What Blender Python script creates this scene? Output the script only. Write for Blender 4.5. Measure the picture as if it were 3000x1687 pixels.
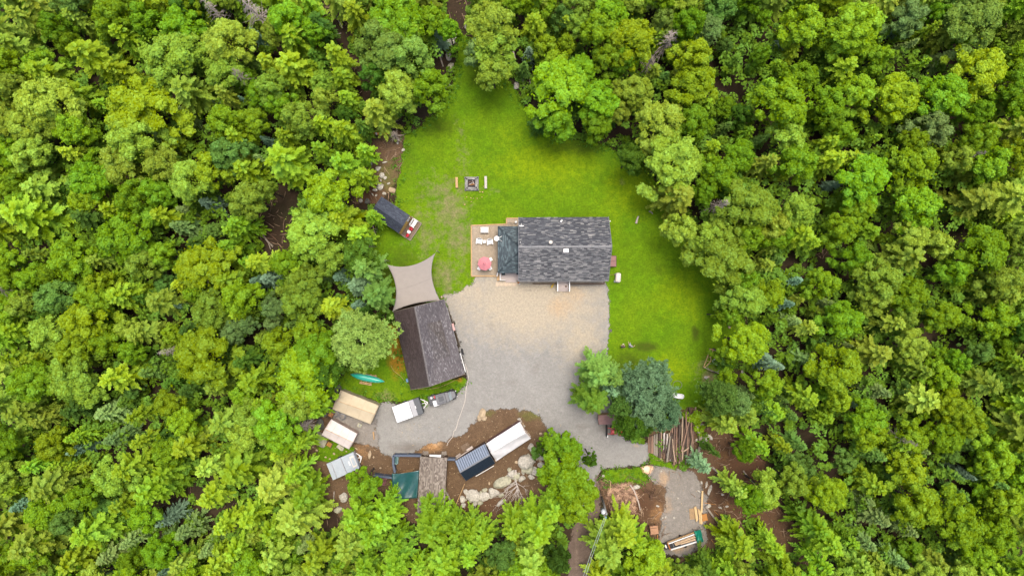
import bpy, math, random
import numpy as np
from mathutils import Vector, Matrix
R = math.radians
for o in list(bpy.data.objects): bpy.data.objects.remove(o)
sc = bpy.context.scene
# ---------------------------------------------------------------- camera
CH = 100.0                       # height of the drone
cd = bpy.data.cameras.new('camera'); cam = bpy.data.objects.new('camera', cd); sc.collection.objects.link(cam)
cam.location = (0, 0, CH); cam.rotation_euler = (0, 0, 0)
cd.sensor_width = 36; cd.lens = 24.0; cd.clip_start = 1; cd.clip_end = 2000
sc.camera = cam
# ---------------------------------------------------------------- light
EL, AZ = 76, 20                  # sun elevation; azimuth clockwise from the top of the picture
w = bpy.data.worlds.new('World'); sc.world = w; w.use_nodes = True
nt = w.node_tree; nt.nodes.clear()
sky = nt.nodes.new('ShaderNodeTexSky'); sky.sky_type = 'NISHITA'; sky.sun_disc = False
sky.sun_elevation = R(EL); sky.sun_rotation = R(AZ); sky.air_density = 1.0; sky.dust_density = 6.0; sky.ozone_density = 0.6
bg = nt.nodes.new('ShaderNodeBackground'); bg.inputs[1].default_value = 0.15
wo = nt.nodes.new('ShaderNodeOutputWorld'); nt.links.new(sky.outputs[0], bg.inputs[0]); nt.links.new(bg.outputs[0], wo.inputs[0])
ld = bpy.data.lights.new('sun', 'SUN'); ld.energy = 1.5; ld.angle = R(28); ld.color = (1.0, 0.95, 0.86)
sun = bpy.data.objects.new('sun', ld); sc.collection.objects.link(sun)
dv = Vector((math.sin(R(AZ)) * math.cos(R(EL)), math.cos(R(AZ)) * math.cos(R(EL)), math.sin(R(EL))))
sun.rotation_euler = dv.to_track_quat('Z', 'Y').to_euler(); sun.location = dv * 150
sc.view_settings.view_transform = 'Standard'; sc.view_settings.look = 'None'; sc.view_settings.gamma = 1
sc.view_settings.exposure = 1.22
sc.render.engine = 'CYCLES'; sc.cycles.max_bounces = 5; sc.cycles.diffuse_bounces = 3; sc.cycles.glossy_bounces = 2
sc.cycles.transmission_bounces = 3; sc.cycles.transparent_max_bounces = 12
try: sc.cycles.use_denoising = True
except Exception: pass
rnd = random.Random(7)
# ---------------------------------------------------------------- helpers
S = 0.05
def P(px, py, h=0.0):            # point seen at photo pixel (px, py) if it stands h metres up
    k = S * (CH - h) / CH
    return Vector(((px - 1500) * k, (843.5 - py) * k, h))
def tl(ox, oy, s, pts): return [(ox + a / s, oy + b / s) for a, b in pts]
def link(o): sc.collection.objects.link(o); return o
def tag(o, label, cat, group=None, kind=None):
    o['label'] = label
    if cat: o['category'] = cat
    if group: o['group'] = group
    if kind: o['kind'] = kind
    return o
def thing(name, label, cat, x, y, z=0.0, rot=0.0, group=None):
    o = link(bpy.data.objects.new(name, None)); o.empty_display_size = .3
    o.location = (x, y, z); o.rotation_euler = (0, 0, R(rot)); return tag(o, label, cat, group)
def at(px, py, h=0.0): p = P(px, py, h); return p.x, p.y

class MB:
    def __init__(s, off=None): s.v = []; s.f = []; s.uv = None; s.sm = False; s.off = Vector(off) if off is not None else Vector((0, 0, 0))
    def add(s, vs, fs):
        n = len(s.v); s.v += [tuple(Vector(p) - s.off) for p in vs]; s.f += [tuple(i + n for i in f) for f in fs]; return s
    def box(s, cx, cy, cz, sx, sy, sz, rz=0, T=None, taper=1.0):
        c, q = math.cos(R(rz)), math.sin(R(rz)); vs = []
        for k in (-1, 1):
            t = taper if k > 0 else 1
            for a, b in ((-1, -1), (1, -1), (1, 1), (-1, 1)):
                x, y = a * sx / 2 * t, b * sy / 2 * t
                p = Vector((cx + x * c - y * q, cy + x * q + y * c, cz + k * sz / 2)); vs.append(T @ p if T else p)
        return s.add(vs, [(3, 2, 1, 0), (4, 5, 6, 7), (0, 1, 5, 4), (1, 2, 6, 5), (2, 3, 7, 6), (3, 0, 4, 7)])
    def beam(s, p, q, w, h):     # rectangular beam from p to q, h measured up
        p, q = Vector(p), Vector(q); d = (q - p).normalized(); up = Vector((0, 0, 1))
        if abs(d.z) > .99: up = Vector((0, 1, 0))
        a = d.cross(up).normalized() * w / 2; b = a.normalized().cross(d).normalized() * h / 2
        vs = [e + x * a + y * b for e in (p, q) for x, y in ((-1, -1), (1, -1), (1, 1), (-1, 1))]
        return s.add(vs, [(3, 2, 1, 0), (4, 5, 6, 7), (0, 1, 5, 4), (1, 2, 6, 5), (2, 3, 7, 6), (3, 0, 4, 7)])
    def tube(s, pts, rs, n=8, caps=True):
        pts = [Vector(p) for p in pts]; rs = rs if isinstance(rs, (list, tuple)) else [rs] * len(pts)
        vs = []; u = None
        for i, p in enumerate(pts):
            d = (pts[min(i + 1, len(pts) - 1)] - pts[max(i - 1, 0)]).normalized()
            if u is None: u = d.cross(Vector((0.31, 0.2, 0.93)) if abs(d.z) < .9 else Vector((1, 0, 0))).normalized()
            u = (u - d * u.dot(d)).normalized(); v = d.cross(u)
            vs += [p + (u * math.cos(2 * math.pi * k / n) + v * math.sin(2 * math.pi * k / n)) * rs[i] for k in range(n)]
        fs = [(i * n + k, i * n + (k + 1) % n, (i + 1) * n + (k + 1) % n, (i + 1) * n + k) for i in range(len(pts) - 1) for k in range(n)]
        if caps: fs += [tuple(range(n))[::-1], tuple(range((len(pts) - 1) * n, len(pts) * n))]
        return s.add(vs, fs)
    def cyl(s, cx, cy, z0, z1, r, r2=None, n=16): return s.tube([(cx, cy, z0), (cx, cy, z1)], [r, r if r2 is None else r2], n)
    def prism(s, poly, z0, z1):
        n = len(poly); vs = [(x, y, z0) for x, y in poly] + [(x, y, z1) for x, y in poly]
        return s.add(vs, [tuple(range(n))[::-1], tuple(range(n, 2 * n))] + [(i, (i + 1) % n, n + (i + 1) % n, n + i) for i in range(n)])
    def rbox(s, cx, cy, z0, z1, sx, sy, r, n=5, rz=0, top=.0):   # box with rounded corners and slightly domed top
        pl = []
        for qx, qy, a0 in ((1, 1, 0), (-1, 1, 90), (-1, -1, 180), (1, -1, 270)):
            for k in range(n + 1):
                a = R(a0 + 90 * k / n); x = qx * (sx / 2 - r) + r * math.cos(a); y = qy * (sy / 2 - r) + r * math.sin(a)
                pl.append((x, y))
        c, q = math.cos(R(rz)), math.sin(R(rz)); m = len(pl); vs = []
        for z, k in ((z0, 1), (z1 - top, 1), (z1, 1 - min(.25, top * 1.2))):
            vs += [(cx + (x * c - y * q) * k, cy + (x * q + y * c) * k, z) for x, y in pl]
        fs = [tuple(range(m))[::-1], tuple(range(2 * m, 3 * m))]
        for L in (0, 1): fs += [(L * m + i, L * m + (i + 1) % m, (L + 1) * m + (i + 1) % m, (L + 1) * m + i) for i in range(m)]
        return s.add(vs, fs)
    def ell(s, cx, cy, cz, a, b, c, n=14, m=8, j=0, rr=None):
        vs = [(cx, cy, cz - c)]
        for i in range(1, m):
            t = -math.pi / 2 + math.pi * i / m
            for k in range(n):
                q = 1 + (rr.uniform(-j, j) if rr else 0); f = 2 * math.pi * k / n
                vs.append((cx + a * q * math.cos(t) * math.cos(f), cy + b * q * math.cos(t) * math.sin(f), cz + c * q * math.sin(t)))
        vs.append((cx, cy, cz + c)); L = len(vs) - 1
        fs = [(0, 1 + (k + 1) % n, 1 + k) for k in range(n)] + [(L, L - n + k, L - n + (k + 1) % n) for k in range(n)]
        fs += [(1 + i * n + k, 1 + i * n + (k + 1) % n, 1 + (i + 1) * n + (k + 1) % n, 1 + (i + 1) * n + k) for i in range(m - 2) for k in range(n)]
        return s.add(vs, fs)
    def build(s, name, m, parent=None, smooth=False, bevel=0):
        me = bpy.data.meshes.new(name); me.from_pydata(s.v, [], s.f); me.update()
        if s.uv is not None:
            l = me.uv_layers.new(name='UVMap')
            for i, q in enumerate(s.uv): l.data[i].uv = q
        me.materials.append(m)
        if smooth:
            for p in me.polygons: p.use_smooth = True
        o = link(bpy.data.objects.new(name, me))
        if parent: o.parent = parent
        if bevel:
            b = o.modifiers.new('bevel', 'BEVEL'); b.width = bevel; b.segments = 2; b.limit_method = 'ANGLE'
        return o
    def one(s, name, m, label, cat, x, y, z=0, rot=0, group=None, smooth=False, bevel=0):
        o = s.build(name, m, None, smooth, bevel); o.location = (x, y, z); o.rotation_euler = (0, 0, R(rot)); return tag(o, label, cat, group)
def struct(o): o['kind'] = 'structure'; return o
def copy_tree(o, parent=None):
    c = o.copy(); link(c); c.parent = parent
    for ch in o.children: copy_tree(ch, c)
    return c
# ---------------------------------------------------------------- materials
KA = .56                         # man-made and stone surfaces are a little darker than fresh paint charts
def kc(c): return tuple(x * KA for x in c)
def nmat(name):
    m = bpy.data.materials.new(name); m.use_nodes = True; t = m.node_tree; t.nodes.clear()
    out = t.nodes.new('ShaderNodeOutputMaterial'); b = t.nodes.new('ShaderNodeBsdfPrincipled'); t.links.new(b.outputs[0], out.inputs[0])
    b.inputs['Specular IOR Level'].default_value = 0.3
    return m, t, b, out
def N(t, k, **kw):
    n = t.nodes.new('ShaderNode' + k)
    for a, v in kw.items():
        if a == 'ins':
            for i, q in v.items():
                if hasattr(q, 'is_output'): t.links.new(q, n.inputs[i])
                else: n.inputs[i].default_value = q
        else: setattr(n, a, v)
    return n
def math_(t, op, a, b=0.0, c=0.0): return N(t, 'Math', operation=op, ins={0: a, 1: b, 2: c}).outputs[0]
def c4(c): return (c[0], c[1], c[2], 1)
def mixc(t, f, a, b, mode='MIX'):
    n = N(t, 'Mix', data_type='RGBA', blend_type=mode)
    for i, q in ((0, f), (6, a), (7, b)):
        if hasattr(q, 'is_output'): t.links.new(q, n.inputs[i])
        else: n.inputs[i].default_value = c4(q) if isinstance(q, tuple) else q
    return n.outputs[2]
def noise(t, sc_, det=3, vec=None, rough=.6):
    n = N(t, 'TexNoise', ins={'Scale': sc_, 'Detail': det, 'Roughness': rough})
    if vec is None: vec = N(t, 'TexCoord').outputs['Object']
    t.links.new(vec, n.inputs['Vector']); return n.outputs[0]
def rng(t, v, a, b, c=0.0, d=1.0): return N(t, 'MapRange', ins={0: v, 1: a, 2: b, 3: c, 4: d}).outputs[0]
def bump(t, b, h, s=.4, d=.05):
    n = N(t, 'Bump', ins={'Strength': s, 'Distance': d, 'Height': h}); t.links.new(n.outputs[0], b.inputs['Normal'])
def mat(name, c1, c2=None, sc_=6, rough=.7, metal=0, bs=.3, sp=.3, stretch=None, lo=.35, hi=.65):
    m, t, b, _ = nmat(name); b.inputs['Roughness'].default_value = rough; b.inputs['Metallic'].default_value = metal
    b.inputs['Specular IOR Level'].default_value = sp; c1 = kc(c1)
    c2 = kc(c2) if c2 else tuple(x * .72 for x in c1)
    vec = N(t, 'TexCoord').outputs['Object']
    if stretch: vec = N(t, 'Mapping', ins={'Vector': vec, 'Scale': stretch}).outputs[0]
    f = rng(t, noise(t, sc_, 5, vec), lo, hi); t.links.new(mixc(t, f, c1, c2), b.inputs['Base Color'])
    if bs: bump(t, b, f, bs, .02)
    return m
def boards(name, c1, c2, wdt, axis=0, rough=.75, uvm=False):   # planks of width wdt across an axis
    c1, c2 = kc(c1), kc(c2)
    m, t, b, _ = nmat(name); b.inputs['Roughness'].default_value = rough
    tc = N(t, 'TexCoord').outputs['UV' if uvm else 'Object']; sp = N(t, 'SeparateXYZ', ins={0: tc})
    u = math_(t, 'DIVIDE', sp.outputs[axis], wdt); cell = math_(t, 'FLOOR', u); fr = math_(t, 'FRACT', u)
    wn = N(t, 'TexWhiteNoise', noise_dimensions='1D', ins={'W': cell}).outputs[0]
    gr = noise(t, 4, 5, N(t, 'Mapping', ins={'Vector': tc, 'Scale': (1, 8, 8) if axis else (8, 1, 8)}).outputs[0])
    c = mixc(t, rng(t, math_(t, 'ADD', math_(t, 'MULTIPLY', wn, .5), gr), .3, 1.1), c1, c2)
    gap = math_(t, 'GREATER_THAN', math_(t, 'ABSOLUTE', math_(t, 'SUBTRACT', fr, .5)), .44)
    c = mixc(t, math_(t, 'MULTIPLY', gap, .65), c, (.02, .015, .01)); t.links.new(c, b.inputs['Base Color'])
    bump(t, b, math_(t, 'SUBTRACT', 1.0, gap), .6, .02); return m
def shingles(name, stops, row=.15, ln=.55, rough=.75, sp=.35, nz=.25):
    stops = [(a_, kc(b_)) for a_, b_ in stops]
    m, t, b, _ = nmat(name); b.inputs['Roughness'].default_value = rough; b.inputs['Specular IOR Level'].default_value = sp
    uv = N(t, 'TexCoord').outputs['UV']; s = N(t, 'SeparateXYZ', ins={0: uv})
    rowi = math_(t, 'FLOOR', math_(t, 'DIVIDE', s.outputs[1], row)); fr = math_(t, 'FRACT', math_(t, 'DIVIDE', s.outputs[1], row))
    off = N(t, 'TexWhiteNoise', noise_dimensions='1D', ins={'W': rowi}).outputs[0]
    u = math_(t, 'ADD', math_(t, 'DIVIDE', s.outputs[0], ln), math_(t, 'MULTIPLY', off, 7.3))
    u = math_(t, 'ADD', u, math_(t, 'MULTIPLY', noise(t, 1.1, 1, uv), 1.2))
    cell = math_(t, 'FLOOR', u); cv = N(t, 'CombineXYZ', ins={0: cell, 1: rowi}).outputs[0]
    wn = N(t, 'TexWhiteNoise', noise_dimensions='2D', ins={'Vector': cv}).outputs[0]
    big = noise(t, .35, 4, uv); fine = noise(t, 14, 3, uv)
    v = math_(t, 'ADD', wn, math_(t, 'MULTIPLY', math_(t, 'SUBTRACT', big, .5), nz * 4))
    v = math_(t, 'ADD', v, math_(t, 'MULTIPLY', math_(t, 'SUBTRACT', fine, .5), .35))
    cr = N(t, 'ValToRGB', ins={0: v}); e = cr.color_ramp.elements
    e[0].position = stops[0][0]; e[0].color = c4(stops[0][1]); e[1].position = stops[-1][0]; e[1].color = c4(stops[-1][1])
    for p_, c_ in stops[1:-1]:
        q = e.new(p_); q.color = c4(c_)
    t.links.new(cr.outputs[0], b.inputs['Base Color'])
    bump(t, b, math_(t, 'ADD', fr, math_(t, 'MULTIPLY', wn, .5)), .5, .03); return m
def ribs(name, c1, wdt=.24, rough=.35, metal=.6, axis=0, c2=None, bs=.8):
    c1 = kc(c1)
    m, t, b, _ = nmat(name); b.inputs['Roughness'].default_value = rough; b.inputs['Metallic'].default_value = metal
    uv = N(t, 'TexCoord').outputs['UV']; s = N(t, 'SeparateXYZ', ins={0: uv})
    fr = math_(t, 'FRACT', math_(t, 'DIVIDE', s.outputs[axis], wdt))
    g = math_(t, 'LESS_THAN', fr, .22); n_ = noise(t, 3, 5, uv)
    c = mixc(t, rng(t, n_, .35, .65), c1, tuple(x * .8 for x in c1)); c = mixc(t, g, c, c2 or tuple(x * .4 for x in c1))
    t.links.new(c, b.inputs['Base Color']); bump(t, b, g, bs, .03); return m
WHITE = mat('white_paint', (.9, .9, .88), (.82, .81, .78), 8, .5)
CREAM = mat('cream_plastic', (.72, .66, .58), (.66, .6, .52), 6, .5)
RED = mat('red_plastic', (.65, .03, .05), None, 5, .45)
BLACK = mat('black_rubber', (.02, .02, .022), (.04, .04, .04), 9, .7)
GREY = mat('grey_metal', (.3, .31, .33), (.24, .25, .27), 5, .45, .4)
DGREY = mat('dark_grey_plastic', (.085, .092, .10), (.065, .07, .08), 7, .4)
WOODT = mat('tan_wood', (.62, .40, .19), (.42, .26, .12), 5, .75, stretch=(1, 6, 6))
WOODO = mat('orange_wood', (.55, .25, .06), (.38, .16, .04), 5, .75, stretch=(6, 1, 6))
WOODG = mat('weathered_wood', (.34, .29, .24), (.22, .18, .14), 5, .8, stretch=(1, 6, 6))
BROWNW = mat('brown_wood', (.16, .085, .05), (.09, .05, .03), 6, .8)
WIRE = mat('wire', (.45, .5, .5), None, 3, .4, .5)
STONE = mat('granite', (.62, .58, .49), (.34, .315, .26), 3.5, .85, bs=.8)
STONEO = mat('mossy_granite', (.52, .50, .36), (.31, .30, .21), 3.0, .85, bs=.8)
STONED = mat('dark_fieldstone', (.15, .145, .125), (.09, .09, .075), 2.5, .85, bs=.8)
STONET = mat('tan_fieldstone', (.55, .43, .27), (.38, .28, .18), 2.5, .85, bs=.8)
TRUNK = mat('bark', (.10, .075, .055), (.05, .037, .028), 8, .9)
DEAD = mat('dead_grey_wood', (.42, .36, .29), (.27, .22, .175), 8, .85)
PALED = mat('pale_dead_wood', (.6, .52, .45), (.42, .35, .3), 8, .85)
# ---------------------------------------------------------------- ground sheets
def sdf(px, py, poly):
    q = np.array(poly, float); n = len(q); d = np.full(px.shape, 1e9); ins = np.zeros(px.shape, bool)
    for i in range(n):
        a, b = q[i], q[(i + 1) % n]; ab = b - a
        t = np.clip(((px - a[0]) * ab[0] + (py - a[1]) * ab[1]) / (ab @ ab + 1e-9), 0, 1)
        d = np.minimum(d, np.hypot(px - a[0] - t * ab[0], py - a[1] - t * ab[1]))
        c = (a[1] > py) != (b[1] > py); xi = (b[0] - a[0]) * (py - a[1]) / (b[1] - a[1] + 1e-12) + a[0]
        ins ^= c & (px < xi)
    return np.where(ins, d, -d)
def union(px, py, polys): return np.max([sdf(px, py, p) for p in polys], axis=0)
def sheet(name, polys, z, m, blobs, res=.4, label=None):
    a = np.concatenate([np.array(p, float) for p in polys]); lo = a.min(0) - 60; hi = a.max(0) + 60; st = res / S
    xs = np.arange(lo[0], hi[0], st); ys = np.arange(lo[1], hi[1], st); X, Y = np.meshgrid(xs, ys); X = X.ravel(); Y = Y.ravel()
    d = union(X, Y, polys) * S; nx = len(xs); ny = len(ys)
    i = np.arange(nx * ny).reshape(ny, nx); f = np.stack([i[:-1, :-1], i[1:, :-1], i[1:, 1:], i[:-1, 1:]], -1).reshape(-1, 4)
    f = f[(d[f].max(1) > -1.6)]; used = np.unique(f); mp = -np.ones(nx * ny, int); mp[used] = np.arange(len(used)); f = mp[f]
    X, Y, d = X[used], Y[used], d[used]
    V = np.stack([(X - 1500) * S, (843.5 - Y) * S, np.full(len(X), z)], 1)
    me = bpy.data.meshes.new(name); me.from_pydata(V.tolist(), [], f.tolist()); me.update()
    me.attributes.new('sd', 'FLOAT', 'POINT').data.foreach_set('value', d.astype(np.float32))
    for k, bl in enumerate(blobs):
        v = np.zeros(len(X))
        for (bx, by, rx, ry, s_) in bl: v = np.maximum(v, s_ * np.exp(-(((X - bx) / rx) ** 2 + ((Y - by) / ry) ** 2)))
        me.attributes.new('b%d' % k, 'FLOAT', 'POINT').data.foreach_set('value', v.astype(np.float32))
    me.materials.append(m); return struct(link(bpy.data.objects.new(name, me)))
def gmat(name, base, ns, tints, edge=(.9, .35), rough=.95, dark=None, bs=.5, gs=5.0, gr=.6):
    m, t, b, out = nmat(name); b.inputs['Roughness'].default_value = rough; b.inputs['Specular IOR Level'].default_value = .12
    vec = N(t, 'TexCoord').outputs['Object']
    n1 = noise(t, ns, 6, vec); n2 = noise(t, gs, 5, vec, .8); n4 = noise(t, gs * .35, 4, vec, .7); n3 = noise(t, .16, 4, vec)
    c = mixc(t, rng(t, n1, .3, .7), base[0], base[1]); c = mixc(t, rng(t, n3, .35, .65, 0, .55), c, base[2])
    c = mixc(t, rng(t, noise(t, .9, 5, N(t, 'Mapping', ins={'Vector': vec, 'Location': (31, 7, 0)}).outputs[0], .75), .52, .72, 0, .6), c, tuple(x * 1.35 for x in base[0]))
    for k, (tc, amp) in enumerate(tints):
        a = N(t, 'Attribute', attribute_name='b%d' % k).outputs['Fac']
        nn = noise(t, .9, 5, N(t, 'Mapping', ins={'Vector': vec, 'Location': (13 * k, 5, 0)}).outputs[0], .7)
        f = rng(t, math_(t, 'ADD', a, math_(t, 'MULTIPLY', math_(t, 'SUBTRACT', nn, .5), amp)), .25, .75)
        f = math_(t, 'MULTIPLY', f, math_(t, 'GREATER_THAN', a, .02)); c = mixc(t, f, c, tc)
    c = mixc(t, rng(t, n4, .38, .66, 0, gr * .7), c, tuple(x * .6 for x in base[1]), 'MIX')
    c = mixc(t, rng(t, n2, .42, .66, 0, gr), c, dark or tuple(x * .62 for x in base[1]), 'MIX')
    if dark is None: pass
    t.links.new(c, b.inputs['Base Color']); bump(t, b, n2, bs, .08)
    if edge:
        sd = N(t, 'Attribute', attribute_name='sd').outputs['Fac']
        e = math_(t, 'ADD', sd, math_(t, 'MULTIPLY', math_(t, 'SUBTRACT', noise(t, .7, 3, vec), .5), edge[0] * 2))
        e = math_(t, 'ADD', e, math_(t, 'MULTIPLY', math_(t, 'SUBTRACT', noise(t, 5, 4, vec, .8), .5), edge[1] * 3))
        al = rng(t, e, -.12, .12); tr = N(t, 'BsdfTransparent').outputs[0]
        mx = N(t, 'MixShader', ins={0: al, 1: tr, 2: b.outputs[0]}); t.links.new(mx.outputs[0], out.inputs[0])
    return m
FLOOR = gmat('forest_litter', ((.040, .024, .015), (.026, .017, .011), (.028, .030, .012)), .8, [], edge=None, dark=(.02, .012, .008))
gp = MB(); gp.add([(-900, -900, 0), (900, -900, 0), (900, 900, 0), (-900, 900, 0)], [(0, 1, 2, 3)])
struct(gp.build('forest_floor', FLOOR))
LAWN = [(1345, 95), (1400, 125), (1440, 215), (1500, 245), (1560, 360), (1650, 400), (1760, 420), (1880, 470), (1970, 600), (2030, 700), (2080, 760), (2150, 850),
        (2180, 930), (2190, 1000), (2150, 1080), (2100, 1130), (2075, 1200), (2050, 1290), (1990, 1285), (1900, 1270), (1800, 1250), (1700, 1000), (1300, 900), (1240, 880),
        (1120, 880), (1075, 760), (1090, 690), (1160, 600), (1165, 470), (1185, 400), (1280, 330), (1325, 255)]
YARD = [(930, 1170), (985, 1172), (1100, 1215), (1150, 1245), (1250, 1240), (1300, 1230), (1390, 1165), (1440, 1150), (1560, 1150), (1660, 1220), (1660, 1330), (1620, 1400), (1570, 1500),
        (1440, 1540), (1300, 1560), (1200, 1530), (1100, 1440), (1000, 1520), (900, 1420), (870, 1290), (850, 1240), (890, 1190)]
CANOE = [(985, 1125), (1050, 1040), (1130, 930), (1170, 960), (1200, 1120), (1350, 1105), (1375, 1112), (1340, 1155), (1240, 1185), (1130, 1172), (1112, 1182), (1060, 1160), (990, 1140)]
GRAVEL = [(1300, 866), (1345, 852), (1385, 832), (1400, 790), (1770, 790), (1782, 850), (1785, 930), (1780, 1040), (1768, 1060), (1760, 1100), (1800, 1180), (1830, 1290), (1905, 1300), (1905, 1345),
          (1888, 1362), (1760, 1372), (1745, 1400), (1740, 1470), (1700, 1480), (1620, 1290), (1580, 1215), (1545, 1200), (1440, 1200), (1400, 1222), (1360, 1270),
          (1310, 1290), (1255, 1300), (1200, 1330), (1130, 1335), (1100, 1300), (1095, 1190), (1125, 1178), (1230, 1190), (1330, 1160), (1370, 1120), (1345, 1000), (1312, 900)]
TENTPAD = [(985, 1190), (1100, 1230), (1110, 1310), (1060, 1300), (1000, 1270), (960, 1210)]
ROADP = [(1690, 1380), (1755, 1380), (1760, 1500), (1735, 1560), (1730, 1900), (1652, 1900), (1665, 1600), (1690, 1500)]
PAD = [(1900, 1362), (1960, 1362), (2035, 1385), (2060, 1430), (2075, 1480), (2066, 1540), (2072, 1590), (2010, 1632), (1950, 1625), (1928, 1580), (1945, 1500), (1952, 1430), (1900, 1400)]
DEBRIS = [(1750, 1400), (1960, 1400), (1960, 1520), (1930, 1620), (1850, 1560), (1780, 1520)]
DEBR2 = [(2020, 1190), (2160, 1230), (2240, 1330), (2250, 1450), (2320, 1520), (2470, 1687), (2330, 1700), (2180, 1640), (2060, 1700), (1980, 1660), (2040, 1560), (2030, 1400), (1900, 1360), (1900, 1260)]
SLOPE = [(1060, 375), (1180, 385), (1178, 480), (1150, 560), (1110, 600), (1040, 600), (1030, 540), (1060, 480)]
GSTRIP = [(1772, 1376), (1890, 1368), (1900, 1405), (1870, 1416), (1770, 1412), (1755, 1395)]
GSTRIP2 = [(1900, 1325), (1925, 1325), (1940, 1348), (1985, 1358), (1982, 1374), (1940, 1368), (1900, 1355)]
GLEFT = [(935, 1300), (1000, 1285), (1040, 1315), (1030, 1330), (960, 1355), (925, 1345)]
ISLET = [(1390, 1228), (1440, 1206), (1550, 1206), (1600, 1250), (1560, 1260), (1440, 1240)]
G = gmat('grass', ((.084, .172, .002), (.052, .112, .002), (.125, .185, .003)), .5,
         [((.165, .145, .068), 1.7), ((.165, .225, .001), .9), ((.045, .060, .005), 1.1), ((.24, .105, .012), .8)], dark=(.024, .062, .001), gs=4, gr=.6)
GB = [[(1320, 620, 60, 100, .66), (1345, 700, 50, 80, .62), (1300, 810, 70, 65, .56), (1250, 700, 60, 70, .5), (1290, 560, 80, 60, .52), (1240, 640, 50, 50, .45), (1355, 470, 26, 80, .4), (1350, 400, 24, 60, .35), (1335, 250, 30, 50, .2),
       (1822, 534, 9, 9, .8), (2080, 1110, 22, 32, .95), (2060, 1080, 40, 50, .4), (1130, 1160, 30, 16, .75), (1000, 1300, 30, 20, .3), (1440, 560, 40, 12, .35), (1900, 1000, 8, 8, .3), (1789, 968, 6, 5, .9)],
      [(1850, 560, 130, 110, .55), (1600, 480, 200, 90, .6), (2000, 860, 110, 120, .5), (1960, 1080, 90, 70, .55), (1500, 400, 90, 60, .35), (1930, 1190, 80, 60, .45)],
      [(1410, 200, 60, 110, .55), (1960, 640, 60, 90, .4), (1850, 1060, 70, 45, .62), (1890, 1015, 42, 16, 1.0), (2037, 975, 13, 24, 1.0), (1180, 760, 60, 60, .55), (1125, 800, 40, 60, .7), (1700, 430, 130, 30, .6),  # mostly forest-edge shade painted into the grass, plus the house's upper shadow strip
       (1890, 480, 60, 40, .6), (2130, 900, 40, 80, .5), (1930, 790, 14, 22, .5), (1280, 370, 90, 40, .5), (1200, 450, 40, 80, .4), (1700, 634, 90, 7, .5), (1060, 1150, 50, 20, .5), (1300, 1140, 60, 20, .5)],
      [(1165, 1045, 32, 60, .95), (1150, 985, 38, 55, .85), (1125, 940, 30, 40, .9), (1165, 900, 14, 50, .9), (1345, 1110, 16, 10, .8)]]
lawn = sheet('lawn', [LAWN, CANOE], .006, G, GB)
sheet('grass_patch', [GSTRIP, GSTRIP2, GLEFT], .020, G, [[(1830, 1392, 60, 10, .3)], [(1830, 1392, 60, 20, .4)], [(990, 1320, 50, 30, .4)], [(900, 1350, 8, 8, .5)]])
D = gmat('dirt', ((.135, .088, .050), (.092, .058, .033), (.075, .045, .026)), .6,
         [((.36, .20, .085), .8), ((.46, .33, .2), .8), ((.10, .13, .02), .9), ((.072, .034, .018), .7)], dark=(.040, .025, .014), gs=6, gr=.75)
DB = [[(1080, 1275, 22, 30, .95), (1060, 1330, 25, 40, .5), (1255, 1310, 38, 26, .6), (1270, 1305, 30, 22, .8), (1200, 1385, 45, 10, .6), (1950, 1395, 30, 28, 1.0), (1925, 1500, 26, 30, .9), (1990, 1610, 40, 18, .9), (2115, 1335, 22, 18, .9), (2135, 1480, 26, 20, .8), (2115, 1335, 22, 18, .9)],
      [(1120, 1260, 30, 14, .6), (1160, 1270, 40, 12, .5), (1280, 1300, 20, 14, .5)],
      [(1560, 1215, 50, 22, .6), (1430, 1210, 40, 14, .45), (1000, 1380, 50, 40, .35), (1130, 520, 40, 60, .6), (1160, 560, 20, 50, .7)],
      [(2200, 1400, 200, 260, .8), (1850, 1480, 120, 90, .8), (1090, 430, 50, 50, .55), (1080, 560, 50, 60, .8), (1400, 1480, 120, 50, .7)]]
sheet('dirt_yard', [YARD, DEBRIS, DEBR2, SLOPE], .010, D, DB)
GR = gmat('gravel', ((.212, .206, .19), (.165, .16, .147), (.235, .23, .215)), 1.3,
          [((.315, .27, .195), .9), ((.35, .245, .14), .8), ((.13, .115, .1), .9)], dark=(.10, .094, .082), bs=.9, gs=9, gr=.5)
GRB = [[(1560, 880, 260, 150, .9), (1380, 860, 120, 90, .7), (1700, 980, 90, 120, .7), (1560, 960, 150, 80, .5), (1200, 1260, 80, 50, .3)],
       [(1640, 900, 50, 40, .6), (1680, 870, 60, 50, .45), (1490, 830, 40, 25, .3), (1864, 1303, 8, 6, .8), (1400, 850, 60, 20, .3)],
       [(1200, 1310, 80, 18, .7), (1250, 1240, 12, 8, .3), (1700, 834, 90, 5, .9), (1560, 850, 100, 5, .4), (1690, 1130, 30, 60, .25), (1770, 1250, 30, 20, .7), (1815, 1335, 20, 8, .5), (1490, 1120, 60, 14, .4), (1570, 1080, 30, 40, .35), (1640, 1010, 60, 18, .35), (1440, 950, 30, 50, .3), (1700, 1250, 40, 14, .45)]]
sheet('gravel_driveway', [GRAVEL], .014, GR, GRB)
DG = gmat('wet_gravel', ((.20, .18, .155), (.155, .14, .12), (.17, .16, .15)), 1.3, [((.36, .23, .12), .8)], dark=(.09, .08, .07), bs=.7)
sheet('gravel_pad', [PAD, TENTPAD], .018, DG, [[(1985, 1600, 40, 20, .7), (1945, 1400, 20, 25, .7), (1955, 1480, 20, 40, .5)]])
RD = gmat('dirt_road_surface', ((.13, .095, .075), (.10, .072, .056), (.15, .115, .09)), .8, [((.2, .15, .11), .8)], dark=(.06, .042, .032))
sheet('dirt_road', [ROADP], .012, RD, [[(1690, 1600, 8, 200, .5)]])
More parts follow.
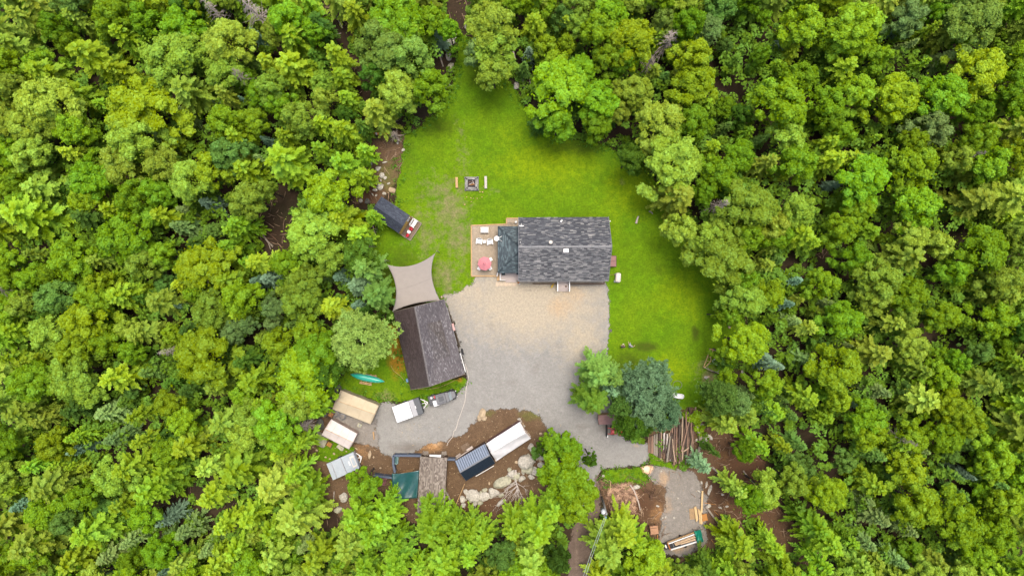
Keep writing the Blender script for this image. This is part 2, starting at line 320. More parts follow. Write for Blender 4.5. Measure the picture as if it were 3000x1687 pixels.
SD_ = gmat('pale_sand', ((.62, .40, .26), (.55, .34, .2), (.66, .47, .33)), 1.0, [((.7, .52, .4), .8)], edge=(.3, .3))
sheet('sand_patch', [[(1878, 1366), (1905, 1362), (1915, 1370), (1900, 1388), (1885, 1386)]], .022, SD_, [[(1895, 1372, 10, 10, 1)]], res=.25)
# ---------------------------------------------------------------- foliage meshes
def foliage_mat():
    m, t, b, out = nmat('foliage'); t.nodes.remove(b)
    oc = N(t, 'ObjectInfo').outputs['Color']; a = N(t, 'Attribute', attribute_name='rv').outputs['Fac']; a2 = N(t, 'Attribute', attribute_name='tip').outputs['Fac']
    hs = N(t, 'HueSaturation', ins={'Hue': rng(t, a, 0, 1, .485, .515), 'Saturation': rng(t, a, 0, 1, 1.05, .92), 'Value': rng(t, a, 0, 1, .72, 1.58), 'Color': oc})
    c = mixc(t, math_(t, 'MULTIPLY', a2, .5), hs.outputs[0], N(t, 'HueSaturation', ins={'Hue': .485, 'Saturation': .95, 'Value': 1.75, 'Color': oc}).outputs[0])
    d = N(t, 'BsdfDiffuse', ins={'Color': c}); tr = N(t, 'BsdfTranslucent', ins={'Color': mixc(t, 1.0, c, (1.25, 1.2, .6), 'MULTIPLY')})
    mx = N(t, 'MixShader', ins={0: .36, 1: d.outputs[0], 2: tr.outputs[0]})
    t.links.new(mx.outputs[0], out.inputs[0]); return m
FOL = foliage_mat()
def cards(name, C, A, B, rv, tip=None, m=None):   # diamond leaves: centre C, half length A, half width B
    n = len(C); V = np.empty((n, 4, 3)); V[:, 0] = C - A; V[:, 1] = C + B; V[:, 2] = C + A; V[:, 3] = C - B
    me = bpy.data.meshes.new(name); me.vertices.add(4 * n); me.loops.add(4 * n); me.polygons.add(n)
    me.vertices.foreach_set('co', V.ravel().astype(np.float32)); me.loops.foreach_set('vertex_index', np.arange(4 * n, dtype=np.int32))
    me.polygons.foreach_set('loop_start', np.arange(0, 4 * n, 4, dtype=np.int32)); me.update(calc_edges=True)
    me.attributes.new('rv', 'FLOAT', 'POINT').data.foreach_set('value', np.repeat(rv, 4).astype(np.float32))
    me.attributes.new('tip', 'FLOAT', 'POINT').data.foreach_set('value', np.repeat(np.zeros(n) if tip is None else tip, 4).astype(np.float32))
    me.materials.append(m or FOL); return me
def unit(a): return a / (np.linalg.norm(a, axis=-1, keepdims=True) + 1e-9)
def leafset(g, C, Nn, ln, wd):    # random orientation in the plane of Nn
    t = unit(np.cross(Nn, g.normal(size=C.shape))); s_ = unit(np.cross(Nn, t)); k = g.uniform(.7, 1.3, (len(C), 1))
    return C, t * ln * k / 2, s_ * wd * k / 2
def broadleaf(seed, spiky=False):   # crown radius about 3, tree 12 high
    g = np.random.default_rng(seed); nb = int(g.integers(42, 58)); bl = []
    lob = g.uniform(0, 6.28, 3)
    for i in range(nb):
        a = g.uniform(0, 6.283); rr = 2.6 * math.sqrt(g.uniform(0, 1)); rr *= 1 + .16 * math.sin(2 * a + lob[0]) + .14 * math.sin(3 * a + lob[1]) + .07 * math.sin(7 * a + lob[2])
        z = 11.0 - (rr / 2.5) ** 2 * 2.6 - g.uniform(0, 1.9) - (g.uniform(0, 2.2) if g.uniform() < .25 else 0)
        bl.append((rr * math.cos(a), rr * math.sin(a), z, g.uniform(.32, .74)))
    bl = np.array(bl); Cs = []; Ns = []; RV = []
    for x, y, z, r in bl:
        n = int(1150 * r * r); d = unit(g.normal(size=(n, 3))); d[:, 2] = np.where(d[:, 2] < -.35, -d[:, 2], d[:, 2])
        rad = r * (1 + .26 * np.sin(d[:, :1] * 5 + x * 3) * np.sin(d[:, 1:2] * 5 + y * 3)) * g.uniform(.72, 1.08, (n, 1))
        p = np.array([x, y, z]) + d * rad * np.array([1, 1, .85])
        dd = np.linalg.norm(p[:, None] - bl[None, :, :3], axis=2) < bl[None, :, 3] * .62
        keep = dd.sum(1) == 0
        Cs.append(p[keep]); Ns.append(unit(d[keep] * .9 + np.array([0, 0, .35]) + g.normal(size=(keep.sum(), 3)) * .42)); RV.append(np.clip(g.normal(.5, .2, keep.sum()) + g.uniform(-.16, .16), 0, 1))
    n = 700; p = np.stack([g.normal(0, 1.0, n), g.normal(0, 1.0, n), g.uniform(7, 10, n)], 1); Cs.append(p); Ns.append(unit(g.normal(size=(n, 3)) + [0, 0, .8])); RV.append(g.uniform(0, .4, n))
    C = np.concatenate(Cs); C, A, B = leafset(g, C, np.concatenate(Ns), .28, .17)
    return cards('broadleaf_crown', C, A, B, np.concatenate(RV))
def fronds(g, spec, step=.14, wmul=1.0, tipw=.55):
    Cs, As, Bs, RV, TP = [], [], [], [], []
    for (o, az, L, rise, droop, W, rv) in spec:
        d = np.array([math.cos(az), math.sin(az), 0]); s_ = np.array([-math.sin(az), math.cos(az), 0]); n = max(4, int(L / step)); t = (np.arange(n) + .5) / n
        ax = o + d * (L * t)[:, None]; ax[:, 2] += L * (rise * t - droop * t * t + .22 * np.maximum(0, t - .7))
        w_ = W * wmul * 1.55 * (t + .12) ** .4 * (1.02 - t) ** .62 * (1 + .25 * np.sin(t * n * .8 + az * 7)) * g.uniform(.8, 1.2, n)
        for sg in (-1, 1):
            lat = s_ * sg + d * .75 + np.array([0, 0, -.12]); lat = lat / np.linalg.norm(lat)
            Cc = ax + lat * (w_ / 2)[:, None] + g.normal(0, .025, (n, 3)); Cs.append(Cc)
            As.append(lat * (w_ / 2 + .05)[:, None]); b_ = np.cross(lat, [0, 0, 1.]); b_ = b_ / np.linalg.norm(b_)
            b_ = b_ + np.array([0, 0, 1]) * g.uniform(-.45, .45, (n, 1)); Bs.append(b_ * step * .62)
            RV.append(np.clip(rv + g.normal(0, .12, n), 0, 1)); TP.append(np.clip((t - .3) * tipw * 1.7, 0, 1))
        Cs.append(ax + np.array([0, 0, .05])); As.append(np.tile(d * step * .8, (n, 1))); Bs.append(np.tile(s_ * .07, (n, 1)) * np.clip(1.3 - t, .3, 1)[:, None]); RV.append(np.full(n, rv)); TP.append(t * .6)
    return [np.concatenate(q) for q in (Cs, As, Bs, RV, TP)]
def spruce(seed, slim=False):
    g = np.random.default_rng(seed); spec = []; H0 = 2.0 if not slim else 1.2
    z = 11.9; a0 = g.uniform(0, 6.28)
    while z > H0:
        q = (12 - z) / (12 - H0); Lm = 2.95 * (q ** (.50 if not slim else .78)) + .22
        nb = int((5 if q < .12 else 6) + g.integers(0, 2))
        a0 += g.uniform(.3, .6)
        for i in range(nb):
            L = Lm * g.uniform(.62, 1.1); az = a0 + 6.283 * i / nb + g.normal(0, .13)
            if g.uniform() < .08 and q > .3: continue
            rise = .6 * (1 - q) ** 3 + .02; dr = .32 + .42 * q; rv = float(np.clip(g.normal(.5, .24), .02, .98)); W = (.27 + .085 * L) * (1 if not slim else .85)
            o = np.array([0, 0, z + g.normal(0, .1)]); spec.append((o, az, L, rise, dr, W, rv))
            if L > 1.6 and g.uniform() < .75:
                for sg in (-1, 1):
                    tt = g.uniform(.35, .5)
                    po = o + np.array([math.cos(az), math.sin(az), 0]) * L * tt; po[2] += L * (rise * tt - dr * tt * tt)
                    spec.append((po, az + sg * g.uniform(.45, .6), L * .42, .0, .3, W * .6, min(1, rv + .05)))
        z -= (.46 + 1.1 * q) if not slim else (.34 + .5 * q)
    Cs, A, B, rv, tp = fronds(g, spec, step=.13, tipw=.8)
    return cards('fir_crown' if slim else 'spruce_crown', Cs, A, B, rv, tp)
def pine(seed):
    g = np.random.default_rng(seed); Cs, Ns, RV, TP, As, Bs = [], [], [], [], [], []
    for i in range(92):
        q = g.uniform(0, 1) ** .8; z = 11.6 - 5.2 * q; L = (.7 + 2.55 * q ** .55) * g.uniform(.7, 1.08); az = g.uniform(0, 6.283); rv0 = g.normal(.5, .13)
        for j in range(int(4 + L * 4)):
            t = g.uniform(.28, 1.0) ** .7; sp = (1 - t * .55) * L * .28; a2 = az + g.normal(0, .26)
            c = np.array([math.cos(a2) * L * t, math.sin(a2) * L * t, z + L * (.25 * t - .12 * t * t)]) + g.normal(0, .09, 3)
            n = 24; d = unit(g.normal(size=(n, 3)) * [1, 1, .55] + np.array([math.cos(az), math.sin(az), .45]) * .7); ln = g.uniform(.16, .34, (n, 1))
            s_ = unit(np.cross(d, g.normal(size=(n, 3)))); Cs.append(c + d * ln * .55); As.append(d * ln * .6); Bs.append(s_ * .05); RV.append(np.clip(rv0 + g.normal(0, .14, n), 0, 1)); TP.append(np.full(n, max(0, g.normal(.3, .2))))
    return cards('pine_crown', *[np.concatenate(q) for q in (Cs, As, Bs)], np.concatenate(RV), np.concatenate(TP))
def trunk_mesh(name, seed, crown='b'):
    g = random.Random(seed); b = MB(); top = 10.0 if crown == 'b' else 11.8
    b.tube([(0, 0, -.05), (g.uniform(-.06, .06), g.uniform(-.06, .06), 3), (g.uniform(-.1, .1), g.uniform(-.1, .1), 7), (0, 0, top)], [.22, .17, .11, .03], 7)
    if crown == 'b':
        for k in range(9):
            a = g.uniform(0, 6.28); z = g.uniform(5, 8.5); r = g.uniform(1.2, 2.1)
            b.tube([(0, 0, z), (math.cos(a) * r * .5, math.sin(a) * r * .5, z + .9), (math.cos(a) * r, math.sin(a) * r, z + 1.5)], [.09, .06, .02], 5)
    else:
        for k in range(14):
            a = g.uniform(0, 6.28); z = g.uniform(1, 7); r = g.uniform(.6, 1.6)
            b.tube([(0, 0, z), (math.cos(a) * r, math.sin(a) * r, z - .1)], [.035, .01], 4)
    me = bpy.data.meshes.new(name); me.from_pydata(b.v, [], b.f); me.materials.append(TRUNK); return me
def dead_mesh(seed, fan=False, m=DEAD):
    g = random.Random(seed); b = MB(); b.tube([(0, 0, 0), (.1, 0, 5), (0, .1, 11)], [.2, .13, .02], 6)
    for k in range(70):
        z = 11 * g.uniform(.35, 1.0); a = g.uniform(0, 6.28); r = (11.4 - z) * .42 * g.uniform(.5, 1.1) + .3
        p1 = (math.cos(a) * r * .5, math.sin(a) * r * .5, z + .05); p2 = (math.cos(a + .1) * r, math.sin(a + .1) * r, z - .25)
        b.tube([(0, 0, z), p1, p2], [.05, .035, .012], 4)
        for _ in range(5):
            a3 = a + g.uniform(-.8, .8); q = g.uniform(.25, .6)
            b.tube([p1, (p1[0] + math.cos(a3) * q, p1[1] + math.sin(a3) * q, p1[2] - g.uniform(0, .2))], [.022, .008], 3)
    me = bpy.data.meshes.new('dead_branches'); me.from_pydata(b.v, [], b.f); me.materials.append(m); return me
CRN = {'B': [broadleaf(s_) for s_ in range(8)], 'S': [spruce(20 + s_) for s_ in range(7)], 'F': [spruce(40 + s_, True) for s_ in range(5)], 'P': [pine(60 + s_) for s_ in range(3)]}
TRK = {'B': [trunk_mesh('broadleaf_trunk', s_) for s_ in range(4)], 'S': [trunk_mesh('conifer_trunk', 9 + s_, 's') for s_ in range(3)]}
DMS = [dead_mesh(3, m=PALED), dead_mesh(4, m=DEAD), dead_mesh(5, m=PALED)]
COL = dict(y=(.165, .260, .010), g=(.130, .245, .010), p=(.185, .285, .028), d=(.06, .13, .012), o=(.150, .220, .020), b=(.115, .20, .125), k=(.04, .09, .012), w=(.24, .34, .065), v=(.135, .220, .060), m=(.135, .225, .034), r=(.088, .18, .030), t=(.115, .215, .105), h=(.082, .165, .014))
# ---------------------------------------------------------------- trees: kind, photo x, y of the crown, radius in photo pixels, colour
TREES = '''
S 45 40 45 o;S 15 120 50 o;B 122 52 46 g;S 205 45 42 o;B 291 20 65 g;S 347 92 52 y;B 400 35 58 g;B 501 55 65 g;B 466 146 96 p;S 239 150 75 y;B 82 165 45 g;S 108 202 66 y;B 160 105 36 g;S 329 198 40 y;S 215 270 56 y;B 379 295 106 y;S 533 254 72 o;B 641 102 76 p;B 628 192 64 p;F 553 15 38 v;F 740 90 28 b;B 90 280 92 p;B 36 362 60 p;B 175 364 58 g;B 350 393 76 p;F 510 322 46 v;F 460 393 50 v;S 650 268 40 o;B 628 338 56 g;F 706 288 20 b;F 618 288 20 b;B 714 346 45 y;S 682 396 48 y;B 737 262 38 g
B 44 446 58 p;S 198 445 42 y;B 309 474 66 p;B 382 430 42 g;B 437 471 58 p;S 380 495 22 y;B 588 480 58 y;B 530 520 64 p;B 640 440 58 r;S 708 492 58 y;S 96 550 64 p;B 222 512 66 g;B 215 580 46 y;B 18 528 44 g;B 28 592 48 g;S 52 626 90 y;S 250 525 32 o;B 350 568 56 g;B 428 553 50 g;S 315 611 46 y;S 378 634 40 y;S 466 628 52 y;F 528 612 36 v;F 595 590 38 b;F 512 661 46 v;B 699 576 60 p;S 672 674 42 g;S 658 720 40 g;B 329 684 88 g;S 238 636 50 k;B 163 757 70 g;B 120 805 46 g;B 50 812 42 g;B 387 771 56 p;B 450 745 42 g;B 568 777 84 y;S 277 762 46 o;S 655 818 56 y;F 742 824 36 b;S 88 742 34 o;F 480 745 32 r;F 560 710 42 k;S 716 768 32 g;B 262 830 42 y;F 300 828 38 r;S 345 856 50 y
B 23 890 46 p;B 116 872 56 r;B 240 872 56 y;S 338 866 54 y;S 455 885 60 o;B 206 950 76 y;B 102 982 62 p;B 176 1030 58 y;B 285 1005 54 y;S 28 968 50 y;S 20 1050 42 g;B 342 968 34 p;S 396 978 60 o;S 70 1060 36 y;B 356 1033 40 g;B 44 1128 68 g;B 163 1110 76 p;B 222 1158 48 p;S 323 1112 60 y;F 420 1092 42 r;B 484 982 34 y;B 472 1024 26 o;B 568 1056 96 y;B 591 912 62 o;B 545 860 30 g;F 516 895 26 b;B 670 878 62 g;B 661 972 42 v;B 706 955 30 v;S 690 922 36 y;S 545 966 40 k;F 540 1145 52 k;S 620 1136 46 o;B 690 1158 40 g;S 728 1121 60 y;B 466 1190 44 y;B 502 1246 48 y;F 296 1215 62 v;S 390 1222 42 y;S 641 1243 60 o;B 714 1230 50 p;S 40 1215 62 o;S 205 1205 48 k;S 112 1236 40 o
S 8 1292 46 o;B 111 1318 52 y;F 205 1285 46 g;F 208 1325 34 b;F 320 1290 48 v;S 87 1368 42 g;F 156 1367 44 g;S 402 1298 40 y;B 454 1336 48 g;S 358 1377 60 y;B 291 1420 58 p;S 533 1314 62 y;S 117 1437 74 o;S 30 1442 30 y;F 46 1488 46 b;S 472 1391 58 g;S 428 1443 68 g;B 204 1472 50 g;B 88 1516 60 g;B 148 1545 48 r;S 344 1482 44 y;S 594 1377 50 p;S 681 1385 82 y;S 606 1464 54 y;B 390 1534 50 g;S 244 1566 80 g;S 66 1606 78 o;B 40 1645 56 y;F 122 1662 42 o;S 198 1655 58 y;F 300 1640 52 v;F 365 1595 42 v;F 462 1603 46 v;F 528 1568 52 v;F 470 1532 42 b;S 647 1546 46 y;S 722 1522 56 y;F 596 1622 42 v;S 684 1618 54 g;B 437 1642 54 g;S 520 1658 48 o;S 622 1672 52 y;B 342 1670 36 g;F 470 1682 32 b
B 818 38 60 g;B 786 74 44 p;S 848 98 60 y;S 900 6 40 g;S 925 56 44 k;B 912 80 32 g;S 842 184 68 y;S 775 176 44 y;S 979 152 58 y;S 1031 23 54 y;B 1153 26 90 g;B 1264 38 46 g;B 1312 70 36 g;B 1101 104 88 m;B 1190 142 62 m;S 1217 87 42 y;F 1279 96 34 b;S 993 216 46 y;B 928 232 40 p;B 936 272 38 p;B 775 239 52 p;B 798 288 45 g;B 862 328 58 p;B 1153 242 64 p;B 1250 240 58 g;B 1082 200 40 d;S 1092 315 62 o;S 1008 280 38 g;B 999 320 27 d;S 935 356 46 y;S 999 372 50 y;S 825 392 40 y;F 770 405 25 b;S 1055 362 32 d
S 818 460 78 y;S 930 432 40 g;S 997 474 58 g;S 1057 509 40 g;S 1062 438 40 g;B 941 559 78 y;B 762 550 30 p;S 686 655 46 g;B 891 672 84 p;S 987 637 58 y;S 1086 632 34 g;S 1042 688 50 g;B 958 751 50 p;B 824 766 50 g;B 1040 745 58 d;S 870 792 34 y;F 987 812 40 b;S 1062 782 62 r;S 1092 868 64 r;S 1040 835 46 t;F 775 815 44 b;S 742 770 48 y;B 871 828 60 o
B 862 894 60 o;S 962 902 48 y;B 780 900 40 v;B 786 950 30 v;F 1036 896 26 b;P 1049 1000 100 w;B 885 975 50 y;B 798 1010 50 y;B 900 1060 78 g;B 862 1120 92 g;B 930 1095 62 d;B 852 1180 64 p;S 753 1180 30 y;B 775 1240 72 g;S 702 1060 48 d;S 920 1212 28 g
B 690 1288 52 p;B 810 1293 56 g;S 808 1334 36 y;S 877 1304 40 g;S 786 1437 72 p;S 852 1398 48 g;S 850 1530 84 p;S 880 1470 62 g;S 786 1560 48 g;B 1049 1432 46 g;S 1120 1530 64 g;S 1031 1530 62 g;S 1081 1578 58 g;S 1150 1604 48 g;S 1136 1476 28 g;S 1261 1563 74 g;S 1330 1560 44 g;S 789 1642 62 p;S 915 1652 60 y;S 1008 1617 60 p;S 1060 1672 42 g;S 1297 1660 70 g;S 1150 1672 58 g;S 1222 1676 38 g;S 1250 1492 34 g;S 1290 1522 30 g
B 1437 44 80 p;B 1448 112 70 p;B 1398 128 42 v;B 1443 190 54 p;S 1568 60 52 y;S 1590 8 42 o;F 1550 146 30 b;F 1536 188 28 r;B 1650 30 36 r;S 1656 62 30 y;B 1697 56 40 p;B 1600 122 40 y;B 1662 117 32 y;B 1636 160 42 y;B 1764 60 60 g;B 1795 14 55 g;B 1868 96 74 y;B 1787 155 46 y;B 1842 152 48 g;B 1641 245 95 g;B 1706 200 58 g;B 1766 275 62 g;B 1641 345 50 g;B 1755 352 48 g;F 1578 352 32 k;B 1866 250 54 o;F 1953 218 34 r;B 1958 40 40 m;B 2049 142 62 y;B 2050 232 66 y;B 2036 40 60 g;P 2086 68 48 v;B 1818 314 36 o;B 1947 344 76 p;B 2043 346 60 g
B 1990 464 94 p;S 2000 568 68 o;B 2122 500 60 g;B 2082 560 38 g;B 2180 450 54 g;S 2262 470 44 o;B 2364 458 62 g;S 2310 512 25 y;B 2222 597 90 o;B 2284 652 56 o;B 2364 608 56 p;B 2008 662 50 p;B 2130 662 36 p;B 2145 757 96 o;B 2098 704 56 p;B 2212 690 50 g;B 2302 680 52 g;S 2360 686 54 y;F 2340 820 38 b;F 2288 760 34 r;B 2200 820 46 g;B 2062 722 28 g;B 1856 452 44 d
B 2206 878 68 p;B 2160 922 34 g;B 2118 926 16 y;B 2211 1010 72 y;B 2152 1040 34 g;F 2318 890 30 b;F 2336 942 38 v;S 2376 962 40 o;F 2258 1060 44 b;F 2371 1055 40 v;P 2128 1172 58 r;B 2144 1112 32 y;B 2268 1132 46 y;S 2374 1168 50 y;F 2258 1206 38 r;S 2196 1222 54 o;S 2140 1250 48 o;F 2326 1222 38 r;P 2176 1190 44 v
S 1754 1098 72 r;S 1806 1112 48 r;S 1800 1150 34 t;S 1742 1180 70 h;P 1918 1148 89 t;P 1905 1214 66 t;P 1858 1140 40 t;P 1962 1222 52 t;P 1864 1250 54 h;P 1828 1200 40 r;P 1893 1258 34 d
B 2379 46 66 y;B 2544 52 82 g;B 2466 92 48 g;B 2368 206 50 g;F 2310 106 30 b;B 2248 146 30 g;S 2487 190 54 y;B 2538 256 60 g;B 2602 146 44 g;B 2326 284 80 y;B 2456 288 58 g;B 2460 338 40 g;B 2500 382 38 g;B 2662 268 74 y;B 2806 268 76 g;B 2915 180 80 y;B 2992 232 50 g;B 2693 26 58 v;B 2780 14 34 g;B 2904 32 84 m;F 2660 66 24 b;F 2680 122 30 v;S 2804 84 50 o;S 2738 76 30 y;F 2788 158 42 v;B 2768 362 58 v;B 2712 410 48 y;B 2915 392 54 y;B 2900 316 44 g;F 2570 402 34 g;B 2338 392 54 p;S 2440 412 36 y;F 2246 400 30 r
S 2456 462 46 y;B 2569 514 80 g;B 2714 478 76 y;B 2940 462 60 g;B 2852 458 40 p;B 2497 666 50 y;B 2546 610 48 g;B 2729 602 70 g;B 2703 680 54 p;B 2781 712 44 p;S 2884 584 62 o;S 2988 577 72 o;S 2674 752 66 o;S 2384 708 40 y;B 2920 731 80 g;B 2611 819 76 p;B 2440 832 48 g;B 2532 752 48 g;B 2832 802 44 g;B 2984 822 58 p;F 2462 536 25 b
B 2278 862 48 y;F 2438 890 30 v;B 2502 942 62 g;B 2588 880 56 p;B 2700 870 60 g;B 2683 926 38 p;S 2629 947 44 o;B 2801 931 50 y;S 2860 950 28 y;B 2960 938 58 g;S 2962 868 50 o;S 2585 1038 60 o;B 2703 1020 54 p;B 2482 1080 76 y;B 2482 1180 38 y;F 2596 1152 44 v;S 2372 1176 40 y;S 2712 1090 42 o;B 2790 1112 48 y;S 2724 1174 64 p;B 2818 1196 50 y;B 2837 1065 34 g;B 2907 1036 34 r;S 2904 1128 60 o;S 2982 1060 42 g;B 2582 1250 58 g;B 2872 1238 58 y;F 2288 1075 28 b;B 2264 1150 30 g;F 2542 1190 30 b;F 2424 1012 26 r;F 2490 1012 20 v;S 2282 1212 38 g
B 2578 1282 54 y;B 2706 1290 50 y;B 2804 1290 58 y;F 2352 1308 40 r;S 2306 1312 30 y;F 2582 1340 44 r;S 2652 1302 46 g;F 2712 1322 32 v;B 2348 1430 50 o;B 2456 1466 60 y;B 2265 1456 50 p;S 2575 1431 46 y;B 2698 1393 56 y;B 2729 1492 78 y;F 2812 1400 30 r;F 2846 1398 28 b;F 2620 1398 28 r;F 2588 1526 58 v;F 2552 1600 48 v;F 2676 1562 42 v;F 2736 1640 36 r;S 2405 1556 54 g;S 2442 1604 56 g;B 2858 1556 76 y;B 2902 1640 50 g;B 2961 1587 60 y;B 2958 1362 60 y;B 2984 1480 50 y;F 2646 1652 44 v;S 2756 1656 48 o;S 2536 1672 48 p;F 2938 1422 48 r;F 2980 1662 40 v;S 2278 1616 40 g;S 2420 1662 42 g
B 1660 1410 84 g;B 1665 1328 50 g;B 1694 1494 66 y;B 1612 1300 26 g;B 1735 1360 22 d;S 1577 1568 76 g;S 1500 1562 48 g;S 1414 1592 46 g;S 1380 1562 42 g;S 1372 1640 46 g;B 1470 1652 46 r;S 1556 1660 68 p;S 1622 1504 48 g;B 1640 1664 40 k;S 1838 1576 62 y;S 1787 1632 68 o;S 1872 1604 52 g;B 1904 1660 56 y;S 1922 1640 30 g;S 2067 1372 34 t;S 2182 1614 60 y;S 2169 1441 44 p;B 2224 1476 54 g;B 2200 1342 30 g;S 2080 1690 44 d;S 2236 1316 40 g;B 1590 1326 20 d;S 2100 1330 20 k
'''
BUILT = [[(1140, 860), (1310, 860), (1375, 1110), (1200, 1160)], [(1370, 630), (1820, 630), (1820, 850), (1370, 850)], [(960, 1120), (1130, 1120), (1130, 1320), (940, 1320)], [(1110, 730), (1300, 730), (1300, 900), (1140, 920)]]
OPEN = [LAWN, CANOE, YARD, GRAVEL, PAD, ROADP, DEBRIS, SLOPE, GSTRIP, GSTRIP2,
        [(2080, 1240), (2160, 1260), (2230, 1340), (2260, 1480), (2330, 1530), (2400, 1600), (2460, 1690), (2400, 1690), (2300, 1600), (2220, 1520), (2100, 1500), (2110, 1580), (2050, 1640), (2000, 1640)],
        [(955, -20), (1010, -20), (1030, 50), (1020, 110), (960, 125), (935, 80)], [(1030, 160), (1060, 170), (1090, 280), (1050, 290), (1025, 220)], [(1320, -20), (1390, -20), (1390, 100), (1340, 110), (1310, 80)],
        [(835, 520), (860, 560), (850, 690), (810, 740), (730, 700), (750, 650)], [(1010, 540), (1060, 540), (1080, 620), (1040, 600)], [(960, 1480), (1000, 1500), (990, 1560), (960, 1550)],
        [(1190, 1570), (1235, 1580), (1240, 1660), (1150, 1650)], [(1500, 1380), (1570, 1370), (1560, 1500), (1480, 1490)], [(2150, 1080), (2240, 1100), (2230, 1130), (2170, 1130)], [(530, 1430), (570, 1430), (540, 1480), (470, 1520)], [(650, 1440), (700, 1450), (690, 1500), (650, 1490)],
        [(2380, 780), (2410, 700), (2440, 730), (2430, 790)]]
TL_ = []
for ln in TREES.replace('\n', ';').split(';'):
    q = ln.split()
    if len(q) == 5: TL_.append((q[0], float(q[1]), float(q[2]), float(q[3]), q[4]))
EXTRA = []
gg = random.Random(11); cur = [(x, y, r) for _, x, y, r, _ in TL_]
for it in range(9000):           # smaller trees in the gaps, and neighbours just past the frame
    if len(EXTRA) >= 230: break
    x, y = gg.uniform(-60, 3060), gg.uniform(-60, 1745); r = gg.uniform(24, 40)
    if not (0 < x < 3000 and 0 < y < 1687): r = gg.uniform(50, 70)
    if any((x - a) ** 2 + (y - b) ** 2 < (.60 * c + r * .40) ** 2 for a, b, c in cur): continue
    if union(np.array([x]), np.array([y]), OPEN + BUILT)[0] > -24 or union(np.array([1500 + (x - 1500) * .92]), np.array([843 + (y - 843) * .92]), OPEN + BUILT)[0] > -14: continue
    k = gg.choice('BSFSS'); EXTRA.append((k, x, y, r, gg.choice({'B': 'ggdr', 'S': 'goyd', 'F': 'rvgk'}[k]))); cur.append((x, y, r))
for x in range(-30, 3060, 90):   # rim outside the frame
    for y in (-38, 1728):
        if 1620 < x < 1760 and y > 0: continue
        if 1300 < x < 1400 and y < 0: continue
        EXTRA.append((gg.choice('BS'), x + gg.uniform(-20, 20), y, 52, gg.choice('gypo')))
for y in range(60, 1700, 95):
    for x in (-40, 3042): EXTRA.append((gg.choice('BS'), x, y + gg.uniform(-20, 20), 55, gg.choice('gypo')))
KN = {'B': ('broadleaf_tree', 'broadleaf tree', 'tree'), 'S': ('spruce_tree', 'spruce', 'spruce'), 'F': ('fir_tree', 'narrow fir', 'fir'), 'P': ('pine_tree', 'white pine', 'pine')}
CN = dict(y='yellow-green', g='bright green', p='pale green', d='deep green', o='olive green', b='blue-green', k='dark green', w='pale lime', t='teal-green', h='fresh green', v='grey-green', m='soft green', r='cool green')
GN = {'B': 'broadleaf trees of the forest', 'S': 'spruces of the forest', 'F': 'narrow firs of the forest', 'P': 'white pines around the clearing'}
MARKS = [(1225, 1010, 'the brown garage roof'), (1160, 840, 'the grey shade sail'), (1140, 640, 'the small navy cabin'), (1010, 1170, 'the tan tent'), (970, 1280, 'the white tent'), (1000, 1370, 'the grey trailer'),
         (1265, 1450, 'the long brown shed roof'), (1480, 1330, 'the white greenhouse tarp'), (1800, 1240, 'the red tractor'), (1980, 1300, 'the log pile'), (1990, 1590, 'the lumber trailer'), (1770, 1505, 'the power pole'),
         (2100, 1055, 'the garden pen'), (1690, 1640, 'the dirt road'), (1365, 100, 'the top tip of the lawn'), (960, 1110, 'the green canoe'), (2110, 850, 'the right edge of the lawn'), (1650, 420, 'the top right edge of the lawn'),
         (1110, 400, 'the prayer flags'), (1460, 1480, 'the row of boulders'), (1860, 500, 'the upper right edge of the lawn')]
def zone(x, y):
    d, n = min(((x - a) ** 2 + (y - b) ** 2, n) for a, b, n in MARKS)
    if d < 150 ** 2: return 'near ' + n
    cx = ['far left', 'left', 'left of centre', 'right of centre', 'right', 'far right'][min(5, max(0, int(x // 500)))]
    cy = ['top edge', 'upper forest', 'middle forest', 'lower forest', 'bottom edge'][min(4, max(0, int(y // 338)))]
    return '%s of the %s' % (cx, cy) if 'centre' not in cx else '%s in the %s' % (cx, cy)
LAB = {}                         # base label -> [(x, y, object)] ; ordinals are given at the end
def auto(o, base, x, y): LAB.setdefault(base, []).append((x, y, o))
gt = random.Random(5); TPX = []
def plant(K, px, py, r, cc, hmul=1.0):
    base = {'B': 12.0, 'S': 11.0, 'F': 8.5, 'P': 12.5}[K]; H = base * (.62 + .38 * min(1.25, r / 62)) * gt.uniform(.93, 1.07) * hmul
    if K == 'F': H = max(H, 6.2)
    ha = H * (.93 if K in 'BP' else .86); p = P(px, py, ha); edge = (r if K in 'BP' else r * 1.02) * S * (CH - ha * .85) / CH
    nm, kd, cat = KN[K]; sz = 'large' if r > 72 else 'small' if r < 40 else 'medium-sized'
    t = thing(nm, '', cat, p.x, p.y, 0, 0, GN[K]); auto(t, '%s %s %s %s' % (sz, CN[cc], kd, zone(px, py)), px, py)
    rot = gt.uniform(0, 360); sx = edge / 3.0; sz_ = H / 12.0
    if K == 'B': sx *= 1.03
    if K == 'S': sx *= 1.04
    if K == 'F': sx *= .95
    c = link(bpy.data.objects.new('crown', gt.choice(CRN[K]))); c.parent = t; c.scale = (sx, sx * gt.uniform(.94, 1.06), sz_); c.rotation_euler = (0, 0, R(rot))
    q = COL[cc]; j = gt.uniform(.76, 1.2); hj = gt.uniform(.9, 1.12); c.color = (q[0] * j * hj, q[1] * j, q[2] * j, 1)
    k = link(bpy.data.objects.new('trunk', gt.choice(TRK['B' if K == 'B' else 'S']))); k.parent = t; k.scale = (max(.5, sx), max(.5, sx), sz_ * (.9 if K == 'B' else .97)); k.rotation_euler = (0, 0, R(rot))
    return t
for a in TL_: plant(*a)
for a in EXTRA: plant(*a, hmul=.72 if a[3] < 45 else 1)
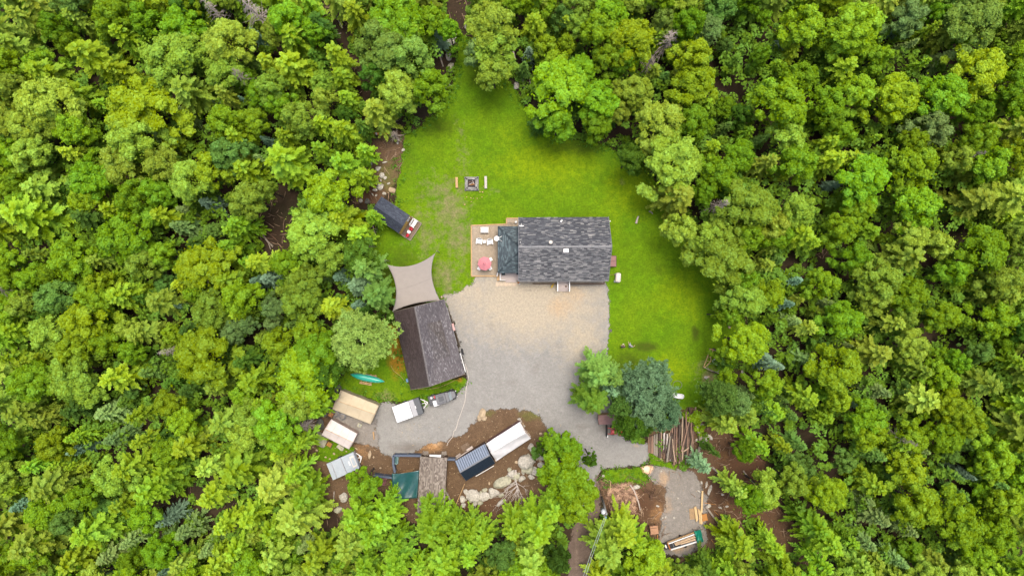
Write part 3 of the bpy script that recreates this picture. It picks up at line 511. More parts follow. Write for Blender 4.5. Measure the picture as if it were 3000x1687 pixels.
for i, (px, py, r, H, mi, lb) in enumerate([(615, 22, 30, 12, 0, 'dead tree with bare pale branches at the top edge'), (728, 18, 42, 13, 2, 'dead spruce with a broad fan of pale twigs at the top edge'), (1965, 112, 40, 10, 0, 'bleached dead tree with a fan of pale twigs, upper right'),
        (1905, 180, 30, 9, 1, 'dead tree with forked brown limbs below the pale twig fan'), (702, 222, 30, 11, 1, 'grey dead tree among green crowns, upper left'), (890, 1248, 34, 5, 0, 'bare bush of tangled twigs left of the white tent'),
        (2116, 597, 28, 12, 2, 'pale lichen-covered dead spruce right of the lawn'), (1075, 720, 18, 4, 1, 'leafless bush beside the small navy cabin'), (12, 850, 34, 11, 1, 'grey twiggy dead tree at the left edge'),
        (2655, 1290, 22, 12, 1, 'dead treetop among firs, lower right'), (1155, 395, 24, 3, 1, 'bare grey shrub under the prayer flags'), (2850, 455, 20, 12, 1, 'grey dead crown at the upper right edge'), (490, 1030, 24, 11, 2, 'dead tan branches in the left forest')]):
    p = P(px, py, H * .8); t = thing('dead_tree', lb, 'dead tree', p.x, p.y, 0, gt.uniform(0, 360), 'dead trees and bushes')
    c = link(bpy.data.objects.new('branches', DMS[mi])); c.parent = t; k = r * S / 2.4; c.scale = (k, k, H / 11)
# young growth on the forest floor: one mass nobody could count
def understory():
    g = np.random.default_rng(3); n = 11000; x = g.uniform(-80, 3080, n); y = g.uniform(-80, 1770, n)
    d = union(x, y, OPEN + BUILT); k = d < -6; x, y, d = x[k], y[k], d[k]
    Cs, Ns, RV = [], [], []
    for i in range(len(x)):
        p = P(x[i], y[i]); r = g.uniform(.4, 1.1); hh = g.uniform(.6, 5.0) if d[i] < -40 else g.uniform(.15, .7); m = 34
        q = unit(g.normal(size=(m, 3))) * r * g.uniform(.5, 1, (m, 1)); q[:, 2] = np.abs(q[:, 2]) * .8 + hh
        Cs.append(q + [p.x, p.y, 0]); Ns.append(unit(q * [1, 1, 0] * .4 + [0, 0, .8] + g.normal(size=(m, 3)) * .35)); RV.append(np.clip(g.normal(g.uniform(.2, .8), .15, m), 0, 1))
    C, A, B = leafset(g, np.concatenate(Cs), np.concatenate(Ns), .5, .3); me = cards('undergrowth', C, A, B, np.concatenate(RV))
    o = link(bpy.data.objects.new('undergrowth', me)); o.color = (.095, .18, .016, 1); tag(o, 'dark leafy undergrowth and saplings beneath the forest trees', 'undergrowth', None, 'stuff')
understory()
# ---------------------------------------------------------------- buildings
def V3(p, z=None): return Vector(p) if z is None else Vector((p[0], p[1], z))
def roof_plane(A, B, F, E, th, off):    # A,B eave; F,E ridge; uv: u along the ridge, v up the slope (metres)
    b = MB(off); A, B, F, E = map(Vector, (A, B, F, E)); n = (B - A).cross(E - A).normalized()
    if n.z < 0: n = -n
    b.add([A, B, F, E, A - n * th, B - n * th, F - n * th, E - n * th], [(0, 1, 2, 3), (7, 6, 5, 4), (0, 4, 5, 1), (1, 5, 6, 2), (2, 6, 7, 3), (3, 7, 4, 0)])
    u = (B - A).normalized(); q = {}; v = (E - A) - u * (E - A).dot(u); v.normalize()
    for i, p in enumerate([A, B, F, E] * 2): q[i] = ((p - A).dot(u), (p - A).dot(v))
    b.uv = [q[i] for f in b.f for i in f]; return b
def gable(name, label, cat, eave, ridge, ze, zr, wall, roof, roof2=None, over=.3, th=.1, trim=None, base_in=None, cap=None, zw=None):
    A, B, C, D = [P(x, y, ze) for x, y in eave]; E, F = [P(x, y, zr) for x, y in ridge]
    c = (A + B + C + D) / 4; t = thing(name, label, cat, c.x, c.y, 0)
    off = (c.x, c.y, 0)
    r1 = roof_plane(A, B, F, E, th, off).build('roof', roof, t); r2 = roof_plane(C, D, E, F, th, off).build('roof', roof2 or roof, t)
    def ins(p): d = Vector((c.x - p.x, c.y - p.y, 0)); return p + d.normalized() * over * 1.4
    a, b_, cc, d = [ins(p) for p in (A, B, C, D)]
    ei = E + (F - E).normalized() * over; fi = F - (F - E).normalized() * over
    zt = ze - th * .5
    def pz(p, z): return (p.x, p.y, z)
    w_ = MB(off); dz = over * (zr - ze) / max(.5, (A - E).length) * .6
    vs = [pz(p, -.05) for p in (a, b_, cc, d)] + [pz(p, zt + dz) for p in (a, b_, cc, d)] + [pz(ei, zr - th * 1.6), pz(fi, zr - th * 1.6)]
    w_.add(vs, [(0, 1, 5, 4), (1, 2, 6, 9, 5), (2, 3, 7, 6), (3, 0, 4, 8, 7), (3, 2, 1, 0), (4, 5, 9, 8), (7, 8, 9, 6)]); wl = w_.build('wall', wall, t)
    if trim:
        b = MB(off)
        for p, q in ((A, E), (E, D), (B, F), (F, C)): b.beam(p + Vector((0, 0, -th * .6)), q + Vector((0, 0, -th * .6)), .05, th * 1.9)
        b.build('trim_board', trim, t)
    if cap:
        b = MB(off); up = Vector((0, 0, .035)); n = 14
        for i in range(n):
            p = E.lerp(F, i / n); q = E.lerp(F, (i + .97) / n); s_ = (F - E).normalized().cross(Vector((0, 0, 1))) * .12
            b.add([p - s_ + up - Vector((0, 0, .07)), q - s_ + up - Vector((0, 0, .07)), q + up, p + up, p + s_ + up - Vector((0, 0, .07)), q + s_ + up - Vector((0, 0, .07))], [(0, 1, 2, 3), (3, 2, 5, 4)])
        b.build('ridge_cap', cap, r1)
    return t, off, dict(A=A, B=B, C=C, D=D, E=E, F=F, w=(a, b_, cc, d), r1=r1, r2=r2, wall=wl)
SH1 = shingles('house_shingles', [(-.1, (.028, .032, .042)), (.4, (.055, .060, .072)), (.75, (.10, .105, .118)), (.92, (.20, .198, .195)), (1.25, (.30, .29, .28))], .13, .5, .7, .4, .13)
SH1b = shingles('lit_house_shingles', [(-.1, (.035, .037, .042)), (.25, (.075, .078, .086)), (.6, (.145, .147, .152)), (.9, (.23, .226, .22)), (1.25, (.32, .31, .30))], .13, .5, .68, .4, .13)  # paler copy for the lower slope, its brighter light put into the colour
SHP = shingles('porch_shingles', [(0, (.03, .048, .058)), (.6, (.055, .08, .092)), (1.0, (.13, .18, .19))], .15, .4, .7)
SHN = shingles('navy_shingles', [(0, (.028, .036, .056)), (.6, (.045, .056, .082)), (1.05, (.075, .09, .12))], .15, .3, .75, nz=.15)
SHB = shingles('brown_shingles', [(0, (.055, .038, .037)), (.7, (.082, .060, .058)), (1.2, (.13, .10, .10))], .12, .26, .40, .6, .1)
SHB2 = shingles('sheen_brown_shingles', [(0, (.05, .036, .033)), (.5, (.078, .060, .056)), (.85, (.125, .105, .10)), (1.15, (.24, .22, .218))], .12, .26, .33, .8, .12)  # right-slope copy, paler: sheen and stronger light are put into its colour
SHG = shingles('grey_brown_shingles', [(0, (.14, .11, .09)), (.5, (.23, .19, .155)), (1.0, (.36, .31, .26))], .17, .3, .8, .3, .12)
METB = ribs('black_metal_roof', (.035, .055, .085), .23, .3, .3, 0, (.012, .016, .022)); METLIT = ribs('skylit_black_metal_roof', (.34, .40, .50), .34, .38, .2, 0, (.035, .045, .06))  # second is the same black metal, upper slope's sky brightness put into its colour
SIDE = boards('beige_siding', (.5, .46, .4), (.42, .38, .33), .18, 2); CEDAR = boards('cedar_boards', (1.0, .62, .17), (.85, .50, .12), .14, 0); BRBO = boards('brown_boards', (.13, .07, .045), (.09, .05, .032), .2, 0)
DECK = boards('deck_boards', (.62, .53, .48), (.52, .44, .4), .14, 1); DECKB = boards('brown_deck_boards', (.24, .17, .115), (.17, .12, .08), .12, 1); GLASS = mat('window_glass', (.05, .07, .09), None, 3, .08, sp=.8)
def window(root, mat_f, c, d, w_, h, off, nm='window'):   # a window on a vertical wall: centre c, along-wall direction d
    c, d = Vector(c), Vector(d).normalized(); n = d.cross(Vector((0, 0, 1)))
    b = MB(off)
    for s_ in (-1, 1):
        b.beam(c + d * s_ * w_ / 2 - Vector((0, 0, h / 2)), c + d * s_ * w_ / 2 + Vector((0, 0, h / 2)), .09, .12)
        b.beam(c - d * w_ / 2 + Vector((0, 0, s_ * h / 2)), c + d * w_ / 2 + Vector((0, 0, s_ * h / 2)), .12, .09)
    f = b.build(nm, mat_f, root); g = MB(off); g.beam(c - d * w_ / 2, c + d * w_ / 2, .05, h); g.build('pane', GLASS, f); return f
# main house
H, ho, hd = gable('house', 'long single-storey house with streaked charcoal shingle roof, in the middle of the clearing', 'house',
                  [(1519, 637), (1783, 636), (1783, 822), (1519, 823)], [(1519, 723.5), (1793, 722)], 2.8, 5.5, SIDE, SH1, SH1b, .35, .14, GREY, cap=shingles('ridge_cap_shingles', [(0, (.2, .2, .205)), (1, (.33, .33, .33))], .2, .3))
a, b_, cc, d = hd['w']
for k in (.2, .45, .72, .9): window(H, WHITE, cc.lerp(d, k) + Vector((0, -.04, -1.0)), (1, 0, 0), 1.1, 1.1, ho); window(H, WHITE, a.lerp(b_, k) + Vector((0, .04, -1.0)), (1, 0, 0), 1.1, 1.1, ho)
for k in (.3, .75): window(H, WHITE, b_.lerp(cc, k) + Vector((.05, 0, -1.0)), (0, 1, 0), 1.0, 1.1, ho)
def onroof(px, py, z): return P(px, py, z)
p = onroof(1646, 646, 3.0); v = MB(ho); v.tube([(p.x, p.y, 2.9), (p.x, p.y, 3.35)], .09); v.tube([(p.x, p.y, 3.35), (p.x - .1, p.y - .12, 3.5), (p.x - .2, p.y - .3, 3.45)], .13); v.build('vent_pipe', WHITE, H, True)
p = P(1613, 710, 5.2); v = MB(ho); v.cyl(p.x, p.y, 4.8, 5.5, .22, .22, 18); c_ = v.build('chimney_pipe', GREY, H, True); v = MB(ho); v.cyl(p.x, p.y, 5.5, 5.56, .27, .27, 18); v.ell(p.x, p.y, 5.58, .24, .24, .09); v.build('cap', CREAM, c_, True)
p = P(1658, 735, 5.35); v = MB(ho); v.box(p.x, p.y, 5.2, .62, .48, .7); c_ = v.build('chimney', mat('pink_brick', (.62, .45, .42), (.5, .36, .33), 6), H); v = MB(ho); v.box(p.x, p.y + .03, 5.6, .7, .52, .08); v.build('cap', WHITE, c_)
p = P(1525, 710, 5.2); v = MB(ho); v.cyl(p.x, p.y, 4.9, 5.3, .06); v.build('vent_pipe', WHITE, H, True)
for (x, y, k) in ((1713, 649, 1.0), (1706, 646, .6)):
    p = P(x, y, 3.1); v = MB(ho); v.box(p.x, p.y, 3.05, .55 * k, .12, .03, -15); v.build('roof_debris', CREAM, hd['r1'])
p = P(1787, 648, 2.6); v = MB(ho); v.ell(p.x, p.y, 2.55, .13, .1, .1); v.build('floodlight', WHITE, H, True)
# gutter along the lower eave
v = MB(ho); v.beam(hd['C'] + Vector((0, -.06, -.1)), hd['D'] + Vector((0, -.06, -.1)), .1, .1); v.build('gutter', DGREY, H)
# hipped porch roof on the left end: a part of the house
pc = [P(1459, 664, 2.5), P(1520, 664, 2.5), P(1520, 799, 2.5), P(1459, 799, 2.5)]; r1_, r2_ = P(1519, 722, 3.7), P(1519, 738, 3.7)
r1_.x = r2_.x = pc[1].x; pm = MB(ho); zz = [(pc[3], pc[0], r1_, r2_), (pc[0], pc[1], r1_), (pc[2], pc[3], r2_)]; uvs = []; pm.v = []; pm.f = []
for f in zz:
    n0 = len(pm.v); pm.add(list(f) + [q - Vector((0, 0, .12)) for q in f], [tuple(range(len(f)))[::-1] if False else tuple(range(len(f))), tuple(range(len(f), 2 * len(f)))[::-1]] + [(i, (i + 1) % len(f), len(f) + (i + 1) % len(f), len(f) + i) for i in range(len(f))])
    u = (f[1] - f[0]).normalized(); w0 = (f[2] - f[0]); vv = (w0 - u * w0.dot(u)).normalized()
    for g_ in pm.f[-(2 + len(f)):]:
        for i in g_: q = Vector(pm.v[i]) + Vector(ho); uvs.append(((q - f[0]).dot(u), (q - f[0]).dot(vv)))
pm.uv = uvs; pr = pm.build('porch_roof', SHP, H)
DKT = mat('dark_teal_cap', (.022, .036, .045), (.04, .06, .07), 5, .8)
v = MB(ho)
for p, q in ((pc[0], r1_), (pc[3], r2_)):
    for i in range(12):
        if i in (3, 8): continue
        v.beam(p.lerp(q, i / 12) + Vector((0, 0, .03)), p.lerp(q, (i + .86) / 12) + Vector((0, 0, .05)), .24, .05)
v.build('hip_cap', DKT, pr)
v = MB(ho)
for i in range(4): v.beam(pc[i] - Vector((0, 0, .1)), pc[(i + 1) % 4] - Vector((0, 0, .1)), .1, .2)
v.build('fascia', DKT, pr)
v = MB(ho); cx = sum(p.x for p in pc) / 4
for p in pc: v.beam((p.x + (cx - p.x) * .12, p.y + (-.3 if p.y > 5 else .3), 0), (p.x + (cx - p.x) * .12, p.y + (-.3 if p.y > 5 else .3), 2.42), .15, .15)
v.build('porch_posts', WHITE, H)
# entry landing in front of the porch
x0, y0 = at(1466, 800, .5); x1, y1 = at(1520, 821, .5); v = MB(ho); v.box((x0 + x1) / 2, (y0 + y1) / 2, .42, x1 - x0, y0 - y1, .12)
x2, y2 = at(1481, 821, .35); x3, y3 = at(1513, 826, .35); v.box((x2 + x3) / 2, (y2 + y3) / 2, .3, x3 - x2, y2 - y3 + .05, .12); L_ = v.build('entry_deck', DECK, H)
v = MB(ho); v.box(x0 + .45, y0 - .15, .5, .5, .34, .06); v.box(x1 - .2, y0 - .05, .5, .3, .3, .06); v.build('door_mat', DKT, L_)
v = MB(ho); v.beam((x0 - .02, y0, 1.2), (x0 - .02, y1, 1.2), .1, .08)
for k in range(6): v.beam((x0 - .02, y0 + (y1 - y0) * k / 5, .4), (x0 - .02, y0 + (y1 - y0) * k / 5, 1.18), .05, .05)
v.beam((x0, y1, .95), (x0 + .75, y1, .95), .06, .08); v.build('railing', WHITE, L_)
# white-railed side steps
x0, y0 = at(1633, 822, .9); x1, y1 = at(1667, 854, .6)
v = MB(ho); v.box((x0 + x1) / 2, (y0 + y1) / 2 + .25, .7, x1 - x0 - .2, (y0 - y1) * .62, .1)
for k in range(3): v.box((x0 + x1) / 2, y1 + .42 - .16 * k + .05, .55 - .17 * k, x1 - x0 - .2, .26, .1)
st = v.build('side_steps', DECK, H); v = MB(ho)
for x in (x0, x1):
    v.beam((x, y0, 1.6), (x, y1 + .1, 1.6), .13, .1)
    for k in range(5): v.beam((x, y0 + (y1 - y0) * k / 4.2, 0), (x, y0 + (y1 - y0) * k / 4.2, 1.58), .1, .1)
    for k in range(12): v.beam((x, y0 + (y1 - y0) * k / 12.6, .7), (x, y0 + (y1 - y0) * k / 12.6, 1.55), .03, .03)
v.build('railing', WHITE, st)
x, y = at(1658, 839, .8); MB().rbox(0, 0, 0, .16, .22, .2, .06).one('flower_pot', BROWNW, 'small brown pot on the white-railed side steps', 'pot', x, y, .76)
# cellar hatch on the right end
hx0, hy0 = at(1788, 749, .7); hx1, hy1 = at(1806, 781, .5); v = MB(ho); cx, cy = (hx0 + hx1) / 2 - .25, (hy0 + hy1) / 2; sx, sy = hx1 - hx0 + .5, hy0 - hy1
MV = mat('mauve_metal', (.36, .20, .185), (.31, .17, .16), 3, .5)
vs = [(cx - sx / 2, cy - sy / 2, 0), (cx + sx / 2, cy - sy / 2, 0), (cx + sx / 2, cy + sy / 2, 0), (cx - sx / 2, cy + sy / 2, 0), (cx - sx / 2, cy - sy / 2, .95), (cx + sx / 2, cy - sy / 2, .3), (cx + sx / 2, cy + sy / 2, .3), (cx - sx / 2, cy + sy / 2, .95)]
v.add(vs, [(3, 2, 1, 0), (4, 5, 6, 7), (0, 1, 5, 4), (1, 2, 6, 5), (2, 3, 7, 6), (3, 0, 4, 7)]); hb = v.build('cellar_hatch', MV, H)
v = MB(ho); v.beam((cx - sx / 2, cy, .98), (cx + sx / 2, cy, .33), .035, .03); v.beam((cx + sx / 2, cy - sy / 2, .31), (cx + sx / 2, cy + sy / 2, .31), .06, .06)
for s_ in (-1, 1): v.beam((cx - sx / 2, cy + s_ * sy / 2, .97), (cx + sx / 2, cy + s_ * sy / 2, .32), .06, .05)
v.build('hatch_rim', BROWNW, hb)
# propane tank
x, y = at(1811.5, 813, .9); t = thing('propane_tank', 'cream capsule-shaped gas tank on the grass right of the house', 'gas tank', x, y, 0, -4)
v = MB(); v.rbox(0, 0, .12, .98, .78, 1.38, .26, 6, 0, .2); v.build('tank', CREAM, t, True); v = MB(); v.box(0, -.45, .08, .95, .14, .16); v.box(0, .45, .08, .95, .14, .16); v.box(-.1, -.62, .3, .8, .2, .2); v.build('foot', GREY, t); v = MB(); v.cyl(.1, .15, .95, 1.05, .1); v.build('valve_dome', WHITE, t, True)
x0, y0 = at(1786, 805, .1); MB().tube([(x0, y0, .1), (x - .4, y + .45, .12)], .03).one('gas_pipe', mat('rusty_pipe', (.4, .22, .08)), 'thin rusty pipe from the house to the cream gas tank', 'pipe', 0, 0)
# foundation planting bed in front of the house
x0, y0 = at(1560, 824); x1, y1 = at(1770, 831); v = MB(); v.box((x0 + x1) / 2, y1, .07, x1 - x0, .14, .14); v.box(x1, (y0 + y1) / 2 + .2, .07, .14, .7, .14); v.one('timber_edging', BROWNW, 'dark timber edging strip along the front wall of the house', 'edging', 0, 0)
# gravel terrace with timber edge and what stands on it
TER = gmat('terrace_gravel', ((.275, .225, .165), (.22, .18, .13), (.25, .205, .15)), 2, [], edge=None, dark=(.12, .095, .068), bs=.8, gs=9, gr=.5)
tp = [(1381, 661), (1484, 657), (1484, 640), (1526, 640), (1526, 664), (1462, 664), (1462, 809), (1381.5, 809)]
full = [(1381, 661), (1484, 657), (1484, 640), (1526, 640), (1526, 809), (1381.5, 809)]; w3 = [tuple(P(*q)[:2]) for q in full]
cxy = (sum(p[0] for p in w3) / 6, sum(p[1] for p in w3) / 6); t = thing('terrace', 'gravel terrace edged with timber, left of the house', 'terrace', cxy[0], cxy[1], 0)
v = MB((cxy[0], cxy[1], 0)); v.prism(w3[::-1], -.05, .16); v.build('surface', TER, t); v = MB((cxy[0], cxy[1], 0))
for i in range(6): v.beam((*w3[i], .13), (*w3[(i + 1) % 6], .13), .16, .2) if i != 3 else None
v.build('timber_edge', WOODT, t)
v = MB(); v.rbox(0, 0, .05, .62, 1.18, .86, .1, 5, 0, .05); v.box(0, 0, .3, 1.26, .9, .1); x, y = at(1419.5, 673.5, .7); v.one('storage_box', CREAM, 'cream storage box with rounded lid at the top of the terrace', 'storage box', x, y, .16, 0, None, False, .02)
def deckchair(label, px, py, rot):
    x, y = at(px, py, .5); t = thing('garden_chair', label, 'garden chair', x, y, .16, rot, 'white armchairs on the terrace')
    v = MB()
    for k in range(5): v.box(-.24 + .12 * k, .02, .36 + .0, .105, .56, .03)
    v.build('seat', WHITE, t); v = MB()
    for k in range(5): v.beam((-.24 + .12 * k, -.24, .36), (-.24 + .12 * k, -.47, .95 - .05 * abs(k - 2)), .105, .03)
    v.build('backrest', WHITE, t)
    for s_ in (-1, 1): v = MB(); v.box(s_ * .37, .03, .56, .14, .78, .035); v.build('armrest', WHITE, t)
    for s_ in (-1, 1):
        for yy in (-.3, .33): v = MB(); v.box(s_ * .35, yy, .27, .08, .1, .54); v.build('leg', WHITE, t)
deckchair('white slatted armchair on the terrace, left of the small white table', 1404, 707, 172); deckchair('white slatted armchair on the terrace, right of the small white table', 1435.5, 709, 188)
def table(name, label, cat, px, py, sx, sy, h, m, rot=0, z=0, rd=0):
    x, y = at(px, py, h); t = thing(name, label, cat, x, y, z, rot); v = MB(); v.rbox(0, 0, h - .04, h, sx, sy, rd or .03); v.build('tabletop', m, t)
    for a in (-1, 1):
        for b in (-1, 1): v = MB(); v.box(a * (sx / 2 - .06), b * (sy / 2 - .06), h / 2 - .02, .05, .05, h - .04); v.build('leg', m, t)
    return t
table('side_table', 'small square white table between the two white armchairs', 'side table', 1419, 708, .42, .42, .5, WHITE, 0, .16)
table('patio_table', 'white table half hidden under the pink parasol', 'table', 1421, 773, 1.75, 1.35, .74, WHITE, 0, .16, .1)
x, y = at(1419.5, 772, 2.3); t = thing('parasol', 'faded pink octagonal parasol over the terrace table', 'parasol', x, y, .16, 8)
PK = mat('pink_fabric', (.66, .25, .27), (.6, .21, .24), 3, .8, bs=.1); v = MB(); n = 8; rim = [(1.02 * math.cos(6.283 * k / n), 1.02 * math.sin(6.283 * k / n), 1.88) for k in range(n)]; mid = [(.5 * math.cos(6.283 * k / n), .5 * math.sin(6.283 * k / n), 2.2) for k in range(n)]
v.add([(0, 0, 2.45)] + mid + rim, [(0, 1 + k, 1 + (k + 1) % n) for k in range(n)] + [(1 + k, 9 + k, 9 + (k + 1) % n, 1 + (k + 1) % n) for k in range(n)]); cn = v.build('canopy', PK, t)
so = cn.modifiers.new('s', 'SOLIDIFY'); so.thickness = .01; v = MB(); v.ell(0, 0, 2.46, .2, .2, .05); v.build('vent_cap', mat('deep_pink_fabric', (.55, .17, .2), None, 3, .8), cn, True); v = MB(); v.cyl(0, 0, 0, 2.6, .025); v.build('pole', WHITE, t); v = MB(); v.cyl(0, 0, 0, .1, .28); v.build('base', GREY, t)
v = MB()
for k in range(n): v.beam((0, 0, 2.4), rim[k], .015, .015)
v.build('ribs', GREY, t)
for i, (px, py) in enumerate(((1404, 786), (1436, 786), (1437, 760))):
    x, y = at(px, py, .5); t = thing('patio_chair', 'white chair corner under the pink parasol, ' + ['lower left', 'lower right', 'upper right'][i], 'chair', x, y, .16, [150, 210, 30][i], 'white chairs under the pink parasol')
    v = MB(); v.rbox(0, 0, .4, .45, .5, .48, .06); v.build('seat', WHITE, t); v = MB(); v.beam((-.22, -.24, .8), (.22, -.24, .8), .05, .35); v.build('backrest', WHITE, t)
    for a in (-.2, .2):
        for b in (-.2, .2): v = MB(); v.box(a, b, .2, .04, .04, .4); v.build('leg', WHITE, t)
def dish(label, px, py, r, z, legs, rot, face=(-.2, 0, 1)):
    x, y = at(px, py, z + .3); t = thing('satellite_dish', label, 'satellite dish', x, y, z, rot); v = MB(); m = 6; n = 20; vs = [(0, 0, .3)]
    for i in range(1, m + 1): q = i / m * r; vs += [(q * math.cos(6.283 * k / n), q * math.sin(6.283 * k / n), .3 + .1 * (i / m) ** 2) for k in range(n)]
    v.add(vs, [(0, 1 + k, 1 + (k + 1) % n) for k in range(n)] + [(1 + i * n + k, 1 + (i + 1) * n + k, 1 + (i + 1) * n + (k + 1) % n, 1 + i * n + (k + 1) % n) for i in range(m - 1) for k in range(n)])
    o = v.build('reflector', WHITE, t, True); so = o.modifiers.new('s', 'SOLIDIFY'); so.thickness = .02
    v = MB(); [v.tube([(0, 0, .28), q], .03, 6) for q in legs]; v.build('bracket', WHITE, t, True); return t
dish('round white dish on two struts at the left edge of the porch roof', 1455, 699, .36, 2.75, [(.95, .45, -.12), (.95, -.42, -.12)], 0)
t = dish('small tilted white aerial dish near the upper left roof corner of the house', 1527.5, 662, .3, 3.4, [(.0, .4, .0), (.0, -.35, -.3)], 0); [setattr(q_, 'scale', (1.2, .3, 1)) for q_ in t.children if q_.name.startswith('reflector')]
x, y = at(1512, 651, .35); t = thing('bucket', 'white lidded bucket on the terrace beside the top left corner of the house', 'bucket', x, y, .16); v = MB(); v.cyl(0, 0, 0, .34, .14, .17); v.build('body', WHITE, t, True); v = MB(); v.cyl(0, 0, .34, .37, .18); v.build('lid', WHITE, t, True)
x, y = at(1512, 655); MB().tube([at(1474, 661) + (.2,), at(1480, 655) + (.2,), at(1493, 653) + (.2,), at(1505, 656) + (.2,), at(1514, 655) + (.2,)], .02, 5).one('garden_hose', BLACK, 'thin black hose lying across the top notch of the terrace', 'hose', 0, 0)
MB().tube([(*at(1496 + 6 * math.cos(a), 662 - 5 * math.sin(a)), .19) for a in [k * .35 for k in range(10)]], .018, 5).one('hose_loop', BLACK, 'small black hose loop at the upper edge of the porch roof', 'hose', 0, 0)
# tan paving slabs in front of the entry
for k in range(5):
    x, y = at(1459 + 12.4 * k, 832); MB().box(0, 0, .04, .6, .6, .08).one('paving_slab', mat('pale_paver_%d' % k, (.66 - .02 * (k % 2), .52, .37)), 'pale tan square paving slab in front of the entry deck, %s' % ['leftmost', 'second from left', 'middle of five', 'second from right', 'rightmost'][k], 'paving slab', x, y, .012, 0, 'pale slabs at the entry')
x, y = at(1460, 816, .5); MB().box(0, 0, .2, .42, .58, .4).one('storage_chest', WOODT, 'small tan wooden box left of the entry deck', 'box', x, y, 0, 0)
x, y = at(1457, 804, .9); MB().box(0, 0, .45, .12, .55, .9, -12).one('tan_board', WHITE, 'upright white board at the lower right corner of the terrace', 'board', x, y, .0, 0)
x, y = at(1521, 829, .3); t = thing('garden_ornament', 'small orange and white garden ornament beside the entry slabs', 'ornament', x, y); v = MB(); v.ell(-.1, .05, .2, .16, .1, .18); v.build('body', mat('orange_plastic', (.7, .22, .04)), t, True); v = MB(); v.ell(.08, -.12, .12, .1, .1, .11); v.build('base', WHITE, t, True)
x, y = at(1618, 838, .4); t = thing('toy_dog', 'small yellow and white animal-like ornament left of the white-railed steps', 'ornament', x, y, 0, 60); v = MB(); v.ell(0, 0, .28, .3, .13, .15); v.tube([(.2, 0, .3), (.36, 0, .42)], [.1, .08]); v.tube([(-.26, 0, .32), (-.42, .05, .3)], [.05, .02]); v.build('body', mat('yellow_plastic', (.75, .5, .05)), t, True)
for a in (-.16, .16):
    for b in (-.08, .08): v = MB(); v.tube([(a, b, .25), (a, b * 1.2, 0)], [.05, .04], 6); v.build('leg', WHITE, t)
# ---------------------------------------------------------------- fire pit and benches
x, y = at(1381.5, 538, .4); t = thing('fire_pit', 'square grey block fire pit filled with charred logs, on the lawn', 'fire pit', x, y, 0, -1)
BL = [mat('grey_block_%d' % k, (c, c * .97, c * .9), None, 5, .85, bs=.6) for k, c in enumerate((.33, .40, .28))]; q = 0
for lay, s_, z in ((0, 1.0, .1), (1, .98, .29), (2, .82, .47)):
    L = .26
    for side in range(4):
        for k in range(5):
            u = -s_ + L / 2 + (2 * s_ - L) * k / 4.0 * .93; xx, yy = [(u, s_ - L / 2), (s_ - L / 2, -u), (-u, -s_ + L / 2), (-s_ + L / 2, u)][side]
            v = MB(); v.box(xx, yy, z, *((.40 * s_, L, .18) if side % 2 == 0 else (L, .40 * s_, .18)), rz=rnd.uniform(-2, 2)); v.build('block', BL[(q * 7 + side) % 3], t, bevel=.015); q += 1
v = MB(); v.box(0, 0, .12, 1.15, 1.15, .2); v.build('ash_bed', mat('ash', (.03, .025, .025), (.12, .1, .1), 8, .95), t)
for k in range(9):
    a = rnd.uniform(0, 3.14); c_ = (rnd.uniform(-.25, .25), rnd.uniform(-.25, .25)); v = MB(); v.tube([(c_[0] - .3 * math.cos(a), c_[1] - .3 * math.sin(a), .3 + .02 * k), (c_[0] + .3 * math.cos(a), c_[1] + .3 * math.sin(a), .34 + .03 * k)], [.05, .06], 7)
    v.build('firewood', [PALED, BLACK, WOODO, BROWNW][k % 4], t)
for nm, lb, px, py, m, L, rot in (('bench', 'orange-tan log bench on the lawn left of the fire pit', 1338, 535, WOODT, 1.55, 92), ('bench', 'weathered grey log bench on the lawn right of the fire pit', 1423, 534.5, mat('silver_wood', (.6, .55, .48), (.48, .43, .37), 6, .8, stretch=(1, 6, 6)), 1.8, 91)):
    x, y = at(px, py, .4); t = thing(nm, lb, 'bench', x, y, 0, rot); v = MB(); v.box(0, 0, .4, L, .36, .1); v.build('seat', m, t, bevel=.02)
    for s_ in (-1, 1): v = MB(); v.cyl(s_ * (L / 2 - .18), 0, 0, .35, .22 if px < 1400 else .15, .2 if px < 1400 else .15, 10); v.build('support', m, t)
# ---------------------------------------------------------------- small cabin with deck
CB, co, cdi = gable('cabin', 'small navy-roofed cabin with a cedar front, at the left edge of the lawn', 'cabin', [(1118, 576), (1200, 631), (1168, 683.5), (1086, 628)], [(1098.5, 603), (1181, 661)], 2.7, 3.9, CEDAR, SHN, None, .01, .1, DGREY, cap=SHN)
c4_ = [P(1205, 634, .3), P(1235, 655, .3), P(1202, 704.5, .3), P(1166, 682, .3)]; v = MB(co); v.prism([tuple(q[:2]) for q in c4_][::-1], .1, .3); dk = v.build('deck', DECKB, CB); v = MB(co)
for i in range(3): v.beam(c4_[i] + Vector((0, 0, .01)), c4_[i + 1] + Vector((0, 0, .01)), .1, .08)
v.build('deck_border', WOODG, dk)
dvec = (c4_[2] - c4_[1]).normalized(); drot = math.degrees(math.atan2(dvec.y, dvec.x)); mid_ = cdi['w'][1].lerp(cdi['w'][2], .5)
v = MB(co); v.beam(mid_ + Vector((.06, .03, -1.2)) - dvec * .45, mid_ + Vector((.06, .03, -1.2)) + dvec * .45, .06, 1.9); dr = v.build('door', CEDAR, CB); v = MB(co); v.ell(*(mid_ + Vector((.12, .06, -1.2)) + dvec * .3), .05, .05, .05); v.build('handle', GREY, dr)
window(CB, WHITE, cdi['w'][1].lerp(cdi['w'][2], .2) + Vector((.03, .02, -.9)), dvec, .6, .8, co)
x, y = at(1213, 654.5, .8); t = thing('glider_bench', 'white slatted garden bench at the upper end of the cabin deck', 'bench', x, y, .3, drot + 90)
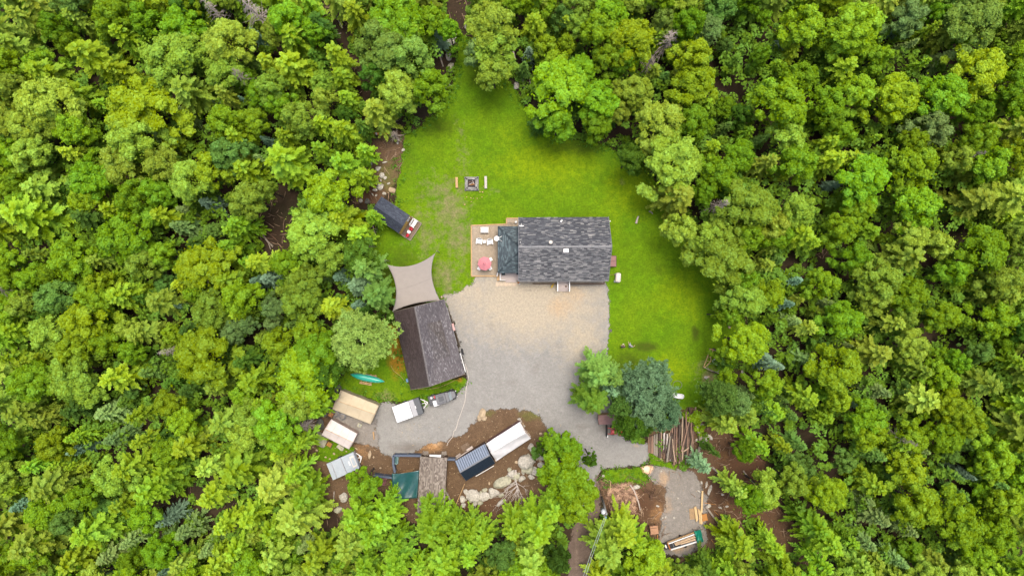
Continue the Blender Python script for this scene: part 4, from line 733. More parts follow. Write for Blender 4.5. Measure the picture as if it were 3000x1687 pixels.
v = MB(); [v.box(-.18 + .1 * k, 0, .42, .08, 1.0, .03) for k in range(5)]; v.build('seat', WHITE, t); v = MB(); [v.box(-.36 - .02 * k, 0, .5 + .1 * k, .05, 1.0, .08) for k in range(5)]; v.build('backrest', WHITE, t)
for s_ in (-1, 1): v = MB(); v.box(-.02, s_ * .53, .62, .75, .1, .05); v.box(.3, s_ * .53, .3, .06, .06, .6); v.box(-.34, s_ * .53, .3, .06, .06, .6); v.build('armrest', WHITE, t)
for lb, px, py, rr_ in (('red round-backed chair on the cabin deck beside the white bench', 1205, 671.5, 0), ('red round-backed chair on the cabin deck, farther from the white bench', 1194, 689, 180)):
    x, y = at(px, py, .7); t = thing('red_chair', lb, 'chair', x, y, .3, drot + 90 + rr_, 'red chairs on the cabin deck'); v = MB(); v.cyl(0, 0, .38, .43, .24); v.build('seat', RED, t, True); v = MB(); v.tube([(.26 * math.cos(a), .26 * math.sin(a), .72) for a in [1.2 + .4 * k for k in range(10)]], .05, 6); v.build('backrest', RED, t, True)
    for a in (45, 135, 225, 315): v = MB(); v.tube([(.2 * math.cos(R(a)), .2 * math.sin(R(a)), .4), (.24 * math.cos(R(a)), .24 * math.sin(R(a)), 0)], .025, 6); v.build('leg', RED, t)
x, y = at(1198.5, 679.5, .6); t = thing('petal_table', 'small white petal-edged table between the red chairs', 'side table', x, y, .3); v = MB(); pl = [(.27 * (1 + .1 * math.cos(6 * a)) * math.cos(a), .27 * (1 + .1 * math.cos(6 * a)) * math.sin(a)) for a in [k * math.pi / 18 for k in range(36)]]; v.prism(pl, .46, .5); v.build('tabletop', WHITE, t)
for a in (0, 120, 240): v = MB(); v.tube([(.1 * math.cos(R(a)), .1 * math.sin(R(a)), .46), (.2 * math.cos(R(a)), .2 * math.sin(R(a)), 0)], .02, 6); v.build('leg', WHITE, t)
# ---------------------------------------------------------------- shade sail
def lerp(a, b, t): return a + (b - a) * t
def edge_(A, B, C): return lambda t: A * (1 - t) * (1 - 2 * t) + C * 4 * t * (1 - t) + B * t * (2 * t - 1)
A, B, C, D_ = P(1134, 775, 2.9), P(1275, 742, 3.3), P(1289, 880, 3.1), P(1150, 912, 2.8)
eT = edge_(A, B, P(1205, 778, 2.75)); eB = edge_(D_, C, P(1214, 889, 2.75)); eL = edge_(A, D_, P(1160, 843, 2.6)); eR = edge_(B, C, P(1264.5, 808, 2.85)); n = 24; vs = []
for i in range(n + 1):
    for j in range(n + 1):
        u, w_ = j / n, i / n; p = eT(u) * (1 - w_) + eB(u) * w_ + eL(w_) * (1 - u) + eR(w_) * u - (A * (1 - u) * (1 - w_) + B * u * (1 - w_) + D_ * (1 - u) * w_ + C * u * w_); vs.append(p)
ox = (A + C) / 2; t = thing('shade_sail', 'grey-beige four-cornered shade sail stretched above the grass by the garage', 'shade sail', ox.x, ox.y); off = (ox.x, ox.y, 0)
SAIL = mat('sail_cloth', (.35, .31, .275), (.325, .29, .258), 1.5, .8, bs=.15); v = MB(off); v.add(vs, [(i * (n + 1) + j, (i + 1) * (n + 1) + j, (i + 1) * (n + 1) + j + 1, i * (n + 1) + j + 1) for i in range(n) for j in range(n)])
o = v.build('cloth', SAIL, t, True); so = o.modifiers.new('s', 'SOLIDIFY'); so.thickness = .012
HEM = mat('sail_hem', (.33, .29, .27)); v = MB(off)
for e in (eT, eB, eL, eR): v.tube([e(k / 20) for k in range(21)], .018, 5)
v.tube([vs[13 * (n + 1) + j] + Vector((0, 0, .012)) for j in range(n + 1)], .012, 4); v.build('hem', HEM, o)
for p, (px, py) in ((A, (1127, 762)), (B, (1279, 735))): q = P(px, py, 3.6); v = MB(off); v.tube([(q.x, q.y, 0), (q.x, q.y, 3.6)], .06); v.build('post', WOODG, t); v = MB(off); v.tube([(q.x, q.y, 3.5), p], .012, 4); v.build('guy_rope', WIRE, t)
# ---------------------------------------------------------------- garage
GA, go, gd = gable('garage', 'big garage with worn brown shingle roof, between the driveway and the forest', 'garage', [(1302, 876), (1362, 1095), (1203, 1141), (1152.5, 913)], [(1214.5, 898), (1259, 1131.5)], 2.7, 6.0, BRBO, SHB2, SHB, .35, .14, WOODG, cap=mat('pale_ridge', (.20, .185, .18), (.13, .115, .11), 6, .5))
a, b_, cc, d = gd['w']; dd_ = (b_ - a).normalized(); nn_ = Vector((dd_.y, -dd_.x, 0)) * -1
if nn_.x < 0: nn_ = -nn_
for k in (.2, .5): v = MB(go); m_ = a.lerp(b_, k) + nn_ * .05; v.beam((m_ + Vector((0, 0, -1.5))) - dd_ * 1.3, (m_ + Vector((0, 0, -1.5))) + dd_ * 1.3, .08, 2.2); v.build('garage_door', WHITE, GA)
m_ = a.lerp(b_, .8) + nn_ * .05; v = MB(go); v.beam(m_ + Vector((0, 0, -1.6)) - dd_ * .45, m_ + Vector((0, 0, -1.6)) + dd_ * .45, .08, 2.0); dr = v.build('door', WHITE, GA); v = MB(go); v.ell(*(m_ + nn_ * .08 + dd_ * .3 + Vector((0, 0, -1.6))), .05, .05, .05); v.build('handle', GREY, dr)
p0, p1 = P(1346, 1035, 2.6) + nn_ * .12, P(1361, 1090, 2.6) + nn_ * .12; t = thing('ladder', 'white ladder hung under the right eave of the garage', 'ladder', p0.x, p0.y, 0); v = MB((p0.x, p0.y, 0)); v.beam(p0, p1, .07, .1); v.beam(p0 - Vector((0, 0, .4)), p1 - Vector((0, 0, .4)), .07, .1); v.build('rails', WHITE, t); v = MB((p0.x, p0.y, 0)); [v.beam(p0.lerp(p1, k / 9), p0.lerp(p1, k / 9) - Vector((0, 0, .4)), .04, .04) for k in range(10)]; v.build('rungs', GREY, t)
x, y = at(1352, 1031, 1.6); t = thing('spare_wheel', 'black spare wheel leaning on the right wall of the garage', 'wheel', x, y, 1.2, 16); v = MB(); v.tube([(.12, .36 * math.cos(a), .36 * math.sin(a) + .1) for a in [k * .349 for k in range(19)]], .12, 8); v.build('tyre', BLACK, t, True); v = MB(); v.tube([(.06, 0, .1), (.2, 0, .1)], .2, .2 and 14); v.build('rim', GREY, t)
x, y = at(1328, 958, 1.7); t = thing('wall_sign', 'pink rectangular board on the right side of the garage', 'sign', x, y, 1.4, 15); v = MB(); v.box(0, 0, .15, .3, 1.05, .08, 0); v.build('board', mat('faded_pink_board', (.72, .46, .42), (.6, .36, .33), 9), t); v = MB(); v.box(-.15, 0, 0, .06, 1.0, .3); v.build('bracket', BROWNW, t)
def cable(name, label, pts, m, r=.03, z=.03): MB().tube([(*at(a_, b_), z) for a_, b_ in pts], r, 5).one(name, m, label, 'cable', 0, 0)
zc = tl(900, 1060, 5.152, [(2385, 30), (2420, 150), (2435, 230), (2418, 320), (2400, 400), (2392, 500), (2380, 600), (2350, 690), (2325, 760), (2300, 830), (2280, 880), (2262, 960), (2240, 1020), (2211, 1045), (2205, 1090), (2195, 1130), (2150, 1180), (2120, 1225), (2108, 1260)])
cable('rope', 'long pale rope snaking down the gravel from the garage corner', zc, mat('pale_rope', (.74, .66, .58)), .045, .05)
cable('hose', 'thin tan hose curving below the bottom edge of the garage', tl(1100, 840, 4.527, [(560, 1352), (700, 1358), (830, 1335), (950, 1290), (1060, 1235)]), WOODT, .025, .04)
cable('string', 'thin tan cord on the grass left of the garage', tl(1100, 840, 4.527, [(205, 1040), (240, 1110), (330, 1180), (390, 1250), (450, 1305)]), WOODT, .025, .04)
cable('drip_line', 'thin dark drip line parallel to the right side of the garage', tl(1100, 840, 4.527, [(950, 215), (1000, 400), (1060, 580), (1100, 710), (1130, 800)]), mat('dark_line', (.16, .13, .1)), .03, .02)
x, y = at(1193, 1114, .5); MB().box(0, 0, .3, .25, .5, .6, 15).one('blue_canister', mat('blue_plastic', (.2, .4, .62)), 'small pale blue canister beside the left wall of the garage', 'canister', x, y)
x, y = at(1293, 870.5, .6); MB().ell(0, 0, .3, .2, .2, .25).one('tan_ball', STONET, 'round tan stone at the top corner of the garage', 'stone', x, y, 0, 0, None, True)
# ---------------------------------------------------------------- canoe, tents
x, y = at(1074.5, 1108, .8); t = thing('canoe', 'upturned green canoe lying on wooden supports in the grass', 'canoe', x, y, .45, -12)
v = MB(); n = 26; m = 9; vs = []
for i in range(n + 1):
    u = -1 + 2 * i / n; w_ = .46 * (1 - abs(u) ** 2.4) + .012; hh = .36 * (1 - abs(u) ** 5) + .03; sheer = -.10 * abs(u) ** 3
    for j in range(m): a = math.pi * j / (m - 1); vs.append((2.55 * u, w_ * math.cos(a), sheer * -1 * 0 + hh * math.sin(a) ** .7 - .12 * abs(u) ** 3))
v.add(vs, [(i * m + j, (i + 1) * m + j, (i + 1) * m + j + 1, i * m + j + 1) for i in range(n) for j in range(m - 1)])
o = v.build('hull', mat('green_hull', (.03, .55, .38), (.025, .46, .32), 2, .3, sp=.5, bs=0), t, True); so = o.modifiers.new('s', 'SOLIDIFY'); so.thickness = .015
for s_ in (-1, 1): v = MB(); v.tube([(2.55 * u, s_ * (.47 * (1 - abs(u) ** 2.4) + .015), -.12 * abs(u) ** 3) for u in [-1 + k / 10 for k in range(21)]], .022, 5); v.build('gunwale', WHITE, t)
for lb, px, py, rot in (('slatted tan wooden pallet piece below the green canoe', 1071.5, 1122, -10), ('tan wooden plank bench above the green canoe', 1086, 1100, -8)):
    x, y = at(px, py, .3); t = thing('canoe_support', lb, 'support', x, y, 0, rot); v = MB(); v.box(0, .07, .38, 1.8, .12, .06); v.box(0, -.13, .38, 1.8, .14, .06); v.build('top_boards', WOODT, t)
    for s_ in (-.7, 0, .7): v = MB(); v.box(s_, 0, .18, .12, .4, .34); v.build('leg', WOODT, t)
def tent(label, roofq, ridge, ze, zr, m, mw, seams, hang):
    A, B, C, D = [P(x, y, ze) for x, y in roofq]; E, F = [P(x, y, zr) for x, y in ridge]; c = (A + B + C + D) / 4; t = thing('canvas_tent', label, 'tent', c.x, c.y); off = (c.x, c.y, 0)
    for nm, q in (('roof_panel', (A, B, F, E)), ('roof_panel', (D, C, F, E))):
        v = MB(off); n = 14; vs = []
        for i in range(n + 1):
            for j in range(n + 1):
                p = q[0].lerp(q[1], j / n).lerp(q[3].lerp(q[2], j / n), i / n); sag = -.10 * math.sin(math.pi * i / n) * (.6 + .4 * math.cos(4 * math.pi * j / n)) + .02 * math.sin(j * 2.3 + i); vs.append(p + Vector((0, 0, sag)))
        v.add(vs, [(i * (n + 1) + j, i * (n + 1) + j + 1, (i + 1) * (n + 1) + j + 1, (i + 1) * (n + 1) + j) for i in range(n) for j in range(n)]); o = v.build(nm, m, t, True); so = o.modifiers.new('s', 'SOLIDIFY'); so.thickness = .01
        v = MB(off)
        for k in seams: v.tube([q[0].lerp(q[1], k).lerp(q[3].lerp(q[2], k), i / 10) + Vector((0, 0, .0 - .10 * math.sin(math.pi * i / 10) * (.6 + .4 * math.cos(4 * math.pi * k)) + .015)) for i in range(11)], .012, 4)
        v.build('seam', mw, o)
    cl = c.copy(); cl.z = 0
    def base(p, k=.97): return Vector((c.x + (p.x - c.x) * k, c.y + (p.y - c.y) * k, 0))
    v = MB(off); L = [A, B, F, C, D, E]; bs = [base(A), base(B), base(B.lerp(C, .5)), base(C), base(D), base(A.lerp(D, .5))]
    n = 6
    for i in range(6):
        a0, a1, b0, b1 = L[i], L[(i + 1) % 6], bs[i], bs[(i + 1) % 6]
        vs = []
        for r in range(2):
            for k in range(n + 1): p = (a0 if r == 0 else b0).lerp(a1 if r == 0 else b1, k / n); o_ = (p - c); o_.z = 0; vs.append(p + (o_.normalized() * (.07 if k % 2 else -.03) if r == 1 else Vector((0, 0, -.02))))
        v.add(vs, [(k, k + 1, n + 2 + k, n + 1 + k) for k in range(n)])
    v.build('wall', mw, t)
    v = MB(off)
    for p in (A, B, C, D, E, F): o_ = (p - c); o_.z = 0; q = p + o_.normalized() * .9; v.tube([p, (q.x, q.y, .05)], .012, 4)
    v.build('guy_rope', PALED, t); v = MB(off); v.tube([E, F], .03, 6); v.build('ridge_pole', WOODT, t); return t
TAN = mat('tan_canvas', (.70, .59, .41), (.64, .53, .36), 1.2, .85, bs=.4); TAN2 = mat('tan_canvas_wall', (.55, .45, .31), (.47, .38, .26), 1.5, .85, bs=.4)
WCV = mat('white_canvas', (.78, .70, .66), (.7, .62, .58), 1.2, .85, bs=.5); WCV2 = mat('beige_canvas_wall', (.55, .43, .36), (.47, .36, .3), 1.5, .85, bs=.4)
tent('large tan canvas wall tent on the gravel, lower left of the garage', [(998, 1142), (1110, 1187), (1086, 1243), (973, 1198)], [(983, 1171.5), (1099, 1213)], 1.7, 2.7, TAN, TAN2, (.33, .66), 0)
tent('smaller white canvas tent with beige walls, below the tan tent', [(970, 1227), (1047, 1270), (1022, 1316), (941.5, 1273.5)], [(951.5, 1256), (1034.5, 1295)], 1.5, 2.3, WCV, WCV2, (.25, .5, .75), 0)
for lb, px, py in (('pale grey hose coil between the tents, left of the other coil', 984, 1212), ('pale grey hose coil between the tents, right of the other coil', 1003.5, 1220)):
    x, y = at(px, py); v = MB()
    for q in range(3): v.tube([((.36 + .05 * q) * math.cos(a) + .02 * q, (.36 + .05 * q) * math.sin(a), .04 + .05 * q) for a in [k * .314 for k in range(21)]], .022, 5)
    v.one('hose_coil', GREY, lb, 'hose coil', x, y, .02, 0, 'hose coils between the tents')
x, y = at(1054, 1245); t = thing('concrete_slab', 'square greenish concrete slab with a hole, right of the hose coils', 'slab', x, y, .02, -22); v = MB(); v.box(0, 0, .06, .62, .58, .12); v.build('slab', STONEO, t, bevel=.02); v = MB(); v.box(0, 0, .13, .22, .2, .03); v.build('cover', GREY, t)
def slatchair(px, py, rot, lb, k=1):
    x, y = at(px, py, .6); t = thing('wooden_chair', lb, 'chair', x, y, 0, rot); v = MB(); [v.box(-.27 + .135 * i, 0, .38, .1, .62, .04) for i in range(5)]; v.build('seat', WOODO, t); v = MB(); [v.beam((-.27 + .135 * i, .32, .4), (-.27 + .135 * i, .5, .95), .1, .03) for i in range(5)]; v.build('backrest', BROWNW, t)
    for s_ in (-1, 1): v = MB(); v.box(s_ * .4, .05, .58, .1, .85, .05); v.build('armrest', BROWNW, t); v = MB(); v.box(s_ * .38, -.3, .3, .07, .07, .6); v.box(s_ * .38, .32, .3, .07, .07, .6); v.build('leg', BROWNW, t)
slatchair(963.5, 1302.5, -28, 'brown slatted chair with orange seat slats beside the white tent'); slatchair(968, 1215, 150, 'small orange wooden chair half hidden left of the hose coils')
# ---------------------------------------------------------------- trailers
def rect(pts, z): return [P(a, b, z) for a, b in pts]
def trailer(name, lab, q, h, secs, tong, hz=.6):
    q = rect(q, h); c = sum(q, Vector()) / 4; t = thing(name, lab, 'trailer', c.x, c.y); off = (c.x, c.y, 0); ax = (q[1] - q[0]); L = ax.length; ax.normalize(); s_ = (q[3] - q[0]).normalized(); W = (q[3] - q[0]).length
    v = MB(off)
    def bx(u0, u1, z0, z1, m, nm, par=t, ins=0.0, w0=0, w1=1, bev=.04):
        a = q[0] + ax * (u0 * L); b = q[0] + ax * (u1 * L); v = MB(off); f0, f1 = s_ * (W * w0 + ins), s_ * (W * w1 - ins)
        p = [a + f0, b + f0, b + f1, a + f1]; v.prism([(e.x, e.y) for e in p][::-1], z0, z1); return v.build(nm, m, par, bevel=bev)
    body = bx(0, 1, hz, h - .12, secs['side'], 'body', ins=.06); 
    for u0, u1, z, m, nm in secs['top']: bx(u0 + .004, u1 - .004, h - .15, z, m, nm, body if nm == 'hatch' else t)
    for u0, u1, w0, w1, z, m, nm in secs['bits']: bx(u0, u1, z - .06, z, m, nm, t, 0, w0, w1, .01)
    for sd in (0, 1):
        p = q[0] + ax * L * .42 + s_ * (W * sd + (-.06 if sd == 0 else .06) * -1); v = MB(off); p.z = .32; v.tube([p - s_ * .1, p + s_ * .1], .32, 16); wl = v.build('wheel', BLACK, t); v = MB(off); v.tube([p - s_ * .12, p + s_ * .12], .16, 12); v.build('rim', GREY, wl)
    e = P(*tong, .5); a = q[1].copy(); b = q[2].copy(); a.z = b.z = .5; v = MB(off); v.beam(a.lerp(b, .2), e, .1, .1); v.beam(a.lerp(b, .8), e, .1, .1); v.beam(a.lerp(b, .5), e, .07, .08); v.beam(a.lerp(b, .5).lerp(e, .5) - s_ * .5, a.lerp(b, .5).lerp(e, .5) + s_ * .3, .07, .07); v.build('tow_frame', WHITE, t); v = MB(off); v.tube([(e.x, e.y, 0), (e.x, e.y, .6)], .04); v.build('jack', GREY, t)
    return t
WSH = mat('gloss_white', (.82, .82, .82), (.8, .8, .8), 3, .25, sp=.5, bs=0); LG = mat('light_grey_panel', (.42, .42, .43), (.38, .38, .39), 3, .4, bs=0); DGP = mat('charcoal_panel', (.10, .11, .12), (.08, .088, .095), 6, .5, bs=.2); PGR = mat('pale_blue_grey_panel', (.44, .49, .53), (.38, .43, .47), 2, .35, bs=.3)
trailer('camper_trailer', 'white folding camper trailer with charcoal front, parked behind the grey utility vehicle', [(1147.5, 1192), (1225, 1164), (1240.5, 1209.5), (1163, 1238.5)], 1.9,
        {'side': DGP, 'top': [(0, .62, 1.92, WSH, 'roof'), (.62, .80, 1.8, LG, 'front_slope'), (.80, 1.0, 1.5, DGP, 'front_box')], 'bits': [(.83, .96, .2, .8, 1.55, BLACK, 'hatch_window'), (.79, .815, .42, .56, 1.86, WHITE, 'handle')]}, (1254, 1178))
trailer('box_trailer', 'pale grey folding camper trailer, lower left of the yard', [(955.5, 1358.5), (1034, 1323.5), (1053, 1370), (974.5, 1406.5)], 1.7,
        {'side': PGR, 'top': [(0, .16, 1.68, PGR, 'roof_panel'), (.16, .54, 1.74, PGR, 'roof_panel'), (.54, 1.0, 1.7, PGR, 'roof_panel')], 'bits': [(.82, .97, .18, .82, 1.76, CREAM, 'hatch_frame'), (.845, .95, .27, .73, 1.79, PGR, 'hatch'), (.73, .765, .38, .62, 1.76, WHITE, 'handle'), (.175, .19, .05, .95, 1.77, LG, 'rail'), (.52, .54, .03, .97, 1.78, LG, 'rail')]}, (1060, 1338))
# ---------------------------------------------------------------- utility vehicle
x, y = at(1296, 1165, 1.2); U = thing('utility_vehicle', 'dark grey four-seat utility vehicle with loaded cargo bed, in front of the camper trailer', 'utility vehicle', x, y, 0, 15.5)
CARG = mat('dark_grey_paint', (.12, .125, .135), (.10, .105, .115), 2, .35, sp=.5, bs=0)
v = MB(); v.box(-.15, 0, .55, 3.0, 1.36, .32); v.prism([(1.2, -.68), (1.95, -.52), (2.08, -.3), (2.08, .3), (1.95, .52), (1.2, .68)], .4, .95); v.build('body', BLACK, U, bevel=.06)
v = MB(); v.prism([(1.15, -.62), (1.75, -.5), (1.92, -.28), (1.92, .28), (1.75, .5), (1.15, .62)], .96, 1.08); v.build('hood', CARG, U, bevel=.04)
rf = MB(); rf.prism([(-.85, -.74), (.72, -.74), (1.02, -.6), (1.02, .6), (.72, .74), (-.85, .74)], 1.84, 1.93); rf = rf.build('roof', CARG, U, bevel=.04)
v = MB(); v.box(-.1, 0, 1.95, .75, .7, .05); v.box(-.1, 0, 1.985, .5, .45, .04); [v.box(.0, s_ * .55, 1.95, 1.3, .08, .04) for s_ in (-1, 1)]; v.build('roof_ridges', DGREY, rf, bevel=.015)
v = MB(); v.beam((.55, -.72, 1.95), (.55, .72, 1.95), .06, .05); v.build('roof_seam', BLACK, rf)
v = MB(); v.add([(1.05, -.6, 1.84), (1.05, .6, 1.84), (1.35, .58, 1.1), (1.35, -.58, 1.1), (1.07, -.6, 1.84), (1.07, .6, 1.84), (1.37, .58, 1.1), (1.37, -.58, 1.1)], [(0, 1, 2, 3), (7, 6, 5, 4), (0, 4, 5, 1), (3, 2, 6, 7), (0, 3, 7, 4), (1, 5, 6, 2)]); v.build('windshield', mat('sky_reflecting_glass', (.5, .58, .6), None, 3, .1, sp=.8), U)  # pale pane colour stands for sky reflected in the windshield
v = MB()
for s_ in (-1, 1): v.tube([(-.85, s_ * .68, .7), (-.8, s_ * .68, 1.86), (1.0, s_ * .6, 1.86), (1.35, s_ * .6, 1.05)], .035, 6); v.tube([(.1, s_ * .66, .7), (.1, s_ * .66, 1.86)], .035, 6)
v.build('roll_cage', BLACK, U)
for a in (-.35, .55):
    v = MB(); v.box(a, 0, .8, .5, 1.2, .15); v.box(a - .28, 0, 1.05, .12, 1.2, .5); v.build('seat', BLACK, U)
for a in (-1.35, 1.45):
    for s_ in (-1, 1): v = MB(); v.tube([(a, s_ * .52, .34), (a, s_ * .76, .34)], .34, 16); wl = v.build('wheel', BLACK, U, bevel=.03); v = MB(); v.tube([(a, s_ * .5, .34), (a, s_ * .78, .34)], .17, 12); v.build('rim', GREY, wl)
for s_ in (-1, 1): v = MB(); v.ell(2.05, s_ * .38, .78, .07, .13, .07); v.build('headlight', WHITE, U, True)
v = MB(); v.box(-1.45, 0, .82, 1.15, 1.4, .06); [v.box(-1.45, s_ * .69, .97, 1.15, .04, .28) for s_ in (-1, 1)]; v.box(-2.02, 0, .97, .04, 1.4, .28); v.box(-.88, 0, 1.0, .04, 1.4, .34); v.build('cargo_bed', DGREY, U)
x, y = at(1277.5, 1180.5, 1.2); t = thing('cooler', 'white cooler in the cargo bed of the utility vehicle', 'cooler', x, y, .85, 15.5); v = MB(); v.rbox(0, 0, 0, .36, .8, .8, .07); v.build('body', WSH, t); v = MB(); v.rbox(0, 0, .37, .43, .82, .82, .07); v.build('lid', WSH, t); v = MB(); v.cyl(-.15, .15, .43, .46, .06); v.build('badge', RED, t); v = MB(); v.box(0, -.2, .44, .4, .04, .03); v.build('handle', GREY, t)
x, y = at(1273.5, 1163, 1.2); t = thing('fuel_can', 'red fuel container in the cargo bed of the utility vehicle', 'fuel can', x, y, .85, 15.5); v = MB(); v.rbox(.05, 0, 0, .36, .38, .38, .06); v.build('body', RED, t); v = MB(); v.cyl(-.12, .05, .36, .44, .05); v.build('cap', CREAM, t); v = MB(); v.tube([(.18, -.1, .36), (.1, -.1, .43), (0, -.1, .36)], .02, 5); v.build('handle', RED, t)
x, y = at(1263.5, 1165.5, 1.2); t = thing('pail', 'round white pail in the corner of the utility vehicle bed', 'pail', x, y, .85); v = MB(); v.cyl(0, 0, 0, .34, .15, .17); v.build('body', WHITE, t, True); v = MB(); v.cyl(0, 0, .34, .37, .185); v.build('lid', WSH, t, True)
# ---------------------------------------------------------------- long shed, pens, tarps
LS, lo_, ldi = gable('shed', 'long shed with grey-brown weathered roof at the lower edge of the yard', 'shed', [(1231, 1337), (1222, 1502), (1302, 1502), (1310, 1340.5)], [(1270.5, 1341), (1262, 1506)], 2.3, 3.1, BRBO, SHG, None, .15, .08, WOODG, cap=SHG)
for sd, (px, py), rot in ((-1, (1247, 1328), -32), (1, (1300, 1329), 32)):
    x, y = at(px, py, 1.0); v = MB(lo_); c = Vector((x, y, 0))
    for k in range(3): d = Vector((math.cos(R(rot)), math.sin(R(rot)), 0)); q = c + Vector((0, -.0 + .2 * (k - 1), 1.2 + .0 * k)) + Vector((.08 * sd * -1 * (k - 1), 0, 0)); v.beam(q - d * .5, q + d * .5, .06, .1)
    v.beam(c + Vector((0, -.25, .6)), c + Vector((0, .25, .6)), .7, .05); v.build('ramp_rack', WOODG, LS)
x0, y0 = at(1258, 1331.5, 1.6); x1, y1 = at(1292, 1332.5, 1.6); v = MB(lo_); v.beam((x0, y0, 1.6), (x1, y1, 1.6), .08, .08); v.beam((x0, y0 - .22, 1.5), (x1, y1 - .22, 1.5), .32, .05); v.build('front_shelf', WHITE, LS)
BLUE = mat('blue_grey_boards', (.105, .135, .19), (.075, .10, .145), 4, .7, stretch=(1, 5, 5))
def fence(label, pts, z=1.5, wd=.3):
    q = [P(a, b, z) for a, b in pts]; c = q[0]; t = thing('board_fence', label, 'fence', c.x, c.y); off = (c.x, c.y, 0); v = MB(off)
    for a, b in zip(q, q[1:]): v.beam(a, b, wd, .06)
    v.build('cap_rail', BLUE, t); v = MB(off)
    for a, b in zip(q, q[1:]): v.beam(a - Vector((0, 0, .8)), b - Vector((0, 0, .8)), .04, 1.4)
    v.build('boards', BLUE, t)
    for p in q: v = MB(off); v.box(p.x, p.y, z / 2, .12, .12, z + .04); v.build('post', WOODG, t)
fence('dark blue pen fence with flat cap around the brown pen, left of the long shed', [(1157, 1384), (1152, 1362), (1152, 1334), (1192, 1334), (1233, 1335)])
fence('short dark blue fence between the long shed and the black-roofed shed', [(1311, 1345.5), (1334, 1346)]); fence('short dark blue fence piece beside the dark green tarp', [(1094, 1392), (1122, 1396), (1150, 1399)])
x, y = at(1160.5, 1347, .5); t = thing('water_trough', 'oval pale teal water trough in the corner of the pen', 'trough', x, y, 0, 0); TEAL = mat('teal_plastic', (.26, .42, .42), (.22, .37, .37), 3, .4); v = MB()
pl = [(.3 * math.cos(a), (.36 if math.sin(a) > 0 else -.36) + .3 * math.sin(a)) for a in [k * math.pi / 12 + .001 for k in range(24)]]; n = len(pl)
vs = [(a * .9, b * .9, 0) for a, b in pl] + [(a, b, .5) for a, b in pl] + [(a * .86, b * .93, .5) for a, b in pl] + [(a * .8, b * .86, .12) for a, b in pl]
v.add(vs, [tuple(range(n))[::-1], tuple(range(3 * n, 4 * n))] + [(k * n + i, k * n + (i + 1) % n, (k + 1) * n + (i + 1) % n, (k + 1) * n + i) for k in range(3) for i in range(n)]); v.build('shell', TEAL, t, True); v = MB(); v.prism([(a * .83, b * .89) for a, b in pl], .13, .36); v.build('water', mat('trough_water', (.1, .2, .2), (.12, .22, .22), 2, .08, sp=.8), t)
def drape(label, quad, m, hts, name='tarp', n=22, amp=.09, seed=1, cat='tarp', group=None, edge=None):
    q = [P(a, b, h) for (a, b), h in zip(quad, hts)]; c = sum(q, Vector()) / 4; t = thing(name, label, cat, c.x, c.y); g = random.Random(seed); ph = [(g.uniform(3, 14), g.uniform(3, 14), g.uniform(0, 6), g.uniform(.3, 1)) for _ in range(7)]; vs = []
    for i in range(n + 1):
        for j in range(n + 1):
            u, w_ = j / n, i / n; p = q[0].lerp(q[1], u).lerp(q[3].lerp(q[2], u), w_); z = sum(k * math.sin(a * u + b * w_ + f) for a, b, f, k in ph) / 3 * amp - .25 * math.sin(math.pi * u) * math.sin(math.pi * w_)
            bow = .12 * math.sin(math.pi * u) * (1 if w_ in (0,) else 0); vs.append(p + Vector((0, -bow, z)))
    v = MB((c.x, c.y, 0)); v.add(vs, [(i * (n + 1) + j, (i + 1) * (n + 1) + j, (i + 1) * (n + 1) + j + 1, i * (n + 1) + j + 1) for i in range(n) for j in range(n)]); o = v.build('sheet', m, t, True); so = o.modifiers.new('s', 'SOLIDIFY'); so.thickness = .012
    v = MB((c.x, c.y, 0)); [v.tube([(p.x, p.y, 0), p - Vector((0, 0, .12))], .04, 6) for p in q]; v.build('posts', WOODG, t); return t
TT = mat('dark_teal_tarp', (.012, .075, .075), (.02, .10, .10), 1.2, .28, sp=.6, bs=.3)
t = drape('dark green-teal tarp roof hung against the long shed', [(1148, 1387), (1228, 1377), (1222, 1458), (1152, 1462)], TT, (2.0, 2.1, 2.0, 1.9), seed=4, amp=.13)
t = drape('crumpled dusty pink tarp beside the dark green tarp', [(1082, 1398), (1135, 1400), (1128, 1422), (1092, 1425)], mat('dusty_pink_tarp', (.30, .13, .13), (.22, .10, .10), 2, .6), (.7, .9, .3, .4), seed=8, amp=.16)
# metal-roofed shed and greenhouse
MS, mo, md = gable('woodshed', 'shed with ribbed black metal roof, left of the white greenhouse tarp', 'shed', [(1332.5, 1350.3), (1420.5, 1299), (1450.5, 1356.7), (1365.6, 1408)], [(1347.3, 1383.5), (1435, 1332.5)], 2.3, 3.5, BRBO, METLIT, METB, .12, .07, DGREY, cap=GREY)
MS.children
x0, y0 = at(1393.5, 1394, 1.2); x1, y1 = at(1447, 1363, 1.2); v = MB(mo); v.tube([(x0, y0, 1.3), (x1, y1, 1.3)], .06, 8); v.build('drain_pipe', WHITE, MS)
x0, y0 = at(1337, 1343, 1.6); x1, y1 = at(1386, 1311, 1.6)
for k in range(3): v = MB(mo); o_ = Vector((-.14, .22, 0)) * (k * .6); v.beam(Vector((x0, y0, 1.5)).lerp(Vector((x1, y1, 1.5)), .02) + o_, Vector((x0, y0, 1.5)).lerp(Vector((x1, y1, 1.5)), .3) + o_, .07, .05); v.build('lattice_slat', PALED, MS)
v = MB(mo); v.beam((x0, y0, 1.6), (x1, y1, 1.6), .1, .1); a_, b_ = Vector((x0, y0, 1.6)).lerp(Vector((x1, y1, 1.6)), .65), Vector((x1, y1, 1.6)); v.beam(a_ + Vector((-.1, .18, 0)), b_ + Vector((-.1, .18, 0)), .22, .06); v.build('front_rail', PALED, MS)
